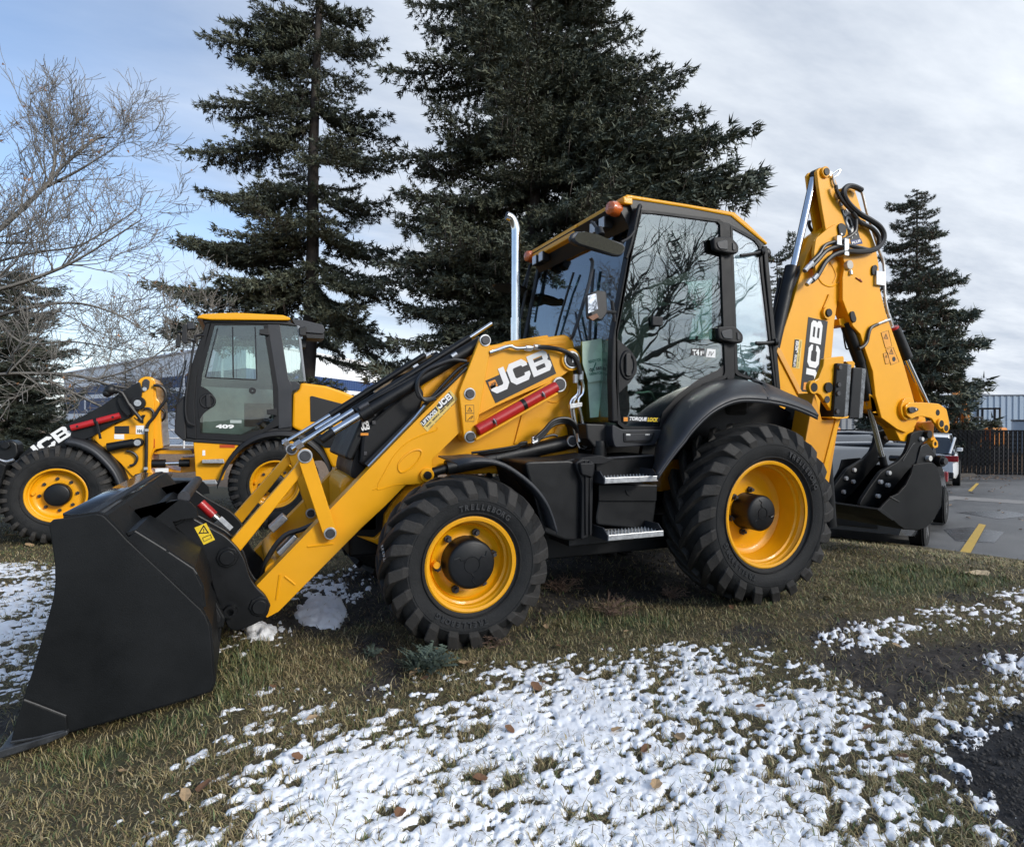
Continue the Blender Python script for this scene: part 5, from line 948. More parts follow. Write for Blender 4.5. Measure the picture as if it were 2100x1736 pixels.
WP('lamp_bracket_foot', 'M', [(1260, 450), (1290, 470), (1340, 430), (1370, 430), (1350, 470), (1350, 510), (1320, 500), (1280, 470)], 5.72, .02, BLK, .004)
WP('arm_casting', 'M', [(1110, 260), (1180, 250), (1200, 300), (1240, 420), (1200, 450), (1130, 380), (1100, 300)], 5.62, .05, BLK, .01, .02)
tube('hydraulic_hose', [aty('M', u, v, 5.70) for u, v in ((1445, 155), (1510, 160), (1555, 210), (1555, 290), (1500, 370), (1450, 450), (1400, 510), (1380, 570), (1378, 700), (1372, 930), (1350, 980), (1270, 1005))], .022, HOSE, WL)
tube('hydraulic_hose', [aty('M', u, v, 5.70) for u, v in ((1350, 375), (1400, 370), (1440, 400), (1445, 450))], .018, HOSE, WL); tube('hydraulic_hose', [aty('M', u, v, 5.70) for u, v in ((1190, 770), (1250, 785), (1290, 830), (1270, 890), (1220, 910))], .018, HOSE, WL); tube('hydraulic_hose', [aty('M', u, v, 5.9) for u, v in ((1520, 375), (1550, 410), (1545, 460), (1515, 490))], .018, HOSE, WL)
cyl('ram_cylinder', aty('M', 1010, 738, 5.66), aty('M', 1260, 695, 5.66), .062, BLK, WL, n=24, bevel=.004); c = aty('M', 1300, 690, 5.66); cyl('ram_eye', (c.x, 5.60, c.z), (c.x, 5.75, c.z), .062, BLK, WL, n=24, bevel=.005); cyl('washer', (c.x, 5.585, c.z), (c.x, 5.60, c.z), .042, STL, WL)
cyl('ram_cylinder', aty('M', 1250, 698, 5.66), aty('M', 1300, 690, 5.66), .055, BLK, WL)
WP('data_plate', 'M', [(1078, 537), (1216, 534), (1216, 608), (1078, 608)], 5.736, .003, INK, 0); WP('warning_decal', 'M', [(1222, 532), (1270, 531), (1272, 609), (1222, 609)], 5.736, .003, YELD, 0); WP('noise_label', 'M', [(1278, 531), (1358, 530), (1358, 612), (1278, 611)], 5.736, .003, WHT, 0); WP('data_label', 'M', [(1075, 612), (1168, 613), (1168, 660), (1075, 657)], 5.736, .003, WHT, 0)
p = side('M', [(1292, 598), (1335, 598)], 5.733); put_text('101', p[0], p[1], .045, 5.733, INK, WL, bold=.05)
c = aty('M', 1246, 548, 5.733)
for (u, v) in ((1380, 575), (1372, 935)): c = aty('M', u, v, 5.67); box('hose_clamp', (c.x-.025, 5.66, c.z-.02), (c.x+.025, 5.70, c.z+.02), STL, WL, .003)
cyl('red_marker', aty('M', 1442, 655, 5.77), aty('M', 1442, 740, 5.77), .018, RED, WL)
# articulation joint
WP('frame_beam', 'M', [(1450, 765), (1800, 760), (1815, 800), (1450, 798)], 5.9, .6, YEL); WP('frame_beam', 'M', [(1560, 965), (1700, 975), (1840, 965), (1840, 830), (1700, 835), (1700, 960), (1560, 920)], 5.95, .6, YELD, .01)
cyl('ram_cylinder', aty('M', 1430, 890, 5.85), aty('M', 1560, 888, 5.85), .06, BLK, WL); cyl('ram_rod', aty('M', 1555, 888, 5.85), aty('M', 1690, 885, 5.85), .028, CHR, WL); cyl('ram_eye', aty('M', 1685, 885, 5.85), aty('M', 1785, 883, 5.85), .055, BLK, WL)
WP('data_label', 'M', [(1462, 935), (1586, 930), (1586, 970), (1462, 972)], 5.77, .004, WHT, 0); WP('lower_link', 'M', [(1570, 1050), (1850, 1050), (1850, 1085), (1570, 1085)], 6.0, .5, BLK)
# rear frame, steps
WP('rear_frame', 'J', [(1100, 858), (1370, 868), (1330, 930), (1290, 1010), (1270, 1082), (1115, 1082), (1108, 960)], 5.62, .10, YEL, .01)
WP('rear_chassis', 'J', [(1100, 858), (2060, 880), (2060, 960), (1110, 1000)], 5.95, .9, YELD, .01)
WP('step', 'J', [(1150, 967), (1270, 962), (1278, 985), (1150, 985)], 5.50, .2, STL, .004); WP('step', 'J', [(1108, 1086), (1225, 1080), (1240, 1105), (1108, 1103)], 5.50, .2, STL, .004)
WP('red_reflector', 'J', [(1250, 880), (1337, 880), (1337, 898), (1250, 898)], 5.615, .004, mat('reflector', (.45, .06, .01), .3), 0); WP('data_label', 'J', [(1152, 912), (1168, 912), (1168, 942), (1152, 942)], 5.615, .004, WHT, 0)
# cab
def WS(pts, y=5.60): return side('J', pts, y)
outer = [(1200, 172), (1520, 176), (1545, 330), (1582, 560), (1588, 770), (1540, 790), (1400, 862), (1120, 845), (1108, 640), (1120, 500)]
inner = [(1222, 200), (1500, 200), (1520, 330), (1552, 540), (1560, 735), (1500, 790), (1370, 826), (1140, 815), (1132, 640), (1150, 480)]
def wframe(name, o_, i_, y0, y1, m):
    global BH
    keep = BH; BH = WL; r = frame(name, o_, i_, y0, y1, m, 'J'); BH = keep; return r
wframe('door', outer, inner, 5.58, 5.64, PLA)
plate('door_pane', WS(inner), 5.60, 5.606, GLL, WL, 0)
plate('door_lock_panel', roundpoly(WS([(1128, 545), (1165, 555), (1210, 590), (1228, 630), (1205, 670), (1160, 700), (1132, 745), (1124, 640)]), .05), 5.575, 5.60, PLA, WL, .004)
c = aty('J', 1182, 632, 5.57); lathe('handle_recess', [(5.572, .075), (5.56, .085), (5.56, .10), (5.575, .11)], ASP, WL, 24, (c.x, 0, c.z), False); plate('handle_grip', roundpoly(WS([(1172, 595), (1196, 592), (1200, 668), (1174, 670)], 5.56), .02), 5.55, 5.57, ASP, WL, .006)
for pts in ([(1168, 498), (1460, 512)], [(1324, 210), (1328, 500)], [(1452, 210), (1462, 512)], [(1240, 215), (1168, 498)]): tube('window_bar', [aty('J', u, v, 5.61) for u, v in pts], .013, ASP, WL, 6, 0)
for pts in ([(1250, 230), (1452, 222), (1462, 510), (1330, 512)],): pass
for (u, v) in ((1505, 238), (1548, 695)): WP('door_hinge', 'J', [(u-28, v-14), (u+25, v-22), (u+28, v+20), (u-28, v+12)], 5.53, .06, ASP, .006)
c = aty('J', 1437, 573, 5.59); lathe('window_catch', [(5.585, .01), (5.585, .045), (5.60, .05)], ASP, WL, 20, (c.x, 0, c.z), False)
for y in (5.58, 7.0):
    plate('front_post', WS([(1172, 190), (1200, 172), (1205, 200), (1120, 500), (1108, 640), (1120, 850), (1062, 840), (1045, 650), (1072, 480)]), y, y+.06, PLA, WL, .01)
    plate('rear_post', WS([(1518, 176), (1590, 186), (1640, 500), (1660, 540), (1660, 780), (1585, 790), (1580, 560)]), y, y+.06, GRY if y < 6 else PLA, WL, .008)
plate('corner_post', WS([(1690, 200), (1706, 205), (1742, 520), (1728, 522)]), 5.60, 5.66, mat('pillar_silver', (.25, .26, .27), .3, metal=.6), WL, .006)
plate('quarter_pane', WS([(1592, 188), (1692, 204), (1732, 520), (1650, 520), (1628, 480)]), 5.61, 5.616, GLL, WL, 0)
wframe('far_door_frame', [(1190, 172), (1520, 176), (1582, 560), (1588, 770), (1400, 862), (1120, 845), (1108, 500)], [(1238, 222), (1450, 218), (1464, 505), (1330, 512), (1172, 498)], 6.95, 6.99, ASP)
plate('far_pane', WS([(1222, 200), (1500, 200), (1552, 540), (1560, 735), (1140, 815), (1132, 640)]), 7.02, 7.026, GLL, WL, 0)
strip('windscreen', [Vector((x, 5.64, z)) for x, z in WS([(1175, 195), (1075, 500), (1050, 650)])], [Vector((x, 7.0, z)) for x, z in WS([(1175, 195), (1075, 500), (1050, 650)])], .006, GLL, WL, False)
WP('cab_front_guard', 'J', [(1002, 650), (1052, 600), (1060, 850), (1045, 860), (992, 812)], 5.55, .9, ASP, .015)
tube('grab_rail', [aty('J', u, v, 5.52) for u, v in ((1160, 258), (1120, 262), (1105, 300), (1060, 600), (1065, 740), (1110, 770))], .016, ASP, WL)
tube('aerial', [aty('J', u, v, 5.5) for u, v in ((1010, 650), (1035, 520), (1060, 400))], .012, ASP, WL, 6, 0)
plate('cab_floor', WS([(1050, 770), (1120, 842), (1400, 862), (1540, 790), (1660, 780), (1660, 800), (1540, 850), (1400, 885), (1050, 862)]), 5.60, 7.05, ASP, WL, .01)
plate('cab_lower_glazing_backing', WS([(1150, 540), (1560, 560), (1560, 735), (1370, 826), (1140, 815)]), 6.1, 6.12, mat('cab_inner_trim', (.13, .15, .14), .6, var=.4, vscale=3), WL, 0)
box('seat_base', (-3.45, 6.1, 1.15), (-2.95, 6.7, 1.62), INT, WL, .05); box('backrest', (-3.0, 6.1, 1.6), (-2.86, 6.6, 2.25), mat('seat_cloth', (0, 0, 0)), WL, .05); cyl('steering_column', (-3.9, 6.3, 1.2), (-3.7, 6.3, 1.85), .05, INT, WL)
WP('cab_roof', 'J', [(1118, 160), (1128, 148), (1155, 136), (1260, 131), (1350, 129), (1450, 134), (1610, 142), (1650, 156), (1656, 168), (1640, 173), (1200, 170)], 5.50, 1.62, YEL, .03)
WP('roof_lining', 'J', [(1150, 170), (1640, 174), (1690, 205), (1600, 195), (1200, 185), (1165, 190)], 5.56, 1.5, ASP, .01)
WP('air_conditioner', 'J', [(1658, 165), (1712, 168), (1840, 198), (1850, 232), (1842, 250), (1740, 242), (1700, 235)], 5.62, .5, GRY, .02, .03); WP('air_filter', 'J', [(1735, 244), (1848, 246), (1845, 280), (1745, 275)], 5.65, .4, ASP, .01); WP('work_lamp', 'J', [(1700, 215), (1745, 205), (1740, 262), (1705, 258)], 5.55, .1, ASP, .012); WP('lamp_neck', 'J', [(1712, 280), (1745, 280), (1740, 330), (1715, 325)], 5.8, .2, ASP, .01)
WP('side_mirror', 'J', [(1040, 200), (1060, 190), (1068, 300), (1050, 305), (1032, 290)], 5.4, .1, ASP, .01, .02); WP('side_mirror', 'J', [(1062, 182), (1108, 185), (1108, 222), (1065, 226)], 5.5, .12, GRY, .012, .02); WP('side_mirror', 'J', [(1008, 250), (1028, 255), (1020, 328), (998, 320)], 5.4, .1, ASP, .01, .02)
tube('mirror_bracket', [aty('J', u, v, 5.5) for u, v in ((1010, 240), (1040, 245), (1075, 280), (1110, 290))], .016, ASP, WL)
plate('mirror_inside', roundpoly(WS([(1180, 280), (1200, 290), (1195, 370), (1158, 370), (1165, 320)], 5.7), .03), 5.72, 5.74, ASP, WL, .006)
WP('engine_cover', 'J', [(1712, 526), (1860, 546), (1960, 580), (2040, 612), (2190, 690), (2210, 800), (2210, 1010), (2000, 1020), (1890, 1010), (1840, 900), (1790, 830), (1700, 800), (1662, 780), (1668, 590), (1700, 570)], 5.64, 1.35, YEL, .04, .04)
WP('cover_band', 'J', [(1740, 820), (2212, 822), (2212, 898), (1850, 898)], 5.63, .2, BLK, .004); WP('cover_vent', 'J', [(1765, 606), (1775, 602), (1965, 652), (1978, 664), (1976, 742), (1768, 750)], 5.63, .02, ASP, .004, .015)
WP('hinge_panel', 'J', [(1590, 540), (1635, 520), (1690, 520), (1708, 535), (1705, 565), (1668, 575), (1655, 600), (1652, 775), (1590, 785)], 5.60, .06, GRY, .01, .02)
WP('dealer_sticker', 'J', [(1850, 785), (1985, 788), (1985, 812), (1850, 810)], 5.632, .003, STK, 0); WP('sticker_band', 'J', [(1870, 776), (1912, 778), (1912, 794), (1870, 792)], 5.630, .003, INK, 0)
p = side('J', [(1228, 787), (1332, 789)], 5.59); put_text('409', p[0], p[1], .060, 5.588, WHT, WL, bold=.05)
WP('door_label', 'J', [(1310, 740), (1375, 740), (1375, 757), (1310, 757)], 5.592, .003, mat('pale_label', (.35, .4, .38), .5), 0)
def lo(name, A, B, s, ya, yb, m, th=.02):
    a = smooth_path([aty(s, u, v, ya) for u, v in A], 3); b = smooth_path([aty(s, u, v, yb) for u, v in B], 3)
    o = strip(name, a, b, th, m, WL, True); return a
a = lo('front_fender', [(622, 660), (740, 680), (880, 745), (1000, 850), (1090, 965), (1155, 1110)], [(715, 620), (860, 645), (985, 700), (1110, 810), (1200, 930), (1255, 1060)], 'M', 5.50, 5.92, ASP)
strip('fender_edge', a, [p+Vector((-.03, .0, -.07)) for p in a], .02, GRY, WL, True)
a = lo('rear_fender', [(1236, 1115), (1262, 1050), (1300, 980), (1372, 892), (1470, 835), (1590, 815), (1700, 832), (1800, 900), (1855, 975), (1880, 1035)], [(1262, 1060), (1285, 985), (1320, 905), (1400, 830), (1510, 788), (1630, 780), (1735, 800), (1830, 870), (1875, 955), (1890, 1030)], 'J', 5.50, 5.80, ASP)
strip('fender_edge', a, [p+Vector((.0, .0, -.05)) for p in a], .02, ASP, WL, True)
WP('quick_hitch', 'M', [(-60, 680), (60, 668), (120, 672), (160, 700), (170, 790), (150, 830), (90, 880), (20, 870), (-60, 860)], 5.62, .25, BLK, .02, .04); c = aty('M', 55, 715, 5.6); cyl('hitch_pin', (c.x, 5.57, c.z), (c.x, 5.64, c.z), .055, BLK, WL, n=6, bevel=.006)
WP('loader_bucket', 'M', [(-260, 860), (-40, 860), (60, 900), (0, 1100), (-80, 1250), (-300, 1400), (-700, 1480), (-500, 1200)], 5.4, 2.1, BKT, .02); tube('hitch_pipe', [aty('M', u, v, 5.55) for u, v in ((-20, 850), (60, 870), (130, 850))], .02, STL, WL)
# ================================================================== buildings, lot, fence, vehicles
def hsh(ix, iy, seed):
    h = (ix.astype(np.int64)*374761393+iy.astype(np.int64)*668265263+seed*1442695041) & 0x7fffffff
    h = ((h ^ (h >> 13))*1274126177) & 0x7fffffff; return ((h ^ (h >> 16)) & 0xffff)/65535.0
def vnoise(x, y, seed=0):
    ix = np.floor(x); iy = np.floor(y); fx_ = x-ix; fy = y-iy; ix = ix.astype(np.int64); iy = iy.astype(np.int64)
    fx_ = fx_*fx_*(3-2*fx_); fy = fy*fy*(3-2*fy)
    return (hsh(ix, iy, seed)*(1-fx_)+hsh(ix+1, iy, seed)*fx_)*(1-fy)+(hsh(ix, iy+1, seed)*(1-fx_)+hsh(ix+1, iy+1, seed)*fx_)*fy
def fbm(x, y, oct=4, seed=0, gain=.5):
    s = 0; a = 1; t = 0
    for o in range(oct): s = s+a*vnoise(x*2**o+o*17.3, y*2**o-o*9.1, seed+o); t += a; a *= gain
    return s/t
def sstep(t): t = np.clip(t, 0, 1); return t*t*(3-2*t)
def sdf_poly(x, y, poly):                                          # > 0 inside
    d = np.full(x.shape, 1e9); ins = np.zeros(x.shape, bool); n = len(poly)
    for i in range(n):
        ax, ay = poly[i]; bx, by = poly[(i+1) % n]; ex, ey = bx-ax, by-ay
        t = np.clip(((x-ax)*ex+(y-ay)*ey)/(ex*ex+ey*ey+1e-12), 0, 1); d = np.minimum(d, np.hypot(x-ax-t*ex, y-ay-t*ey))
        c = ((ay > y) != (by > y)) & (x < (bx-ax)*(y-ay)/(by-ay+1e-12)+ax); ins ^= c
    return np.where(ins, d, -d)
EDGE_SD = [(40, -12), (16, 1.5), (9.2, 5.4), (6.4, 7.75), (5.7, 8.57), (4.8, 9.35), (3.7, 10.5), (1, 13), (-1.8, 15.3), (-9.5, 16), (-14, 17), (-60, 24)]
EDGE = [tuple(SD(s, d, 0).xy) for s, d in EDGE_SD]
LAWN = EDGE+[tuple(SD(s, d, 0).xy) for s, d in ((-60, -60), (40, -60))]
C2 = np.array([CAM.x, CAM.y]); Fv = np.array([math.sin(YAW), math.cos(YAW)]); Rv = np.array([math.cos(YAW), -math.sin(YAW)])
def sd_of(x, y): return (x-C2[0])*Rv[0]+(y-C2[1])*Rv[1], (x-C2[0])*Fv[0]+(y-C2[1])*Fv[1]
def lot_z(x, y):
    s, d = sd_of(x, y); return -.50-.030*(np.clip(d, 0, 26)-9)
def ground_z(x, y, detail=True):
    e = sdf_poly(x, y, LAWN)
    z = -.45*np.maximum(sstep(1-e/3.2), .76*sstep((y-1.3)/3.7))
    s, d = sd_of(x, y); lz = lot_z(x, y)-.06
    k = sstep((-e+.0)/.5); z = z*(1-k)+lz*k
    hill = np.exp(-(((s+26)/13)**2+((d-30)/14)**2)); z = z+1.15*hill
    z = z-.125*sstep((-3.25-x)/1.0)*sstep((y+3.2)/1.4)*sstep((3.4-y)/1.5)
    z = z+.022*np.exp(-((x+2.187)**2+(y+1.0)**2)/.18)+.030*np.exp(-(x**2+(y+1.0)**2)/.25)
    if detail:
        near = np.clip(e, 0, .6)/.6; z = z+near*(.055*(fbm(x*.7, y*.7, 3, 5)-.5)+.022*(fbm(x*3.3, y*3.3, 3, 9)-.5))
    return z
# parking lot sheet
near = EDGE[1:-1]; lotpts = near+[tuple(SD(s, d, 0).xy) for s, d in ((-14, 21), (-6, 20.5), (2, 21), (8, 25.6), (14, 27.0), (24, 27), (60, 30), (60, -10))]
def lot_mesh():
    bm = bmesh.new(); vs = [bm.verts.new((x, y, 0)) for x, y in lotpts]; bm.faces.new(vs); bmesh.ops.triangulate(bm, faces=bm.faces[:])
    for _ in range(5):
        es = [e for e in bm.edges if e.calc_length() > 1.5]
        if es: bmesh.ops.subdivide_edges(bm, edges=es, cuts=1); bmesh.ops.triangulate(bm, faces=bm.faces[:])
    for v in bm.verts: v.co.z = float(lot_z(np.array(v.co.x), np.array(v.co.y)))
    return bm
ASPH = mat('asphalt', (.068, .068, .072), .48, var=.5, vscale=.8, bump=.5, bscale=90, dirt=(.15, .148, .145))
o = bm_obj('parking_lot', lot_mesh(), ASPH); o['kind'] = 'structure'
for f in o.data.polygons:
    if f.normal.z < 0: o.data.flip_normals(); break
YLN = mat('line_paint', (.50, .33, .06), .7, var=.3, vscale=25)
def paint(name, pts, m, dz=.012):
    q = [atz('V', u, v, -.6) for u, v in pts]
    for _ in range(4): q = [atz('V', u, v, float(lot_z(np.array(p.x), np.array(p.y)))+dz) for (u, v), p in zip(pts, q)]
    o = mesh_obj(name, q, [tuple(range(len(q)))], m)
    if o.data.polygons[0].normal.z < 0: o.data.flip_normals()
    o['kind'] = 'structure'; return o
paint('parking_line', [(1966, 1134), (1990, 1134), (2022, 1076), (2008, 1073)], YLN); paint('parking_line', [(1985, 1006), (1993, 1007), (2008, 991), (2002, 990)], YLN)
paint('concrete_gutter', [(1925, 1030), (1925, 1022), (1950, 1016), (2100, 1026), (2160, 1031), (2160, 1037), (2100, 1033), (1960, 1024)], mat('gutter_concrete', (.22, .21, .20), .8, var=.2, vscale=4), .005)
for pts in ([(1935, 1085), (1990, 1080), (2060, 1090), (2040, 1112), (1960, 1108)], [(1960, 1050), (2060, 1046), (2120, 1056), (2050, 1064)]): paint('wet_patch', pts, mat('wet_asphalt', (.05, .052, .058), .25, var=.3, vscale=3), .004)

# ---- corrugated buildings
def metal(name, col, freq, dirc, rough=.45):
    m = bpy.data.materials.new(name); m.use_nodes = True; nt = m.node_tree; b = nt.nodes['Principled BSDF']; b.inputs['Base Color'].default_value = (*col, 1); b.inputs['Roughness'].default_value = rough
    return m
CW = metal('white_cladding', (.82, .84, .86), 8, 0); CB = metal('navy_cladding', (.025, .06, .17), 8, 0); CG = metal('light_blue_cladding', (.33, .41, .50), 8, 0)
def corrugated(name, p0, p1, z0, z1, m, parent, pitch=.3, dep=.04, out=-1, kind=None):
    p0 = Vector((p0[0], p0[1], 0)); p1 = Vector((p1[0], p1[1], 0)); L_ = (p1-p0).length; d = (p1-p0)/L_; n = Vector((d.y, -d.x, 0))*out; k = int(L_/pitch); v = []; f = []
    for i in range(k):
        for t, h in ((0, 0), (.42, 0), (.5, 1), (.92, 1)):
            q = p0+d*(L_*(i+t)/k)+n*dep*h; v += [(q.x, q.y, z0), (q.x, q.y, z1)]
    nn = len(v)//2
    for i in range(nn-1): f.append((2*i, 2*i+2, 2*i+3, 2*i+1))
    return mesh_obj(name, v, f, m, parent)
B1 = thing('warehouse', tuple(SD(-19, 47, -.8)), 'white warehouse with two navy blue bands, behind the wheel loader and spruces', 'building')
cor = SD(-19.3, 45, 0); lf = SD(-56, 77.5, 0); rgt = SD(-8.5, 88, 0)
def band(p0, p1):
    for z0, z1, m in ((-1.5, 1.9, CW), (1.9, 3.55, CB), (3.55, 4.0, CW), (4.0, 5.0, CB), (5.0, 6.9, CW)): corrugated('wall_panel', p0.xy, p1.xy, z0, z1, m, B1, .35, .05)
band(lf, cor); band(cor, rgt)
mesh_obj('roof', [tuple(lf)[:2]+(6.95,), tuple(cor)[:2]+(6.95,), tuple(rgt)[:2]+(6.95,), tuple(SD(-40, 110, 0))[:2]+(6.95,)], [(0, 1, 2, 3)], CW, B1)
dvec = (cor-lf).normalized(); nv = Vector((dvec.y, -dvec.x, 0))
for t, w_, h_, m in ((.62, 3.2, 3.4, CB), (.50, 3.2, 3.4, CB), (.36, 3.0, 3.4, CB)):
    q = lf.lerp(cor, t)+nv*.12; M = Matrix.Translation((q.x, q.y, -1.2)) @ Matrix.Rotation(math.atan2(dvec.y, dvec.x), 4, 'Z'); dr_ = box('loading_door', (-w_/2, -.06, 0), (w_/2, .06, h_), m, B1, .01, M)
    for i in range(7): box('door_slat', (-w_/2+.05, -.10, .1+i*.47), (w_/2-.05, -.06, .16+i*.47), CW if i < 0 else CB, dr_, 0, M)
for t in (.93, .55, .2, .78):
    q = lf.lerp(cor, t)+nv*.2; tube('downpipe', [(q.x, q.y, 6.8), (q.x, q.y, 2.4), (q.x+.5, q.y, 1.9), (q.x+.5, q.y, -1)], .09, CW, B1, 8, 0)
q = lf.lerp(cor, 1); tube('ridge_trim', [Vector((lf.x, lf.y, 6.95))+nv*.1, Vector((cor.x, cor.y, 6.95))+nv*.1, Vector((rgt.x, rgt.y, 6.95))], .12, CW, B1, 6, 0)
B2 = thing('metal_building', tuple(SD(70, 97, -1.2)), 'pale blue corrugated metal building beyond the slatted fence on the right', 'building')
a = SD(69, 100, 0); b = SD(130, 92, 0); corrugated('wall_panel', a.xy, b.xy, -1.5, 5.0, CG, B2, .9, .12); corrugated('wall_panel', SD(75, 130, 0).xy, a.xy, -1.5, 5.0, CG, B2, .9, .12)
mesh_obj('roof', [tuple(a)[:2]+(5.1,), tuple(b)[:2]+(5.1,), tuple(SD(140, 130, 0))[:2]+(6.4,), tuple(SD(75, 130, 0))[:2]+(6.4,)], [(0, 1, 2, 3)], CW, B2); tube('gutter', [Vector((a.x, a.y, 5.05)), Vector((b.x, b.y, 5.05))], .12, mat('gutter_grey', (.2, .22, .25), .5), B2, 6, 0)
for t in (.09, .35): q = a.lerp(b, t); tube('downpipe', [(q.x, q.y-.2, 5), (q.x, q.y-.2, -1)], .10, CG, B2, 6, 0)
B3 = thing('low_building', tuple(SD(44, 90, -1.2)), 'low grey building seen in the gap under the boom and dipper', 'building')
c_ = mat('grey_cladding', (.28, .29, .30), .6, var=.1); corrugated('wall_panel', SD(40, 92, 0).xy, SD(55, 90, 0).xy, -1.5, 2.9, c_, B3, .8, .1); mesh_obj('roof', [tuple(SD(39, 92, 0))[:2]+(2.9,), tuple(SD(56, 90, 0))[:2]+(2.9,), tuple(SD(56, 100, 0))[:2]+(4.2,), tuple(SD(39, 102, 0))[:2]+(4.2,)], [(0, 1, 2, 3)], CW, B3)
for i in range(4): q = SD(42+i*3.2, 91.3, 0); box('window', (q.x-.6, q.y-.2, .2), (q.x+.6, q.y-.05, 1.4), INK, B3, 0)
# pale railing in front of the warehouse
RL = thing('pipe_railing', tuple(SD(-19, 33, -.7)), 'white pipe railing beyond the wheel loader, left of its cab', 'railing')
WR = mat('rail_white', (.6, .6, .6), .5)
for i in range(9): q = SD(-24+i*1.5, 34, -.9); cyl('post', q, q+Vector((0, 0, 1.7)), .05, WR, RL, n=8)
for h in (.35, .75, 1.15, 1.6): cyl('rail', SD(-24, 34, -.9+h), SD(-12, 34, -.9+h), .04, WR, RL, n=8)

# ---- slatted chain-link fence
FN = thing('slatted_fence', tuple(SD(20, 26.6, -1.0)), 'tall black chain-link fence with privacy slats across the far side of the lot', 'fence')
SLT = mat('fence_slat', (.006, .0065, .008), .85, var=.3, spec=.15)
fpts = [(4, 24.2), (11, 25.0), (18.0, 26.0), (24.5, 25.0), (34, 22.5)]
v = []; f = []
for (s0, d0), (s1, d1) in zip(fpts[:-1], fpts[1:]):
    A0 = SD(s0, d0, 0); A1 = SD(s1, d1, 0); L_ = (A1-A0).length; n = int(L_/.085)
    for i in range(n):
        for lay, tilt in ((0, 0),):
            a = A0.lerp(A1, i/n); b = A0.lerp(A1, (i+.97)/n); gz = float(lot_z(np.array(a.x), np.array(a.y)))-.06; k = len(v)
            top_ = gz+1.88+.02*math.sin(i*1.7); off = Vector((0, .02*(i % 2), 0)); a = a+off; b = b+off
            v += [(a.x, a.y, gz+.04), (b.x, b.y, gz+.04), (b.x, b.y, top_), (a.x, a.y, top_)]; f.append((k, k+1, k+2, k+3))
sl = mesh_obj('slat', v, f, SLT, FN); sl['kind'] = 'stuff'; s = sl.modifiers.new('solid', 'SOLIDIFY'); s.thickness = .008
v = []; f = []
def wire(a, b, r=.004):
    k = len(v); u_ = Vector((0, 0, r)); w_ = Vector((0, -r, 0)) 
    v.extend([a+u_, b+u_, b-u_, a-u_]); f.append((k, k+1, k+2, k+3))
for (s0, d0), (s1, d1) in zip(fpts[:-1], fpts[1:]):
    A0 = SD(s0, d0, 0); A1 = SD(s1, d1, 0); L_ = (A1-A0).length; n = int(L_/.17); gz = float(lot_z(np.array(A0.x), np.array(A0.y)))-.06
    for i in range(-11, n):
        for sg in (1, -1):
            t0, t1 = (i, i+11) if sg > 0 else (i+11, i)
            p0 = A0.lerp(A1, t0/n); p1 = A0.lerp(A1, t1/n); 
            if min(t0, t1) < 0 or max(t0, t1) > n: continue
            wire(Vector((p0.x, p0.y-.03, gz)), Vector((p1.x, p1.y-.03, gz+1.9)))
mw = mesh_obj('mesh_wire', v, f, mat('mesh_vinyl', (.03, .032, .036), .35), FN); mw['kind'] = 'stuff'; s = mw.modifiers.new('solid', 'SOLIDIFY'); s.thickness = .006
for (s0, d0), (s1, d1) in zip(fpts[:-1], fpts[1:]):
    A0 = SD(s0, d0, 0); A1 = SD(s1, d1, 0); n = max(1, int((A1-A0).length/3)); gz = float(lot_z(np.array(A0.x), np.array(A0.y)))-.06
    for i in range(n): q = A0.lerp(A1, i/n); cyl('post', (q.x, q.y+.06, gz-.2), (q.x, q.y+.06, gz+1.95), .04, SLT, FN, n=10)
    cyl('top_rail', (A0.x, A0.y+.05, gz+1.9), (A1.x, A1.y+.05, gz+1.9), .025, SLT, FN, n=8); cyl('bottom_rail', (A0.x, A0.y+.05, gz+.08), (A1.x, A1.y+.05, gz+.08), .02, SLT, FN, n=8)
# low kerb log
q = SD(14.8, 24.1, -.95); r_ = SD(18.2, 24.4, -.95); kb = cyl('parking_bumper', q, r_, .13, mat('weathered_timber', (.06, .05, .04), .9, var=.3), None, n=8); tag(kb, 'dark timber wheel stop lying among leaves before the slatted fence', 'wheel stop')

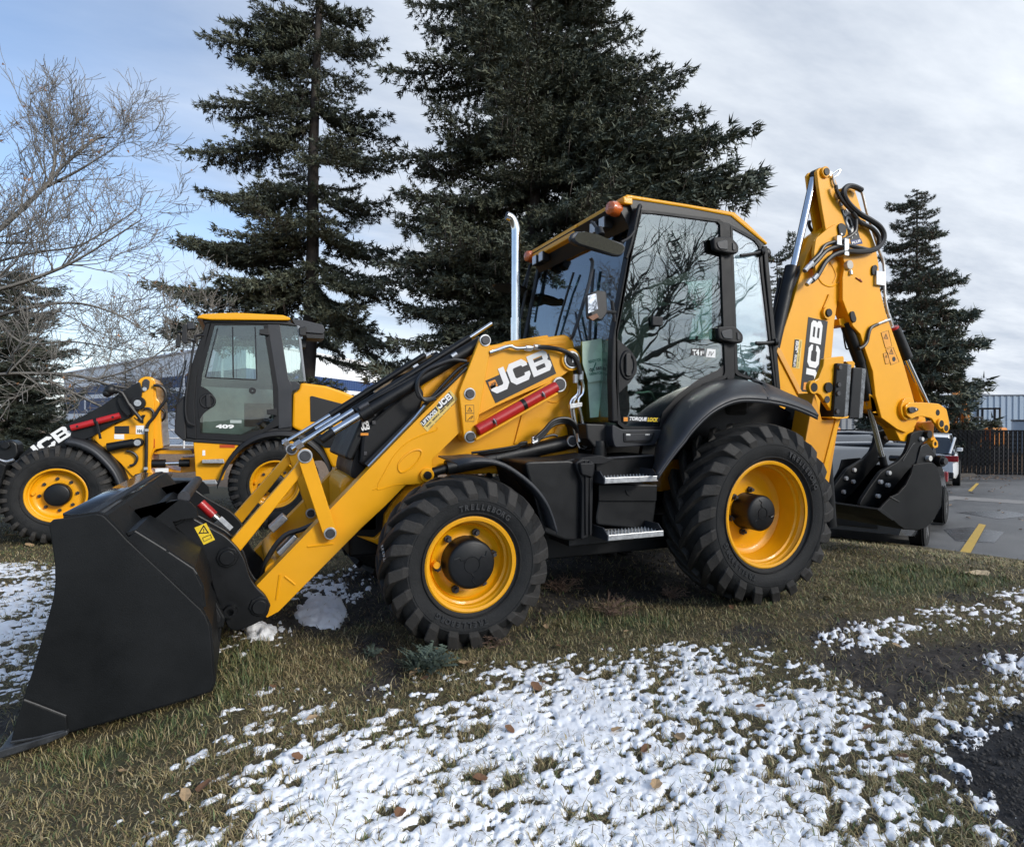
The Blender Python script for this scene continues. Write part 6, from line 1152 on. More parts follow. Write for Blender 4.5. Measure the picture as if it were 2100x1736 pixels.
# ---- cars
def car(name, label, W, Lc, paint_, prof_low, prof_roof, z0, wheel_r, wheel_x, loc, yaw, suv=False, lampm=None, rear=False):
    t = thing(name, loc, label, 'car'); M = Matrix.Translation(loc) @ Matrix.Rotation(yaw, 4, 'Z')
    def setM(o): o.matrix_parent_inverse = Matrix.Identity(4); o.parent = t; return o
    t.rotation_euler = (0, 0, yaw)
    h = W/2
    # body: sections along x, each an arch of points
    st = np.linspace(-Lc/2, Lc/2, 25); bm = bmesh.new(); rings = []
    for x in st:
        zt = np.interp(x, *zip(*prof_low)); k = abs(x)/(Lc/2); ww = h*(1-.16*max(0, (k-.72)/.28)**2); zb = z0+.08*max(0, (k-.75)/.25)
        pts = [(-ww*.93, zb), (-ww, zb+.16), (-ww*1.0, (zb+zt)/2), (-ww*.965, zt-.07), (-ww*.90, zt-.015), (-ww*.5, zt+.025), (0, zt+.035)]
        pts = pts+[(-a, b) for a, b in pts[-2::-1]]; rings.append([bm.verts.new((x, a, b)) for a, b in pts])
    for A, B in zip(rings[:-1], rings[1:]):
        for i in range(len(A)-1): bm.faces.new((A[i], A[i+1], B[i+1], B[i]))
        bm.faces.new((A[-1], A[0], B[0], B[-1]))
    bm.faces.new(rings[0]); bm.faces.new(rings[-1][::-1]); setM(bm_obj('body', bm, paint_, None, True))
    # glasshouse
    bm = bmesh.new(); R2 = []
    xs = [p[0] for p in prof_roof]
    for x, z in prof_roof:
        zb = np.interp(x, *zip(*prof_low))-.02; tt = max(0, (z-zb)); wt = h*(.90-.16*min(1, tt/.5)); R2.append([bm.verts.new(p) for p in ((x, -h*.90, zb), (x, -wt, z-.03), (x, -wt*.8, z), (x, wt*.8, z), (x, wt, z-.03), (x, h*.90, zb))])
    for A, B in zip(R2[:-1], R2[1:]):
        for i in range(5): bm.faces.new((A[i], A[i+1], B[i+1], B[i]))
    gh = bm_obj('cabin', bm, mat('car_glass', (.02, .025, .03), .06, coat=1), None, True); setM(gh)
    # painted roof and pillars, 8 mm proud
    inner = [p for p in prof_roof if p[1] > max(z for _, z in prof_roof)-.10]
    bm = bmesh.new(); R2 = []
    for x, z in inner: wt = h*.75; R2.append([bm.verts.new(p) for p in ((x, -wt, z-.05), (x, -wt*.93, z+.006), (x, 0, z+.03), (x, wt*.93, z+.006), (x, wt, z-.05))])
    for A, B in zip(R2[:-1], R2[1:]):
        for i in range(4): bm.faces.new((A[i], A[i+1], B[i+1], B[i]))
    o = bm_obj('roof', bm, paint_, None, True); setM(o); s = o.modifiers.new('solid', 'SOLIDIFY'); s.thickness = .02
    def at_pr(x): return np.interp(x, *zip(*prof_roof))
    for sg in (-1, 1):
        xs_ = [prof_roof[0][0], inner[0][0], inner[-1][0], prof_roof[-1][0]]
        for (xa, xb) in ((xs_[0], xs_[1]), (xs_[2], xs_[3])):
            pa = Vector((xa, sg*h*.89, at_pr(xa)-.0)); pb = Vector((xb, sg*h*.75, at_pr(xb)))
            setM(tube('pillar', [pa, pa.lerp(pb, .5)+Vector((0, 0, .0)), pb], .035, paint_, None, 6, 0))
        setM(tube('pillar', [(.0, sg*h*.90, np.interp(0, *zip(*prof_low))), (-.05, sg*h*.755, at_pr(0)-.03)], .03, ASP, None, 6, 0))
        for wx in wheel_x:
            tw_ = lathe('wheel_arch', [(-.02, wheel_r*1.13), (-.02, .02)], ASP, None, 28); setM(tw_); tw_.location = (wx, sg*(h-.012), wheel_r); tw_.rotation_euler = (0, 0, 0 if sg < 0 else PI)
            ty = lathe('tyre', [(-.10, wheel_r*.62), (-.11, wheel_r*.8), (-.09, wheel_r), (.09, wheel_r), (.11, wheel_r*.8), (.10, wheel_r*.62)], RUB, None, 28); setM(ty); ty.location = (wx, sg*(h-.06), wheel_r)
            bm = bmesh.new(); add_lathe(bm, [(-.06*1, .02), (-.07, wheel_r*.58), (-.10, wheel_r*.64)], 28)
            for k in range(5): Mx = Matrix.Rotation(k*2*PI/5, 4, 'Y'); add_box(bm, (-.035, -.10, .03), (.035, -.07, wheel_r*.6), Mx)
            rm = bm_obj('rim', bm, mat('alloy_rim', (.45, .46, .48), .35, metal=.3), None, True); setM(rm); rm.location = (wx, sg*(h-.06), wheel_r); rm.rotation_euler = (0, 0, 0 if sg < 0 else PI)
        zf = np.interp(-Lc/2+.12, *zip(*prof_low)); setM(box('headlamp', (-Lc/2+.02, sg*h*.55-.14, zf-.16), (-Lc/2+.22, sg*h*.70+.12*sg-.0 if sg > 0 else sg*h*.70+.12, zf-.04), LENS, None, .02))
        zr = np.interp(Lc/2-.1, *zip(*prof_low)); y0_, y1_ = sorted((sg*h*.55, sg*h*.985)); setM(box('tail_lamp', (Lc/2-.22, y0_, zr-.22), (Lc/2+.006, y1_, zr-.03), mat('tail_red', (.35, .01, .015), .15, coat=1), None, .015))
        zm = np.interp(prof_roof[1][0], *zip(*prof_low)); setM(box('door_mirror', (prof_roof[1][0]-.05, sg*(h+.02)-.09, zm+.0), (prof_roof[1][0]+.07, sg*(h+.02)+.09, zm+.13), paint_, None, .03))
    setM(box('front_grille', (-Lc/2-.012, -h*.5, z0+.14), (-Lc/2+.06, h*.5, z0+.30), ASP, None, .01)); setM(box('rear_bumper', (Lc/2-.06, -h*.86, z0+.04), (Lc/2+.03, h*.86, z0+.24), ASP if suv else paint_, None, .03))
    if lampm: setM(box('number_plate', (Lc/2-.0, -.16, z0+.40), (Lc/2+.035, .16, z0+.52), WHT, None, .004))
    return t
SIL = mat('grey_car_paint', (.06, .064, .07), .16, coat=.8, var=.1); SIL2 = mat('silver_car_paint', (.36, .38, .41), .3, metal=.6, coat=.6); WCP = mat('white_car_paint', (.72, .73, .74), .25, coat=.8); DCP = mat('dark_car_paint', (.02, .022, .028), .2, coat=.8)
lowS = [(-2.3, .62), (-2.1, .72), (-1.3, .88), (-.9, .93), (1.4, .98), (2.0, .98), (2.3, .85)]; roofS = [(-1.25, .92), (-.55, 1.34), (-.3, 1.42), (.1, 1.45), (.7, 1.42), (1.1, 1.32), (1.85, .99)]
def lz(s, d): q = SD(s, d, 0); return float(lot_z(np.array(q.x), np.array(q.y)))
def spot(s, d, a, b): q = SD(s, d, 0); x = q.x+a*math.cos(.42)+b*math.cos(1.99); y = q.y+a*math.sin(.42)+b*math.sin(1.99); return (x, y, float(lot_z(np.array(x), np.array(y)))+.004)
SEDAN = spot(5.98, 9.05, 1.36, .92); WSUV = spot(14.25, 20.1, 1.38, .90)
car('parked_car', 'dark grey sedan parked nose-in at the lawn edge, half hidden by the backhoe digging bucket', 1.78, 4.6, SIL, lowS, roofS, .20, .32, (-1.42, 1.3), SEDAN, math.radians(27))
lowV = [(-2.3, .80), (-2.1, .92), (-1.3, 1.02), (-.9, 1.06), (1.6, 1.10), (2.3, 1.06)]; roofV = [(-1.25, 1.04), (-.5, 1.56), (-.2, 1.66), (.3, 1.70), (1.5, 1.68), (1.9, 1.60), (2.22, 1.10)]
car('parked_car', 'white sport utility vehicle with red tail lamps parked facing the slatted fence', 1.86, 4.6, WCP, lowV, roofV, .28, .36, (-1.42, 1.38), WSUV, math.radians(-149), True, True)
car('parked_car', 'dark sport utility vehicle with a roof rack, behind the sedan and under the boom', 1.86, 4.7, DCP, lowV, roofV, .28, .36, (-1.42, 1.38), tuple(SD(9.6, 17.6, lz(9.6, 17.6))), math.radians(24), True)
# ---- plant beyond the fence
OR = mat('excavator_orange', (.55, .19, .02), .5, var=.15); OY = mat('forklift_yellow', (.50, .36, .04), .5)
def local(parent, loc, yaw):
    return Matrix.Translation(loc) @ Matrix.Rotation(yaw, 4, 'Z')
EXL = SD(24.6, 33, -.95); EX = thing('excavator', tuple(EXL), 'orange excavator beyond the fence beside the right-hand spruce', 'excavator'); M = local(EX, EXL, .3)
box('track', (-1.6, -1.2, 0), (1.6, -.7, .8), DST, EX, .15, M); box('track', (-1.6, .7, 0), (1.6, 1.2, .8), DST, EX, .15, M); box('upper_body', (-1.1, -1.1, .9), (1.7, 1.1, 1.8), OR, EX, .1, M); box('cab', (-.2, -1.1, 1.8), (.6, -.3, 2.15), GRY, EX, .06, M)
tube('boom', [M @ Vector(p) for p in ((-.8, .1, 1.5), (-1.6, .1, 2.8), (-2.4, .1, 3.55), (-3.0, .1, 3.3))], .22, OR, EX, 8); tube('stick', [M @ Vector(p) for p in ((-3.0, .1, 3.4), (-3.2, .1, 2.5), (-3.1, .1, 1.6))], .16, OR, EX, 8); box('bucket', (-3.5, -.3, .9), (-2.8, .5, 1.7), OR, EX, .1, M)
def forklift(loc, yaw, label, h, m):
    F_ = thing('forklift', tuple(loc), label, 'forklift', ); M = local(F_, loc, yaw)
    box('body', (-.9, -.6, .35), (1.0, .6, 1.15), m, F_, .08, M); box('counterweight', (.6, -.6, .4), (1.25, .6, 1.3), m, F_, .1, M)
    for x in (-.7, .7):
        for y in (-.55, .55): cyl('guard_post', M @ Vector((x, y, 1.1)), M @ Vector((x*.8, y, h)), .06, ASP, F_, n=6); cyl('wheel', M @ Vector((x, y*1.25, .33)), M @ Vector((x, y*.8, .33)), .33, RUB, F_)
    box('overhead_guard', (-.65, -.6, h), (.65, .6, h+.10), ASP, F_, .02, M)
    for y in (-.3, .3): box('mast_rail', (-1.15, y-.06, .1), (-1.02, y+.06, h+.1), ASP, F_, .01, M); box('fork', (-2.1, y-.06, .08), (-1.1, y+.06, .14), DST, F_, .005, M)
    box('seat', (-.1, -.25, 1.15), (.4, .25, 1.6), INT, F_, .05, M)
    return F_
forklift(SD(30.0, 39, -.95), .5, 'tall black-framed forklift in front of the pale blue building', 2.85, OY)
forklift(SD(27.9, 38, -.95), .2, 'short forklift with a snow-dusted roof between the excavator and the tall forklift', 2.3, OY)
VN = thing('storage_tank', tuple(SD(34.2, 41, -.95)), 'pale round tank at the far right beyond the fence', 'tank'); q = SD(34.2, 41, -.95); cyl('tank_body', q, q+Vector((0, 0, 2.1)), .9, CG, VN, bevel=.05); cyl('tank_rim', q+Vector((0, 0, 2.1)), q+Vector((0, 0, 2.2)), .95, DST, VN)
for k, (s_, d_, m, lb) in enumerate(((17.5, 36, OR, 'low orange machine beyond the fence, glimpsed under the dipper'), (23.0, 31.5, OR, 'large orange wheeled machine glimpsed through the fence slats'))):
    q = SD(s_, d_, -.95); T_ = thing('site_machine', tuple(q), lb, 'construction machine'); M = local(T_, q, .2+k*.3); box('body', (-1.8, -.8, .8), (1.6, .8, 1.75), m, T_, .1, M); box('cab', (-.4, -.7, 1.75), (.6, .7, 2.25 if k == 0 else 1.9), ASP, T_, .05, M)
    for x in (-1.2, 1.1):
        for y in (-.8, .8): cyl('wheel', M @ Vector((x, y*1.25, .6)), M @ Vector((x, y*.8, .6)), .62, RUB, T_); cyl('hub', M @ Vector((x, y*1.3, .6)), M @ Vector((x, y*1.2, .6)), .3, m, T_)
# ================================================================== lawn, mud, snow, grass
def gpoly(pts):
    out = []
    for u, v in pts:
        z = 0.0
        for _ in range(5): q = atz('V', u, v, z); z = float(ground_z(np.array(q.x), np.array(q.y), False))
        out.append((q.x, q.y))
    return out
SN_MAIN = gpoly([(480, 1462), (560, 1420), (700, 1440), (760, 1455), (800, 1420), (900, 1400), (1000, 1378), (1130, 1370), (1250, 1345), (1420, 1328), (1560, 1335), (1640, 1362), (1690, 1400), (1770, 1440), (1830, 1510), (1900, 1575), (1975, 1640), (2040, 1710), (2080, 1850), (2000, 2300), (200, 2300), (150, 1850), (270, 1700), (370, 1640), (400, 1580), (450, 1530)])
SN_RIGHT = gpoly([(1690, 1318), (1760, 1290), (1850, 1280), (1960, 1245), (2100, 1215), (2400, 1190), (2400, 1290), (2100, 1292), (2000, 1290), (1900, 1300), (1800, 1316), (1720, 1330)])
SN_R2 = gpoly([(1885, 1500), (1900, 1470), (1960, 1440), (2100, 1415), (2300, 1390), (2300, 1430), (2060, 1450), (1980, 1475), (1930, 1510)])
SN_R3 = gpoly([(2010, 1345), (2100, 1335), (2300, 1340), (2300, 1390), (2080, 1395), (2030, 1375)])
SN_LEFT = gpoly([(-200, 1160), (60, 1150), (140, 1165), (200, 1200), (180, 1330), (60, 1420), (-60, 1460), (-300, 1500)])
SN_MID = gpoly([(590, 1225), (640, 1185), (720, 1160), (760, 1130), (790, 1150), (760, 1200), (715, 1240), (690, 1280), (620, 1270)])
SN_B1 = gpoly([(500, 1292), (540, 1275), (570, 1285), (560, 1310), (510, 1312)]); SN_B2 = gpoly([(448, 1325), (470, 1322), (472, 1338), (450, 1340)])
SN_B3 = gpoly([(600, 1255), (640, 1215), (700, 1225), (715, 1250), (690, 1285), (630, 1280)])
MUD = [gpoly(p) for p in ([(1120, 1140), (1380, 1120), (1500, 1200), (1490, 1230), (1400, 1235), (1260, 1235), (1130, 1260), (1100, 1300), (1050, 1310), (1080, 1200)],
    [(700, 1290), (800, 1290), (860, 1340), (840, 1400), (780, 1440), (700, 1430), (760, 1380), (690, 1340)],
    [(1650, 1350), (1720, 1310), (1830, 1325), (1950, 1310), (2100, 1300), (2400, 1300), (2400, 1420), (2100, 1400), (1960, 1430), (1880, 1470), (1830, 1490), (1760, 1430), (1700, 1395)],
    [(1900, 1560), (1930, 1500), (2100, 1440), (2400, 1420), (2600, 1900), (2100, 1900), (2060, 1720), (1980, 1640)],
    [(1620, 1310), (1700, 1260), (1800, 1270), (1780, 1300), (1700, 1330)],
    [(400, 1300), (560, 1250), (800, 1120), (1100, 1000), (1300, 1000), (1300, 1150), (1000, 1240), (640, 1300)],
    [(-60, 1440), (60, 1430), (60, 1500), (-60, 1540)])]
GRAVEL = MUD[3]
GREEN_P = [gpoly(p) for p in ([(430, 1400), (445, 1310), (560, 1330), (600, 1370), (520, 1430), (380, 1500), (200, 1590), (60, 1600), (100, 1560), (400, 1450)], [(1720, 1180), (1850, 1150), (2100, 1190), (2000, 1230), (1800, 1225)], [(1080, 1250), (1250, 1250), (1420, 1250), (1400, 1290), (1200, 1290)], [(1840, 1600), (1900, 1640), (1960, 1700), (1880, 1720)])]
def masks(x, y):
    wob = .10*(fbm(x*4, y*4, 3, 21)-.5); e = sdf_poly(x, y, LAWN)
    mud = np.zeros(x.shape)
    for i, p in enumerate(MUD): mud = np.maximum(mud, sstep((sdf_poly(x, y, p)+wob*1.6+.08)/.22))
    mud = np.where(mud > 0, mud, 0); pt = fbm(x*1.3, y*1.3, 4, 31); mud = np.maximum(mud, sstep((pt-.70)/.08)*.8)
    grn = np.zeros(x.shape)
    for p in GREEN_P: grn = np.maximum(grn, sstep((sdf_poly(x, y, p)+.12)/.3))
    sn = -np.ones(x.shape)*9
    for p, b in ((SN_MAIN, .07), (SN_RIGHT, .06), (SN_R2, .06), (SN_R3, -.02), (SN_LEFT, 0), (SN_MID, -.05), (SN_B1, .04), (SN_B2, .05)): sn = np.maximum(sn, sdf_poly(x, y, p)+b)
    return mud, grn, sn, e
def snow_t(x, y, sn):
    """thickness of the snow cover"""
    deep = np.clip((sn+.06)/.60, 0, 1)
    # rows of pillows lie across the lawn: slightly stretched lumps with sharp holes where turf pokes out
    u = x*.93+y*.37; v_ = -x*.37+y*.93
    n = .36*fbm(u*11, v_*19, 4, 41, .6)+.42*fbm(u*27, v_*42, 2, 47)+.22*fbm(x*2.0, y*2.0, 2, 44)
    th = .575-.155*deep**.8; th = np.where(sn < -.06, 9, th)
    t = np.clip((n-th)/.085, 0, 1); t = t**.6*(.009+.010*fbm(x*16, y*16, 2, 49))*(.7+.4*deep)
    t += np.where(t > .002, .007*(fbm(x*55, y*55, 3, 53, .65)-.5), 0)
    m1 = sdf_poly(x, y, SN_B1); m2 = sdf_poly(x, y, SN_B3)
    t = np.maximum(t, .06*np.sqrt(np.clip((m1+.015*fbm(x*20, y*20, 2, 60))/.07, 0, 1))*np.where(m1 > 0, 1, 0)*np.clip(2.2*fbm(x*20, y*20, 4, 61, .62)-.45, .05, 2))
    t = np.maximum(t, .055*np.sqrt(np.clip(m2/.22, 0, 1))*np.where(m2 > 0, 1, 0)*np.clip(2.4*fbm(x*15, y*15, 5, 62, .7)-.55, .0, 2))
    return t
ang = np.radians(np.concatenate([np.linspace(-180, -56, 30)[:-1], np.arange(-56, 56, .24), np.linspace(56, 180, 30)]))
rad = [1.25]
while rad[-1] < 13: rad.append(rad[-1]*1.0095)
while rad[-1] < 60: rad.append(rad[-1]*1.03)
while rad[-1] < 1500: rad.append(rad[-1]*1.35)
rad = np.array(rad); nr, na = len(rad), len(ang)
def polar(rad, ang):
    r, a = np.meshgrid(rad, ang, indexing='ij'); th = YAW+a; return CAM.x+r*np.sin(th), CAM.y+r*np.cos(th)
def grid_mesh(name, X, Y, Z, keep=None):
    n0, n1 = X.shape; idx = np.arange(n0*n1).reshape(n0, n1)
    q = np.stack([idx[:-1, :-1], idx[:-1, 1:], idx[1:, 1:], idx[1:, :-1]], -1).reshape(-1, 4)[:, ::-1]
    co = np.stack([X, Y, Z], -1).reshape(-1, 3)
    if keep is not None:
        k = keep.reshape(-1)[q].any(1); q = q[k]; used = np.unique(q); mp_ = np.full(len(co), -1); mp_[used] = np.arange(len(used)); co = co[used]; q = mp_[q]
    else: used = np.arange(len(co))
    me = bpy.data.meshes.new(name); me.vertices.add(len(co)); me.vertices.foreach_set('co', co.astype(np.float32).ravel()); me.loops.add(q.size); me.loops.foreach_set('vertex_index', q.astype(np.int32).ravel())
    me.polygons.add(len(q)); me.polygons.foreach_set('loop_start', np.arange(0, q.size, 4, dtype=np.int32)); me.polygons.foreach_set('loop_total', np.full(len(q), 4, dtype=np.int32)); me.polygons.foreach_set('use_smooth', np.ones(len(q), bool)); me.update(calc_edges=True); me.validate()
    return me, used
X, Y = polar(rad, ang); mud, grn, sn, e = masks(X, Y); Z = ground_z(X, Y)
Z = Z+np.where(e > 0, mud*(.030*(fbm(X*9, Y*9, 3, 71)-.6)+.030*(fbm(X*24, Y*24, 3, 72, .65)-.5))-mud*.008, 0)
grv = sstep((sdf_poly(X, Y, GRAVEL)+.1*(fbm(X*4, Y*4, 3, 23)-.5))/.1); Z = Z+grv*.016*(vnoise(X*48, Y*48, 75)-.5)
me, used = grid_mesh('ground', X, Y, Z)
def attr(me, name, a): l = me.attributes.new(name, 'FLOAT', 'POINT'); l.data.foreach_set('value', a.astype(np.float32).ravel())
s_, d_ = sd_of(X, Y); far = np.clip(-e/1.0, 0, 1); attr(me, 'mud', np.clip(mud, 0, 1)); attr(me, 'green', grn); attr(me, 'beyond', far); attr(me, 'gravel', grv)
gm = bpy.data.materials.new('lawn_soil'); gm.use_nodes = True; nt = gm.node_tree; b = nt.nodes['Principled BSDF']; b.inputs['Roughness'].default_value = .9; N = nt.nodes.new; L = nt.links.new
tc = N('ShaderNodeTexCoord')
def nz(scale, detail=6): n = N('ShaderNodeTexNoise'); n.inputs['Scale'].default_value = scale; n.inputs['Detail'].default_value = detail; n.inputs['Roughness'].default_value = .7; L(tc.outputs['Object'], n.inputs['Vector']); return n
def ramp(n, stops):
    r = N('ShaderNodeValToRGB'); L(n.outputs['Fac'], r.inputs[0]); el = r.color_ramp.elements
    for i, (p, c) in enumerate(stops):
        if i < 2: el[i].position = p; el[i].color = (*c, 1)
        else: x = el.new(p); x.color = (*c, 1)
    return r
def at_(nm): a = N('ShaderNodeAttribute'); a.attribute_name = nm; return a
def mixc(f, a, b_): m = N('ShaderNodeMix'); m.data_type = 'RGBA'; L(f, m.inputs[0]); L(a, m.inputs[6]); L(b_, m.inputs[7]); return m
turf = ramp(nz(38), [(.3, (.038, .030, .016)), (.7, (.14, .115, .055)), (.55, (.08, .066, .030))]); soil = ramp(nz(14), [(.3, (.014, .012, .010)), (.72, (.075, .064, .055))]); gre = ramp(nz(30), [(.3, (.025, .030, .012)), (.7, (.07, .085, .03))])
litter = ramp(nz(9), [(.3, (.07, .045, .025)), (.7, (.30, .20, .12)), (.5, (.16, .10, .055))]); gravel = ramp(nz(60), [(.3, (.010, .010, .011)), (.75, (.045, .045, .048))])
m1 = mixc(at_('green').outputs['Fac'], turf.outputs[0], gre.outputs[0]); m2 = mixc(at_('mud').outputs['Fac'], m1.outputs[2], soil.outputs[0]); m3 = mixc(at_('beyond').outputs['Fac'], m2.outputs[2], litter.outputs[0]); m4 = mixc(at_('gravel').outputs['Fac'], m3.outputs[2], gravel.outputs[0])
L(m4.outputs[2], b.inputs['Base Color']); bp = N('ShaderNodeBump'); bp.inputs['Strength'].default_value = .8; bp.inputs['Distance'].default_value = .012; L(nz(55).outputs['Fac'], bp.inputs['Height']); L(bp.outputs[0], b.inputs['Normal'])
G = link('ground', me, gm); G['kind'] = 'structure'
fan = mesh_obj('ground', [(CAM.x, CAM.y, -.0)]+[(float(X[0, j]), float(Y[0, j]), float(Z[0, j])) for j in range(na)], [(0, j+1, j) for j in range(1, na)], gm); fan['kind'] = 'structure'
# snow
ra = [1.3]
while ra[-1] < 11: ra.append(ra[-1]*(1.0045 if ra[-1] < 4 else 1.0065))
aa = np.radians(np.arange(-46, 46, .125)); XS, YS = polar(np.array(ra), aa); md, gr_, ss_, ee = masks(XS, YS)
T = snow_t(XS, YS, ss_); ZS = ground_z(XS, YS)+np.where(T > .001, T, -.02)-.001
me, used = grid_mesh('snow', XS, YS, ZS, T > .0012)
sm_ = bpy.data.materials.new('snow'); sm_.use_nodes = True; b = sm_.node_tree.nodes['Principled BSDF']; b.inputs['Base Color'].default_value = (.92, .93, .95, 1); b.inputs['Roughness'].default_value = .65; b.inputs['Subsurface Weight'].default_value = 0
nt = sm_.node_tree; N = nt.nodes.new; L = nt.links.new; tc = N('ShaderNodeTexCoord'); n = N('ShaderNodeTexNoise'); n.inputs['Scale'].default_value = 160; n.inputs['Detail'].default_value = 3; L(tc.outputs['Object'], n.inputs['Vector']); bp = N('ShaderNodeBump'); bp.inputs['Strength'].default_value = .5; bp.inputs['Distance'].default_value = .003; L(n.outputs['Fac'], bp.inputs['Height']); L(bp.outputs[0], b.inputs['Normal'])
SN = link('snow', me, sm_); tag(SN, 'thin broken snow cover lying over the lawn', 'snow', kind='stuff')
# grass blades
def blades(name, n, rmin, rmax, amin, amax, h0, h1, wd, seed, pw=1.0):
    g = np.random.default_rng(seed); r = rmin*(rmax/rmin)**(g.random(n)**pw); a = np.radians(g.uniform(amin, amax, n)); th = YAW+a; x = CAM.x+r*np.sin(th); y = CAM.y+r*np.cos(th)
    mud, grn, sn, e = masks(x, y); T = snow_t(x, y, sn); dens = 1-.86*np.clip(mud, 0, 1)-.96*sstep((sdf_poly(x, y, GRAVEL))/.1); tuft = fbm(x*7, y*7, 3, 81)
    k = (g.random(n) < dens*np.clip(.35+1.6*(tuft-.25), .15, 1)) & (e > .05) & ((T < .003) | (g.random(n) < .09)); x, y, r, grn, tuft, T, e_ = x[k], y[k], r[k], grn[k], tuft[k], T[k], e[k]; n = len(x)
    z = ground_z(x, y)-.004+np.where(T > .003, T*.75, 0); L0 = g.uniform(h0, h1, n)*(.7+.8*tuft)*(1+.35*grn); az = g.uniform(0, 2*PI, n)+1.2*fbm(x*2.5, y*2.5, 2, 83)*PI; lean = np.clip(g.normal(1.12-.3*grn, .3, n), .1, 1.45); w_ = wd*g.uniform(.6, 1.3, n)*np.clip(r/4, 1, 3)
    dx_, dy_ = np.cos(az), np.sin(az); px, py = -dy_*w_/2, dx_*w_/2
    l1 = lean*.7; l2 = np.minimum(lean*1.35, 1.7); m_ = L0*.5
    x1 = x+dx_*np.sin(l1)*m_; y1 = y+dy_*np.sin(l1)*m_; z1 = z+np.cos(l1)*m_; x2 = x1+dx_*np.sin(l2)*m_; y2 = y1+dy_*np.sin(l2)*m_; z2 = np.maximum(z1+np.cos(l2)*m_, z+.006)
    co = np.stack([np.stack([x-px, y-py, z], -1), np.stack([x+px, y+py, z], -1), np.stack([x1-px*.8, y1-py*.8, z1], -1), np.stack([x1+px*.8, y1+py*.8, z1], -1), np.stack([x2, y2, z2], -1)], 1).reshape(-1, 3)
    b0 = (np.arange(n)*5)[:, None]; tri = np.concatenate([b0+np.array([0, 1, 3]), b0+np.array([0, 3, 2]), b0+np.array([2, 3, 4])], 1).reshape(-1, 3)
    me = bpy.data.meshes.new(name); me.vertices.add(len(co)); me.vertices.foreach_set('co', co.astype(np.float32).ravel()); me.loops.add(tri.size); me.loops.foreach_set('vertex_index', tri.astype(np.int32).ravel()); me.polygons.add(len(tri)); me.polygons.foreach_set('loop_start', np.arange(0, tri.size, 3, dtype=np.int32)); me.polygons.foreach_set('loop_total', np.full(len(tri), 3, dtype=np.int32)); me.update(calc_edges=True)
    c = g.random(n); gg = np.clip(grn*.75+.9*(fbm(x*1.1, y*1.1, 3, 85)-.42), 0, 1)
    straw = np.array([.34, .265, .125]); pale = np.array([.46, .39, .23]); olive = np.array([.20, .185, .070]); green = np.array([.10, .145, .05]); brown = np.array([.15, .105, .055])
    isg = g.random(n) < np.clip(.22+gg*.75, 0, .92); col = np.where(isg[:, None], np.where((c < .5)[:, None], green, olive), np.where((c < .55)[:, None], straw, np.where((c < .86)[:, None], brown, pale)))*g.uniform(.7, 1.2, n)[:, None]
    cc_ = np.concatenate([np.repeat(col, 5, 0), np.ones((n*5, 1))], 1); ca = me.color_attributes.new('col', 'FLOAT_COLOR', 'POINT'); ca.data.foreach_set('color', cc_.astype(np.float32).ravel())
    o = link(name, me, GRS); return o
GRS = bpy.data.materials.new('grass_blade'); GRS.use_nodes = True; b = GRS.node_tree.nodes['Principled BSDF']; b.inputs['Roughness'].default_value = .6; a = GRS.node_tree.nodes.new('ShaderNodeVertexColor'); a.layer_name = 'col'; GRS.node_tree.links.new(a.outputs[0], b.inputs['Base Color'])
o = blades('grass', 440000, 1.4, 14, -47, 47, .022, .056, .0034, 3, .85); tag(o, 'short matted grass, straw brown and green, over the lawn', 'grass', kind='stuff')
# ---- fallen leaves, weeds
LC = [mat('leaf_tan', (.40, .27, .15), .7, var=.2, vscale=20), mat('leaf_brown', (.20, .10, .05), .7, var=.2, vscale=20), mat('leaf_pale', (.55, .44, .28), .7, var=.15, vscale=20)]
def gz1(x, y): return float(ground_z(np.array(x), np.array(y)))
def leaf_mesh(m, seed):
    g = random.Random(seed); n = 7; v = [(0, 0, .004)]; 
    for i in range(-n, n+1):
        t = abs(i)/n
    out = []
    for i in range(14):
        a = 2*PI*i/14; r = .5*(.62+.38*math.cos(a))*(1+.18*g.uniform(-1, 1)); x = math.cos(a)*.5*(1+.1*g.uniform(-1, 1)); y = math.sin(a)*.30*(1+.2*g.uniform(-1, 1)); out.append((x, y, .10*y*y*8+.12*x*x+.03*g.uniform(-1, 1)))
    me = bpy.data.meshes.new('fallen_leaf'); me.from_pydata([(0, 0, -.02)]+out, [], [(0, i+1, (i+1) % 14+1) for i in range(14)]); me.materials.append(m); return me
LM = [leaf_mesh(LC[i % 3], i) for i in range(6)]
spots = [(1700, 1231, .12, 2), (2010, 1180, .15, 2), (1985, 1178, .10, 2), (850, 1385, .07, 0), (955, 1366, .10, 0), (905, 1340, .10, 0), (905, 1318, .07, 1), (870, 1398, .06, 1), (1100, 1415, .07, 1), (1118, 1408, .05, 1), (1285, 1300, .05, 0), (1500, 1250, .05, 1), (1195, 1400, .05, 0), (1240, 1245, .06, 0), (1145, 1330, .05, 1), (985, 1605, .06, 1), (640, 1480, .05, 0), (560, 1415, .05, 1), (1265, 1505, .06, 0), (1325, 1545, .06, 1), (1395, 1520, .07, 0), (1560, 1460, .05, 1), (1780, 1500, .05, 1), (1850, 1560, .06, 1), (1045, 1505, .05, 1), (820, 1680, .06, 1), (420, 1620, .08, 1), (250, 1590, .06, 0), (610, 1560, .05, 1), (1660, 1300, .05, 0), (1840, 1330, .05, 0), (1955, 1215, .05, 1), (1740, 1265, .05, 0), (1120, 1290, .05, 0), (1345, 1620, .06, 0), (60, 1120, .12, 0), (20, 1100, .14, 0), (95, 1110, .10, 2), (150, 1130, .1, 0), (380, 1640, .06, 0)]
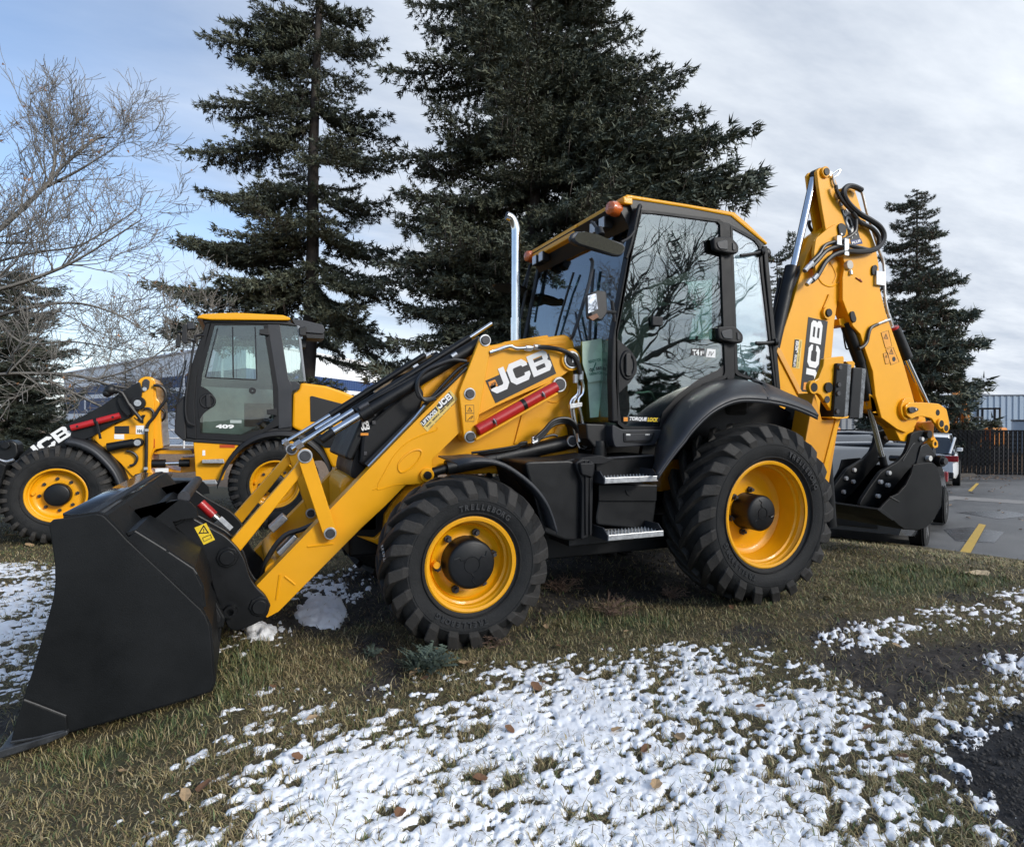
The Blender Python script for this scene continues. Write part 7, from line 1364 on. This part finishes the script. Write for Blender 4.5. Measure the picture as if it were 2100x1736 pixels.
for i, (u, v, L_, c) in enumerate(spots):
    z = 0
    for _ in range(5): q = atz('V', u, v, z); z = gz1(q.x, q.y)
    st_ = float(snow_t(np.array([q.x]), np.array([q.y]), masks(np.array([q.x]), np.array([q.y]))[2])[0])
    o = bpy.data.objects.new('fallen_leaf', LM[(i % 2)*3+c]); scene.collection.objects.link(o); o.location = (q.x, q.y, z+max(st_, .012)+.008); o.scale = (L_, L_, L_); o.rotation_euler = (random.uniform(-.35, .35), random.uniform(-.35, .35), random.uniform(0, 6.3))
    col_ = ('tan', 'brown', 'pale')[c]; on = 'snow' if st_ > .004 else 'grass'
    where = ('beside the bucket' if u < 200 and v < 1200 else 'in the left foreground' if u < 500 else 'left of the front tyre' if u < 800 and v < 1500 else 'before the front tyre' if u < 1020 and v < 1420 else 'between the two tyres' if u < 1400 and v < 1320 else
             'near its upper edge' if v < 1430 and u < 1600 else 'near the rear tyre' if v < 1300 and u < 1720 else 'on the right-hand lawn' if v < 1350 else 'right of centre' if u > 1500 else 'mid-patch' if v < 1580 else 'low down')
    lab = f'{col_} fallen leaf on the {on} {where}'
    tag(o, lab, 'leaf', 'fallen leaves scattered over the lawn'); LEAVES = globals().setdefault('LEAVES', []); LEAVES.append((lab, u, o))
for lab in sorted({l[0] for l in LEAVES}):
    same = sorted([l for l in LEAVES if l[0] == lab], key=lambda l: l[1]); k = len(same)
    if k > 1:
        words = {2: ['left of two:', 'right of two:'], 3: ['leftmost of three:', 'middle of three:', 'rightmost of three:'], 4: ['leftmost of four:', 'second from left of four:', 'third from left of four:', 'rightmost of four:'], 5: ['leftmost of five:', 'second of five:', 'third of five:', 'fourth of five:', 'rightmost of five:']}.get(k)
        if words:
            for w_, l in zip(words, same): l[2]['label'] = (w_+' '+lab)
# clods and small stones on the bare soil and the gravel
g = np.random.default_rng(17); n = 95000; r = 1.5*(9/1.5)**g.random(n); a = np.radians(g.uniform(-46, 46, n)); th = YAW+a; px_ = CAM.x+r*np.sin(th); py_ = CAM.y+r*np.cos(th); md_, _g, sn_, e_ = masks(px_, py_)
gv = sdf_poly(px_, py_, GRAVEL); keep = (e_ > .1) & (((md_ > .6) & (g.random(n) < .22)) | ((gv > -.05) & (g.random(n) < .8))); px_, py_, r, gv = px_[keep], py_[keep], r[keep], gv[keep]; n = len(px_); pz_ = ground_z(px_, py_); sz = g.gamma(2.0, .0017, n)*np.clip(r/2.2, 1, 2.6)*np.where(gv > 0, 1.25, 1); sz = np.clip(sz, .0015, .014)
oct_ = np.array([[1, 0, 0], [0, 1, 0], [-1, 0, 0], [0, -1, 0], [0, 0, .8], [0, 0, -.6]]); ft = np.array([[0, 1, 4], [1, 2, 4], [2, 3, 4], [3, 0, 4], [1, 0, 5], [2, 1, 5], [3, 2, 5], [0, 3, 5]])
ca_ = g.uniform(0, 6.3, n); C_, S_ = np.cos(ca_), np.sin(ca_); sh_ = g.uniform(.55, 1.4, (n, 6, 3)); V8 = oct_[None]*sh_*sz[:, None, None]; VX = V8[..., 0]*C_[:, None]-V8[..., 1]*S_[:, None]; VY = V8[..., 0]*S_[:, None]+V8[..., 1]*C_[:, None]
co = np.stack([VX+px_[:, None], VY+py_[:, None], V8[..., 2]+pz_[:, None]+sz[:, None]*.3], -1).reshape(-1, 3); tri = (np.arange(n)[:, None, None]*6+ft[None]).reshape(-1, 3)
me = bpy.data.meshes.new('soil_clods'); me.vertices.add(len(co)); me.vertices.foreach_set('co', co.astype(np.float32).ravel()); me.loops.add(tri.size); me.loops.foreach_set('vertex_index', tri.astype(np.int32).ravel()); me.polygons.add(len(tri)); me.polygons.foreach_set('loop_start', np.arange(0, tri.size, 3, dtype=np.int32)); me.polygons.foreach_set('loop_total', np.full(len(tri), 3, dtype=np.int32)); me.update(calc_edges=True)
o = link('soil_clods', me, mat('clod', (.018, .016, .015), .85, var=.5, vscale=7, dirt=(.075, .068, .062))); tag(o, 'loose dark clods and gravel on the bare soil', 'gravel', kind='stuff')
n = 1500; g = np.random.default_rng(5); v = []; f = []                # leaf litter along the fence and the lot
for i in range(n):
    s = g.uniform(8, 30); d = (g.uniform(22.5, 27) if g.random() < .75 else g.uniform(8.5, 24)); 
    q = SD(s, d, 0); x, y = q.x, q.y; 
    if float(sdf_poly(np.array(x), np.array(y), LAWN)) > 0: continue
    z = float(lot_z(np.array(x), np.array(y)))+.012; a = g.uniform(0, 6.3); r = g.uniform(.03, .07); k = len(v)
    v += [(x+r*math.cos(a), y+r*math.sin(a), z), (x-r*.5*math.sin(a), y+r*.5*math.cos(a), z+.02), (x-r*math.cos(a), y-r*math.sin(a), z), (x+r*.5*math.sin(a), y-r*.5*math.cos(a), z+.012)]; f.append((k, k+1, k+2, k+3))
o = mesh_obj('leaf_litter', v, f, mat('litter_leaf', (.30, .20, .13), .8, var=.5, vscale=3)); tag(o, 'scattered dry leaves on the parking lot by the fence', 'leaves', kind='stuff')
def weed(u, v, R, nleaf, m, label, cat, dry=False, seed=0):
    z = 0
    for _ in range(5): q = atz('V', u, v, z); z = gz1(q.x, q.y)
    g = random.Random(seed); t = thing('dry_weed' if dry else 'weed_plant', (q.x, q.y, z), label, cat); bm = bmesh.new()
    for i in range(nleaf):
        a = g.uniform(0, 6.3); r = R*g.uniform(.4, 1); h = R*g.uniform(.15, .6); p0 = Vector((q.x+g.uniform(-.3, .3)*R, q.y+g.uniform(-.3, .3)*R, z)); p1 = p0+Vector((r*.5*math.cos(a), r*.5*math.sin(a), h*.8)); p2 = p0+Vector((r*math.cos(a), r*math.sin(a), h))
        if dry:
            add_tube(bm, [p0, p1, p2], .0016, 3, 2)
            for _ in range(3): k = p1.lerp(p2, g.random()); add_tube(bm, [k, k+Vector((g.uniform(-1, 1), g.uniform(-1, 1), g.uniform(0, 1)))*R*.25], .0012, 3, 0)
        else:
            sd_ = Vector((-math.sin(a), math.cos(a), 0))*.006; vs_ = [bm.verts.new(x) for x in (p0-sd_*.5, p0+sd_*.5, p1+sd_, p1-sd_)]; bm.faces.new(vs_); ve = bm.verts.new(p2); bm.faces.new((vs_[3], vs_[2], ve))
            for kk in range(3):
                c_ = p1.lerp(p2, kk/3); w2 = [bm.verts.new(x) for x in (c_, c_+sd_*3+Vector((0, 0, .008)), c_+(p2-p1)*.3)]; bm.faces.new(w2)
    bm_obj('stem' if dry else 'foliage', bm, m, t, False, recalc=False); return t
weed(870, 1372, .17, 150, mat('weed_leaf', (.075, .10, .075), .7, var=.3), 'low grey-green weed in front of the front tyre', 'weed', seed=1)
weed(760, 1345, .08, 30, MATS['weed_leaf'], 'small weed sprig on bare soil left of the front tyre', 'weed', seed=2)
DRY = mat('dry_stem', (.16, .10, .07), .8, var=.3)
weed(1150, 1212, .16, 40, DRY, 'dry branching weed just behind the front tyre', 'weed', True, 3); weed(1255, 1262, .17, 45, DRY, 'dry tangled weed on the soil between the two tyres', 'weed', True, 4); weed(1010, 1325, .13, 30, DRY, 'dry reddish weed at the foot of the front tyre', 'weed', True, 5); weed(1380, 1225, .14, 35, DRY, 'dry weed beside the rear tyre tread', 'weed', True, 6)
# ================================================================== trees
def raw_mesh(name, co, tri, m, parent=None, matidx=None):
    me = bpy.data.meshes.new(name); me.vertices.add(len(co)); me.vertices.foreach_set('co', co.astype(np.float32).ravel()); me.loops.add(tri.size); me.loops.foreach_set('vertex_index', tri.astype(np.int32).ravel()); me.polygons.add(len(tri)); me.polygons.foreach_set('loop_start', np.arange(0, tri.size, 3, dtype=np.int32)); me.polygons.foreach_set('loop_total', np.full(len(tri), 3, dtype=np.int32))
    for q in (m if isinstance(m, (list, tuple)) else [m]): me.materials.append(q)
    if matidx is not None: me.polygons.foreach_set('material_index', matidx.astype(np.int32))
    me.update(calc_edges=True); o = bpy.data.objects.new(name, me); scene.collection.objects.link(o)
    if parent: attach(o, parent)
    return o
NDL = mat('spruce_needles', (.058, .068, .040), .7, var=.35, vscale=1.2, dirt=(.125, .132, .080)); NDL2 = mat('spruce_needles_young', (.085, .102, .078), .7, var=.3, vscale=2); TWG = mat('spruce_twig', (.055, .042, .035), .85, var=.3); BRK = mat('spruce_bark', (.050, .040, .034), .9, var=.4, vscale=10, bump=1, bscale=18); CONE = mat('spruce_cones', (.16, .105, .07), .8, var=.3, vscale=4)
BARE = mat('bare_bark', (.21, .195, .175), .85, var=.35, vscale=9)
def tmpl(nsec, size, dens, seed, cones=False):
    """one unit-length branch along +x: triangles and their material index"""
    g = np.random.default_rng(seed); T = []; I = []
    def tuft(p, d, s, mi=0, n=9):
        d = d/np.linalg.norm(d)
        for k in range(n):
            q = d+g.normal(0, .55, 3); q[2] += .08; q /= np.linalg.norm(q); sd_ = np.cross(q, g.normal(0, 1, 3)); sd_ /= np.linalg.norm(sd_)+1e-9; l = s*g.uniform(.55, 1.15); w_ = s*g.uniform(.18, .32); b0 = p+g.normal(0, s*.18, 3)
            T.append([b0-sd_*w_*.5, b0+sd_*w_*.5, b0+q*l]); I.append(mi if g.random() < .8 else (1 if mi == 0 else mi))
    def stick(a, b, r, mi=2):
        d = b-a; n1 = np.cross(d, [0, 0, 1.]); n1 = n1/(np.linalg.norm(n1)+1e-9)*r; n2 = np.array([0, 0, r]); T.append([a-n1, a+n1, b]); T.append([a-n2, a+n2, b]); I.append(mi); I.append(mi)
    def axis(t): return np.array([t, .04*math.sin(3*t+seed), -.10*math.sin(PI*t*.9)+.07*t*t*t])
    for i in range(10): stick(axis(i/10), axis((i+1.3)/10), .012*(1-i/11))
    for i in range(nsec):
        t = .04+.96*(i+.5*g.random())/nsec; p = axis(t); sg = 1 if i % 2 else -1; L_ = (.36*(1-t)**.8+.09)*g.uniform(.55, 1.25)*min(1, .42+t*2.4); a = math.radians(g.uniform(38, 68)); d = np.array([math.cos(a), sg*math.sin(a), g.uniform(-.28, .10)]); e_ = p+d*L_; stick(p, e_, .005)
        nt_ = max(2, int(L_*dens))
        for k in range(nt_):
            f_ = (k+.6)/nt_; pp = p+(e_-p)*f_+np.array([0, 0, -.03*f_*f_]); side_ = np.cross(d, [0, 0, 1.])*(1 if k % 2 else -1); tuft(pp, d+side_*g.uniform(.3, .9), size*(1.05-.25*f_))
        tuft(e_, d+np.array([.2, 0, .15]), size*1.05, 1 if g.random() < .5 else 0, 12)
        if g.random() < .5:                                       # hanging bare twiglets under the branch
            for _ in range(2): q0 = p+(e_-p)*g.random(); stick(q0, q0+np.array([g.normal(0, .02), g.normal(0, .02), -g.uniform(.05, .16)]), .0035)
        if g.random() < .6: tuft(p, np.array([.8, g.normal(0, .5), .35]), size, 0, 6)
        if cones and g.random() < .8:
            for _ in range(3): q0 = p+(e_-p)*g.uniform(.3, 1); T.append([q0+[-.02, 0, 0], q0+[.02, 0, 0], q0+[0, 0, -.11]]); T.append([q0+[0, -.02, -.0], q0+[0, .02, 0], q0+[0, 0, -.11]]); I += [3, 3]
    tuft(axis(1.0), np.array([1, 0, .3]), size*1.1, 1, 12)
    return np.array(T), np.array(I)
TB = {'long': [tmpl(36, .044, 34, 10+i) for i in range(5)], 'mid': [tmpl(24, .070, 22, 30+i) for i in range(4)], 'short': [tmpl(14, .14, 11, 50+i) for i in range(3)], 'far': [tmpl(14, .12, 9, 70+i, True) for i in range(3)]}
def spruce(name, label, base, H, rfun, zlow, n, tips, seed, lod=None, trunk_r=.2, group=None, lean=(0, 0), elev=(-.2, .28)):
    t = thing(name, tuple(base), label, 'tree', group); g = np.random.default_rng(seed); base = np.array(base)
    bm = bmesh.new(); P = [Vector((base[0]+lean[0]*k/8+g.normal(0, .03), base[1]+lean[1]*k/8, base[2]-.2+(H+.2)*k/8)) for k in range(9)]; add_tube(bm, P, trunk_r, 14, 3, rs=(trunk_r, .02)); bm_obj('trunk', bm, BRK, t, True)
    def tp(z): k = z/H; return np.array([base[0]+lean[0]*k, base[1]+lean[1]*k, base[2]+z])
    B = []
    for i in range(n):
        z = zlow+(H-zlow)*(i+g.random())/n; z = zlow+(z-zlow)*1.0; r = rfun(z)*g.uniform(.55, 1.08); az = i*2.399+g.normal(0, .4); el = g.uniform(*elev)-.15*(1-z/H); B.append((tp(z), np.array([math.cos(az)*math.cos(el), math.sin(az)*math.cos(el), math.sin(el)]), r))
    for (tu, tv, dz, dd) in tips:                                 # long limbs whose tips the photograph shows
        dep = (Vector(base)-CAM).dot(FW)+dd; q = atd('V', tu, tv, dep); q = np.array(q); o_ = tp(max(.6, min(H-.3, q[2]-base[2]+dz))); d = q-o_; r = np.linalg.norm(d); B.append((o_, d/r, r))
        for s2 in (-.22, .22):                                    # fill beside it so the limb reads as a full bough
            a = math.atan2(d[1], d[0])+s2; B.append((o_+[0, 0, -.15], np.array([math.cos(a)*.97, math.sin(a)*.97, d[2]/r-.05]), r*.82))
    VT = []; MI = []
    for o_, d, r in B:
        if r < .15: r = .15
        key = lod or ('long' if r > 2.0 else 'mid' if r > 1.0 else 'short'); T, I = TB[key][g.integers(len(TB[key]))]
        x_ = d/np.linalg.norm(d); y_ = np.cross([0, 0, 1.], x_); y_ /= np.linalg.norm(y_)+1e-9; z_ = np.cross(x_, y_); R3 = np.stack([x_, y_*(1 if g.random() < .5 else -1), z_]); VT.append((T.reshape(-1, 3)*r) @ R3+o_); MI.append(I)
    co = np.concatenate(VT); mi = np.concatenate(MI); tri = np.arange(len(co)).reshape(-1, 3); o = raw_mesh('crown', co, tri, [NDL, NDL2, TWG, CONE], t, mi); return t, len(tri)
nt_ = 0
def gzs(s, d): q = SD(s, d, 0); return float(ground_z(np.array(q.x), np.array(q.y), False))
_, k = spruce('spruce_tree', 'tall open-crowned spruce standing behind the wheel loader, its trunk showing between boughs', SD(-4.35, 13.0, -.45), 15, lambda z: 2.5*(1-(z/19)**1.5)*(1 if z > 2.3 else .75), 1.2, 74,
    [(425, 85, .3, 0), (468, 55, .2, .2), (412, 215, .5, 0), (385, 315, .9, -.3), (430, 400, .2, .3), (365, 490, .3, 0), (325, 592, .5, -.2), (395, 510, .2, .4), (340, 670, .8, .8), (800, 240, .3, 0), (820, 330, .4, .3), (800, 420, .5, -.2), (812, 520, .6, .4), (800, 600, .9, -.4), (770, 700, 1.4, -.4), (815, 760, 2.0, -.2), (700, 730, 1.4, .3), (790, 90, .2, .1), (760, 30, .2, .1), (500, 130, .1, .3)], 101, trunk_r=.19, lean=(.4, 0)); nt_ += k
_, k = spruce('spruce_tree', 'broad dense spruce with the widest crown, right behind the backhoe cab', SD(.45, 12.3, -.45), 13, lambda z: 3.3*(1-(z/16)**1.7)*(1 if z > 1.5 else .9), .9, 170,
    [(845, 20, .4, 0), (880, 60, .5, -.5), (790, 150, .7, 0), (800, 330, .8, -.3), (825, 450, .5, .3), (785, 545, .9, 0), (840, 640, .9, -.5), (800, 590, 1.0, .3), (870, 700, 1.4, -.4), (950, 740, 1.4, -.6), (1250, 10, .3, 0), (1310, 80, .3, -.3), (1340, 130, .3, 0), (1405, 160, .3, 0), (1380, 190, .4, -.4), (1520, 288, .4, 0), (1480, 300, .5, -.5), (1430, 250, .3, .5), (1553, 368, .6, 0), (1530, 400, .8, -.6), (1420, 330, .5, .5), (1450, 420, .9, .2), (1540, 385, .7, .6), (1000, 700, 1.3, -.8), (900, 580, 1.0, -1.2), (830, 400, .6, -.9)], 202, trunk_r=.26); nt_ += k
_, k = spruce('spruce_tree', 'cone-laden spruce with a pointed top at the right, before the pale blue building', SD(18.4, 28.2, -.9), 12.6, lambda z: 3.0*(1-z/13.2)**.75+.25, .3, 170,
    [(2018, 700, .4, 0), (2018, 785, .6, 0), (1972, 575, .4, 0), (1935, 480, .3, 0), (1822, 420, .2, 0), (1820, 500, .2, 0), (2000, 640, .5, 0), (1980, 740, .6, 0)], 303, lod='far', trunk_r=.16); nt_ += k
_, k = spruce('spruce_tree', 'small cone-laden spruce seen between the cab roof and the dipper ram', SD(14.5, 34, -.9), 11.2, lambda z: 1.9*(1-z/11.6)**.7+.2, .3, 110, [(1548, 500, .2, 0), (1620, 480, .2, 0), (1625, 560, .2, 0)], 404, lod='far', trunk_r=.13); nt_ += k
_, k = spruce('spruce_tree', 'dark spruce at the far left behind the bare tree', SD(-17.2, 21.5, -.1), 6.6, lambda z: 2.2*(1-z/8)**.7+.2, .1, 150, [(130, 590, .3, 0), (130, 800, .6, 0), (150, 720, .5, 0), (60, 540, .1, 0)], 505, lod='mid', trunk_r=.15); nt_ += k
_, k = spruce('spruce_tree', 'tiny distant spruce against the sky left of the wheel loader', SD(-38, 61, -.8), 9.2, lambda z: 1.6*(1-z/9.4)+.15, .3, 70, [], 606, lod='far', trunk_r=.15); nt_ += k
for k_, (x_, y_, H_) in enumerate(((8.4, -16.5, 4.0), (11.6, -17.2, 3.4), (14.8, -16.2, 4.4), (18.0, -17.0, 4.2))):  # unseen spruces, added behind the camera so the door glass reflects something dark
    spruce('spruce_tree', ('first', 'second', 'third', 'fourth')[k_]+' low spruce added unseen behind the camera to darken the cab door glass reflection', Vector((x_, y_, -.1)), H_, lambda z: 2.1*(1-z/6.5), .1, 60, [], 700+k_, lod='far', trunk_r=.1)
# ---- bare deciduous trees
def bare(name, label, limbs, base, seed, r0=.10, depth_lv=3, minr=.0042, k1=15, up=.25, leafy=0, trunk_r=.16, tw=1.0):
    g = np.random.default_rng(seed); SEG = []
    def rec(p, d, L_, r, lv):
        n = 5 if lv > 0 else 4; q = p.copy(); dd = d.copy(); pts = [q.copy()]
        for i in range(n):
            dd = dd+g.normal(0, .16, 3)+np.array([0, 0, up*.22]); dd /= np.linalg.norm(dd); q = q+dd*L_/n; pts.append(q.copy())
        for i in range(n): SEG.append((pts[i], pts[i+1], max(minr, r*(1-i/n*.7)), max(minr*.8, r*(1-(i+1)/n*.7))))
        if lv > 0:
            m = int((5+3*g.random())*tw)
            for j in range(m):
                i = g.integers(1, n+1) if j > 0 else n; a = pts[min(i, n)]; ax = g.normal(0, 1, 3); ax -= dd*ax.dot(dd); ax /= np.linalg.norm(ax)+1e-9; e2 = dd*g.uniform(.55, .95)+ax*g.uniform(.45, .8); e2[2] += up*.3; e2 /= np.linalg.norm(e2); rec(a, e2, L_*g.uniform(.42, .68), r*.5, lv-1)
    for pts, ra_, rb_, k_, L_ in limbs:
        P = [np.array(p) for p in smooth_path([Vector(p) for p in pts], 5)]
        for i in range(len(P)-1): f0 = i/(len(P)-1); f1 = (i+1)/(len(P)-1); SEG.append((P[i], P[i+1], ra_+(rb_-ra_)*f0, ra_+(rb_-ra_)*f1))
        for j in range(k_):
            i = g.integers(2, len(P)); d = P[i]-P[i-1]; d /= np.linalg.norm(d); ax = g.normal(0, 1, 3); ax -= d*ax.dot(d); ax /= np.linalg.norm(ax); e2 = d*g.uniform(.5, .9)+ax*g.uniform(.5, .9); e2[2] += up; e2 /= np.linalg.norm(e2); rec(P[i], e2, L_*g.uniform(.6, 1.15)*(1.15-.4*i/len(P)), (ra_+(rb_-ra_)*i/len(P))*.45, depth_lv-1)
    A = np.array([s[0] for s in SEG]); Bq = np.array([s[1] for s in SEG]); R0 = np.array([s[2] for s in SEG]); R1 = np.array([s[3] for s in SEG]); D = Bq-A; D /= np.linalg.norm(D, axis=1)[:, None]+1e-9; U = np.cross(D, [.3, .2, .93]); U /= np.linalg.norm(U, axis=1)[:, None]+1e-9; W_ = np.cross(D, U)
    V_ = []
    for P_, R_ in ((A, R0), (Bq+D*.004, R1)):
        for k in range(3): a = 2*PI*k/3; V_.append(P_+(U*math.cos(a)+W_*math.sin(a))*R_[:, None])
    co = np.stack(V_, 1).reshape(-1, 3); b0 = (np.arange(len(A))*6)[:, None]; tri = np.concatenate([b0+np.array(t) for t in ((0, 1, 4), (0, 4, 3), (1, 2, 5), (1, 5, 4), (2, 0, 3), (2, 3, 5))], 1).reshape(-1, 3)
    t = thing(name, tuple(base), label, 'tree'); raw_mesh('crown', co, tri, BARE, t)
    bm = bmesh.new(); add_tube(bm, [Vector(base), Vector(limbs[0][0][0])], trunk_r, 12, 0, rs=(trunk_r*1.3, trunk_r)); bm_obj('trunk', bm, BARE, t, True)
    if leafy:
        idx = g.choice(len(A), min(leafy, len(A)), replace=False); pts = Bq[idx]; n = len(pts); dv = g.normal(0, .022, (n, 3, 3)); co = (pts[:, None, :]+dv).reshape(-1, 3); lv_ = raw_mesh('withered_leaves', co, np.arange(len(co)).reshape(-1, 3), mat('withered_leaf', (.30, .15, .07), .8, var=.3), t); lv_['kind'] = 'stuff'
    return len(tri)
DB = 10.5
def VP(pts, dd=0): return [tuple(atd('V', u, v, DB+dd)) for u, v in pts]
trk = tuple(SD(-10.8, DB, -.3)); cr = VP([(-260, 700)])[0]
limbs = [([cr]+VP([(-120, 560), (0, 470), (90, 385), (130, 340), (190, 290), (215, 280)]), .062, .012, 20, .95),
         (VP([(100, 380), (112, 330), (108, 280), (102, 240), (90, 225)]), .035, .008, 12, .6), (VP([(90, 385), (160, 350), (240, 300), (300, 270)][:3], .3), .035, .008, 10, 1.0),
         ([cr]+VP([(-100, 600), (0, 592), (110, 555), (180, 520), (290, 450)], -.3), .06, .010, 18, 1.3), ([cr]+VP([(-90, 500), (-60, 420), (-40, 340), (-20, 290)], .4), .06, .010, 12, .8),
         ([cr]+VP([(-100, 680), (20, 640), (140, 620), (230, 640), (300, 680)], .3), .05, .010, 16, 1.2), ([cr]+VP([(-100, 765), (40, 765), (150, 768), (230, 790), (300, 800)], -.6), .055, .012, 14, 1.1),
         (VP([(100, 780), (170, 815), (250, 850), (290, 840)], -.6), .03, .010, 8, .8), (VP([(180, 780), (260, 760), (330, 720), (400, 650)], .2), .025, .007, 12, .8), ([cr]+VP([(-60, 560), (60, 520), (170, 500), (280, 430)], .6), .04, .009, 16, 1.2), ([cr]+VP([(-60, 620), (40, 700), (150, 700), (260, 720)], .6), .04, .009, 16, 1.1)]
nb = bare('bare_tree', 'leafless pale-barked tree reaching in from the left edge', limbs, trk, 12, leafy=500, tw=1.12)
# a second leafless tree stands behind the photographer; the cab glass mirrors it
bx_, by_ = 6.4, -12.2
def pt(dx_, dy_, z): return (bx_+dx_, by_+dy_, z)
limbs = [([pt(0, 0, 2.0), pt(.1, 0, 3.4), pt(-.2, .2, 5), pt(.1, 0, 7.2), pt(.3, 0, 9)], .20, .03, 18, 2.2), ([pt(0, 0, 2.2), pt(-1, .3, 3.2), pt(-2.2, .6, 4.2), pt(-3.6, .6, 6)], .13, .02, 16, 1.8), ([pt(0, 0, 2.6), pt(1, 0, 4), pt(2.0, .2, 5.4), pt(3, .3, 7.4)], .12, .02, 16, 1.8), ([pt(0, 0, 2.4), pt(-1.4, -.4, 2.9), pt(-3.2, -.2, 3.0), pt(-4.6, 0, 3.7)], .10, .02, 14, 1.5), ([pt(0, 0, 3.4), pt(-.9, .2, 5.2), pt(-1.6, .2, 7), pt(-2, .3, 8.6)], .10, .02, 14, 1.6), ([pt(0, 0, 2.8), pt(1.5, .3, 3.4), pt(3.4, .3, 4.2), pt(4.6, .3, 5.4)], .09, .02, 14, 1.5)]
nb2 = bare('bare_tree', 'leafless tree standing behind the camera, mirrored in the cab door glass', limbs, pt(0, 0, -.2), 33, trunk_r=.22, tw=.9)
print('TRIS spruce', nt_, 'bare', nb, nb2)
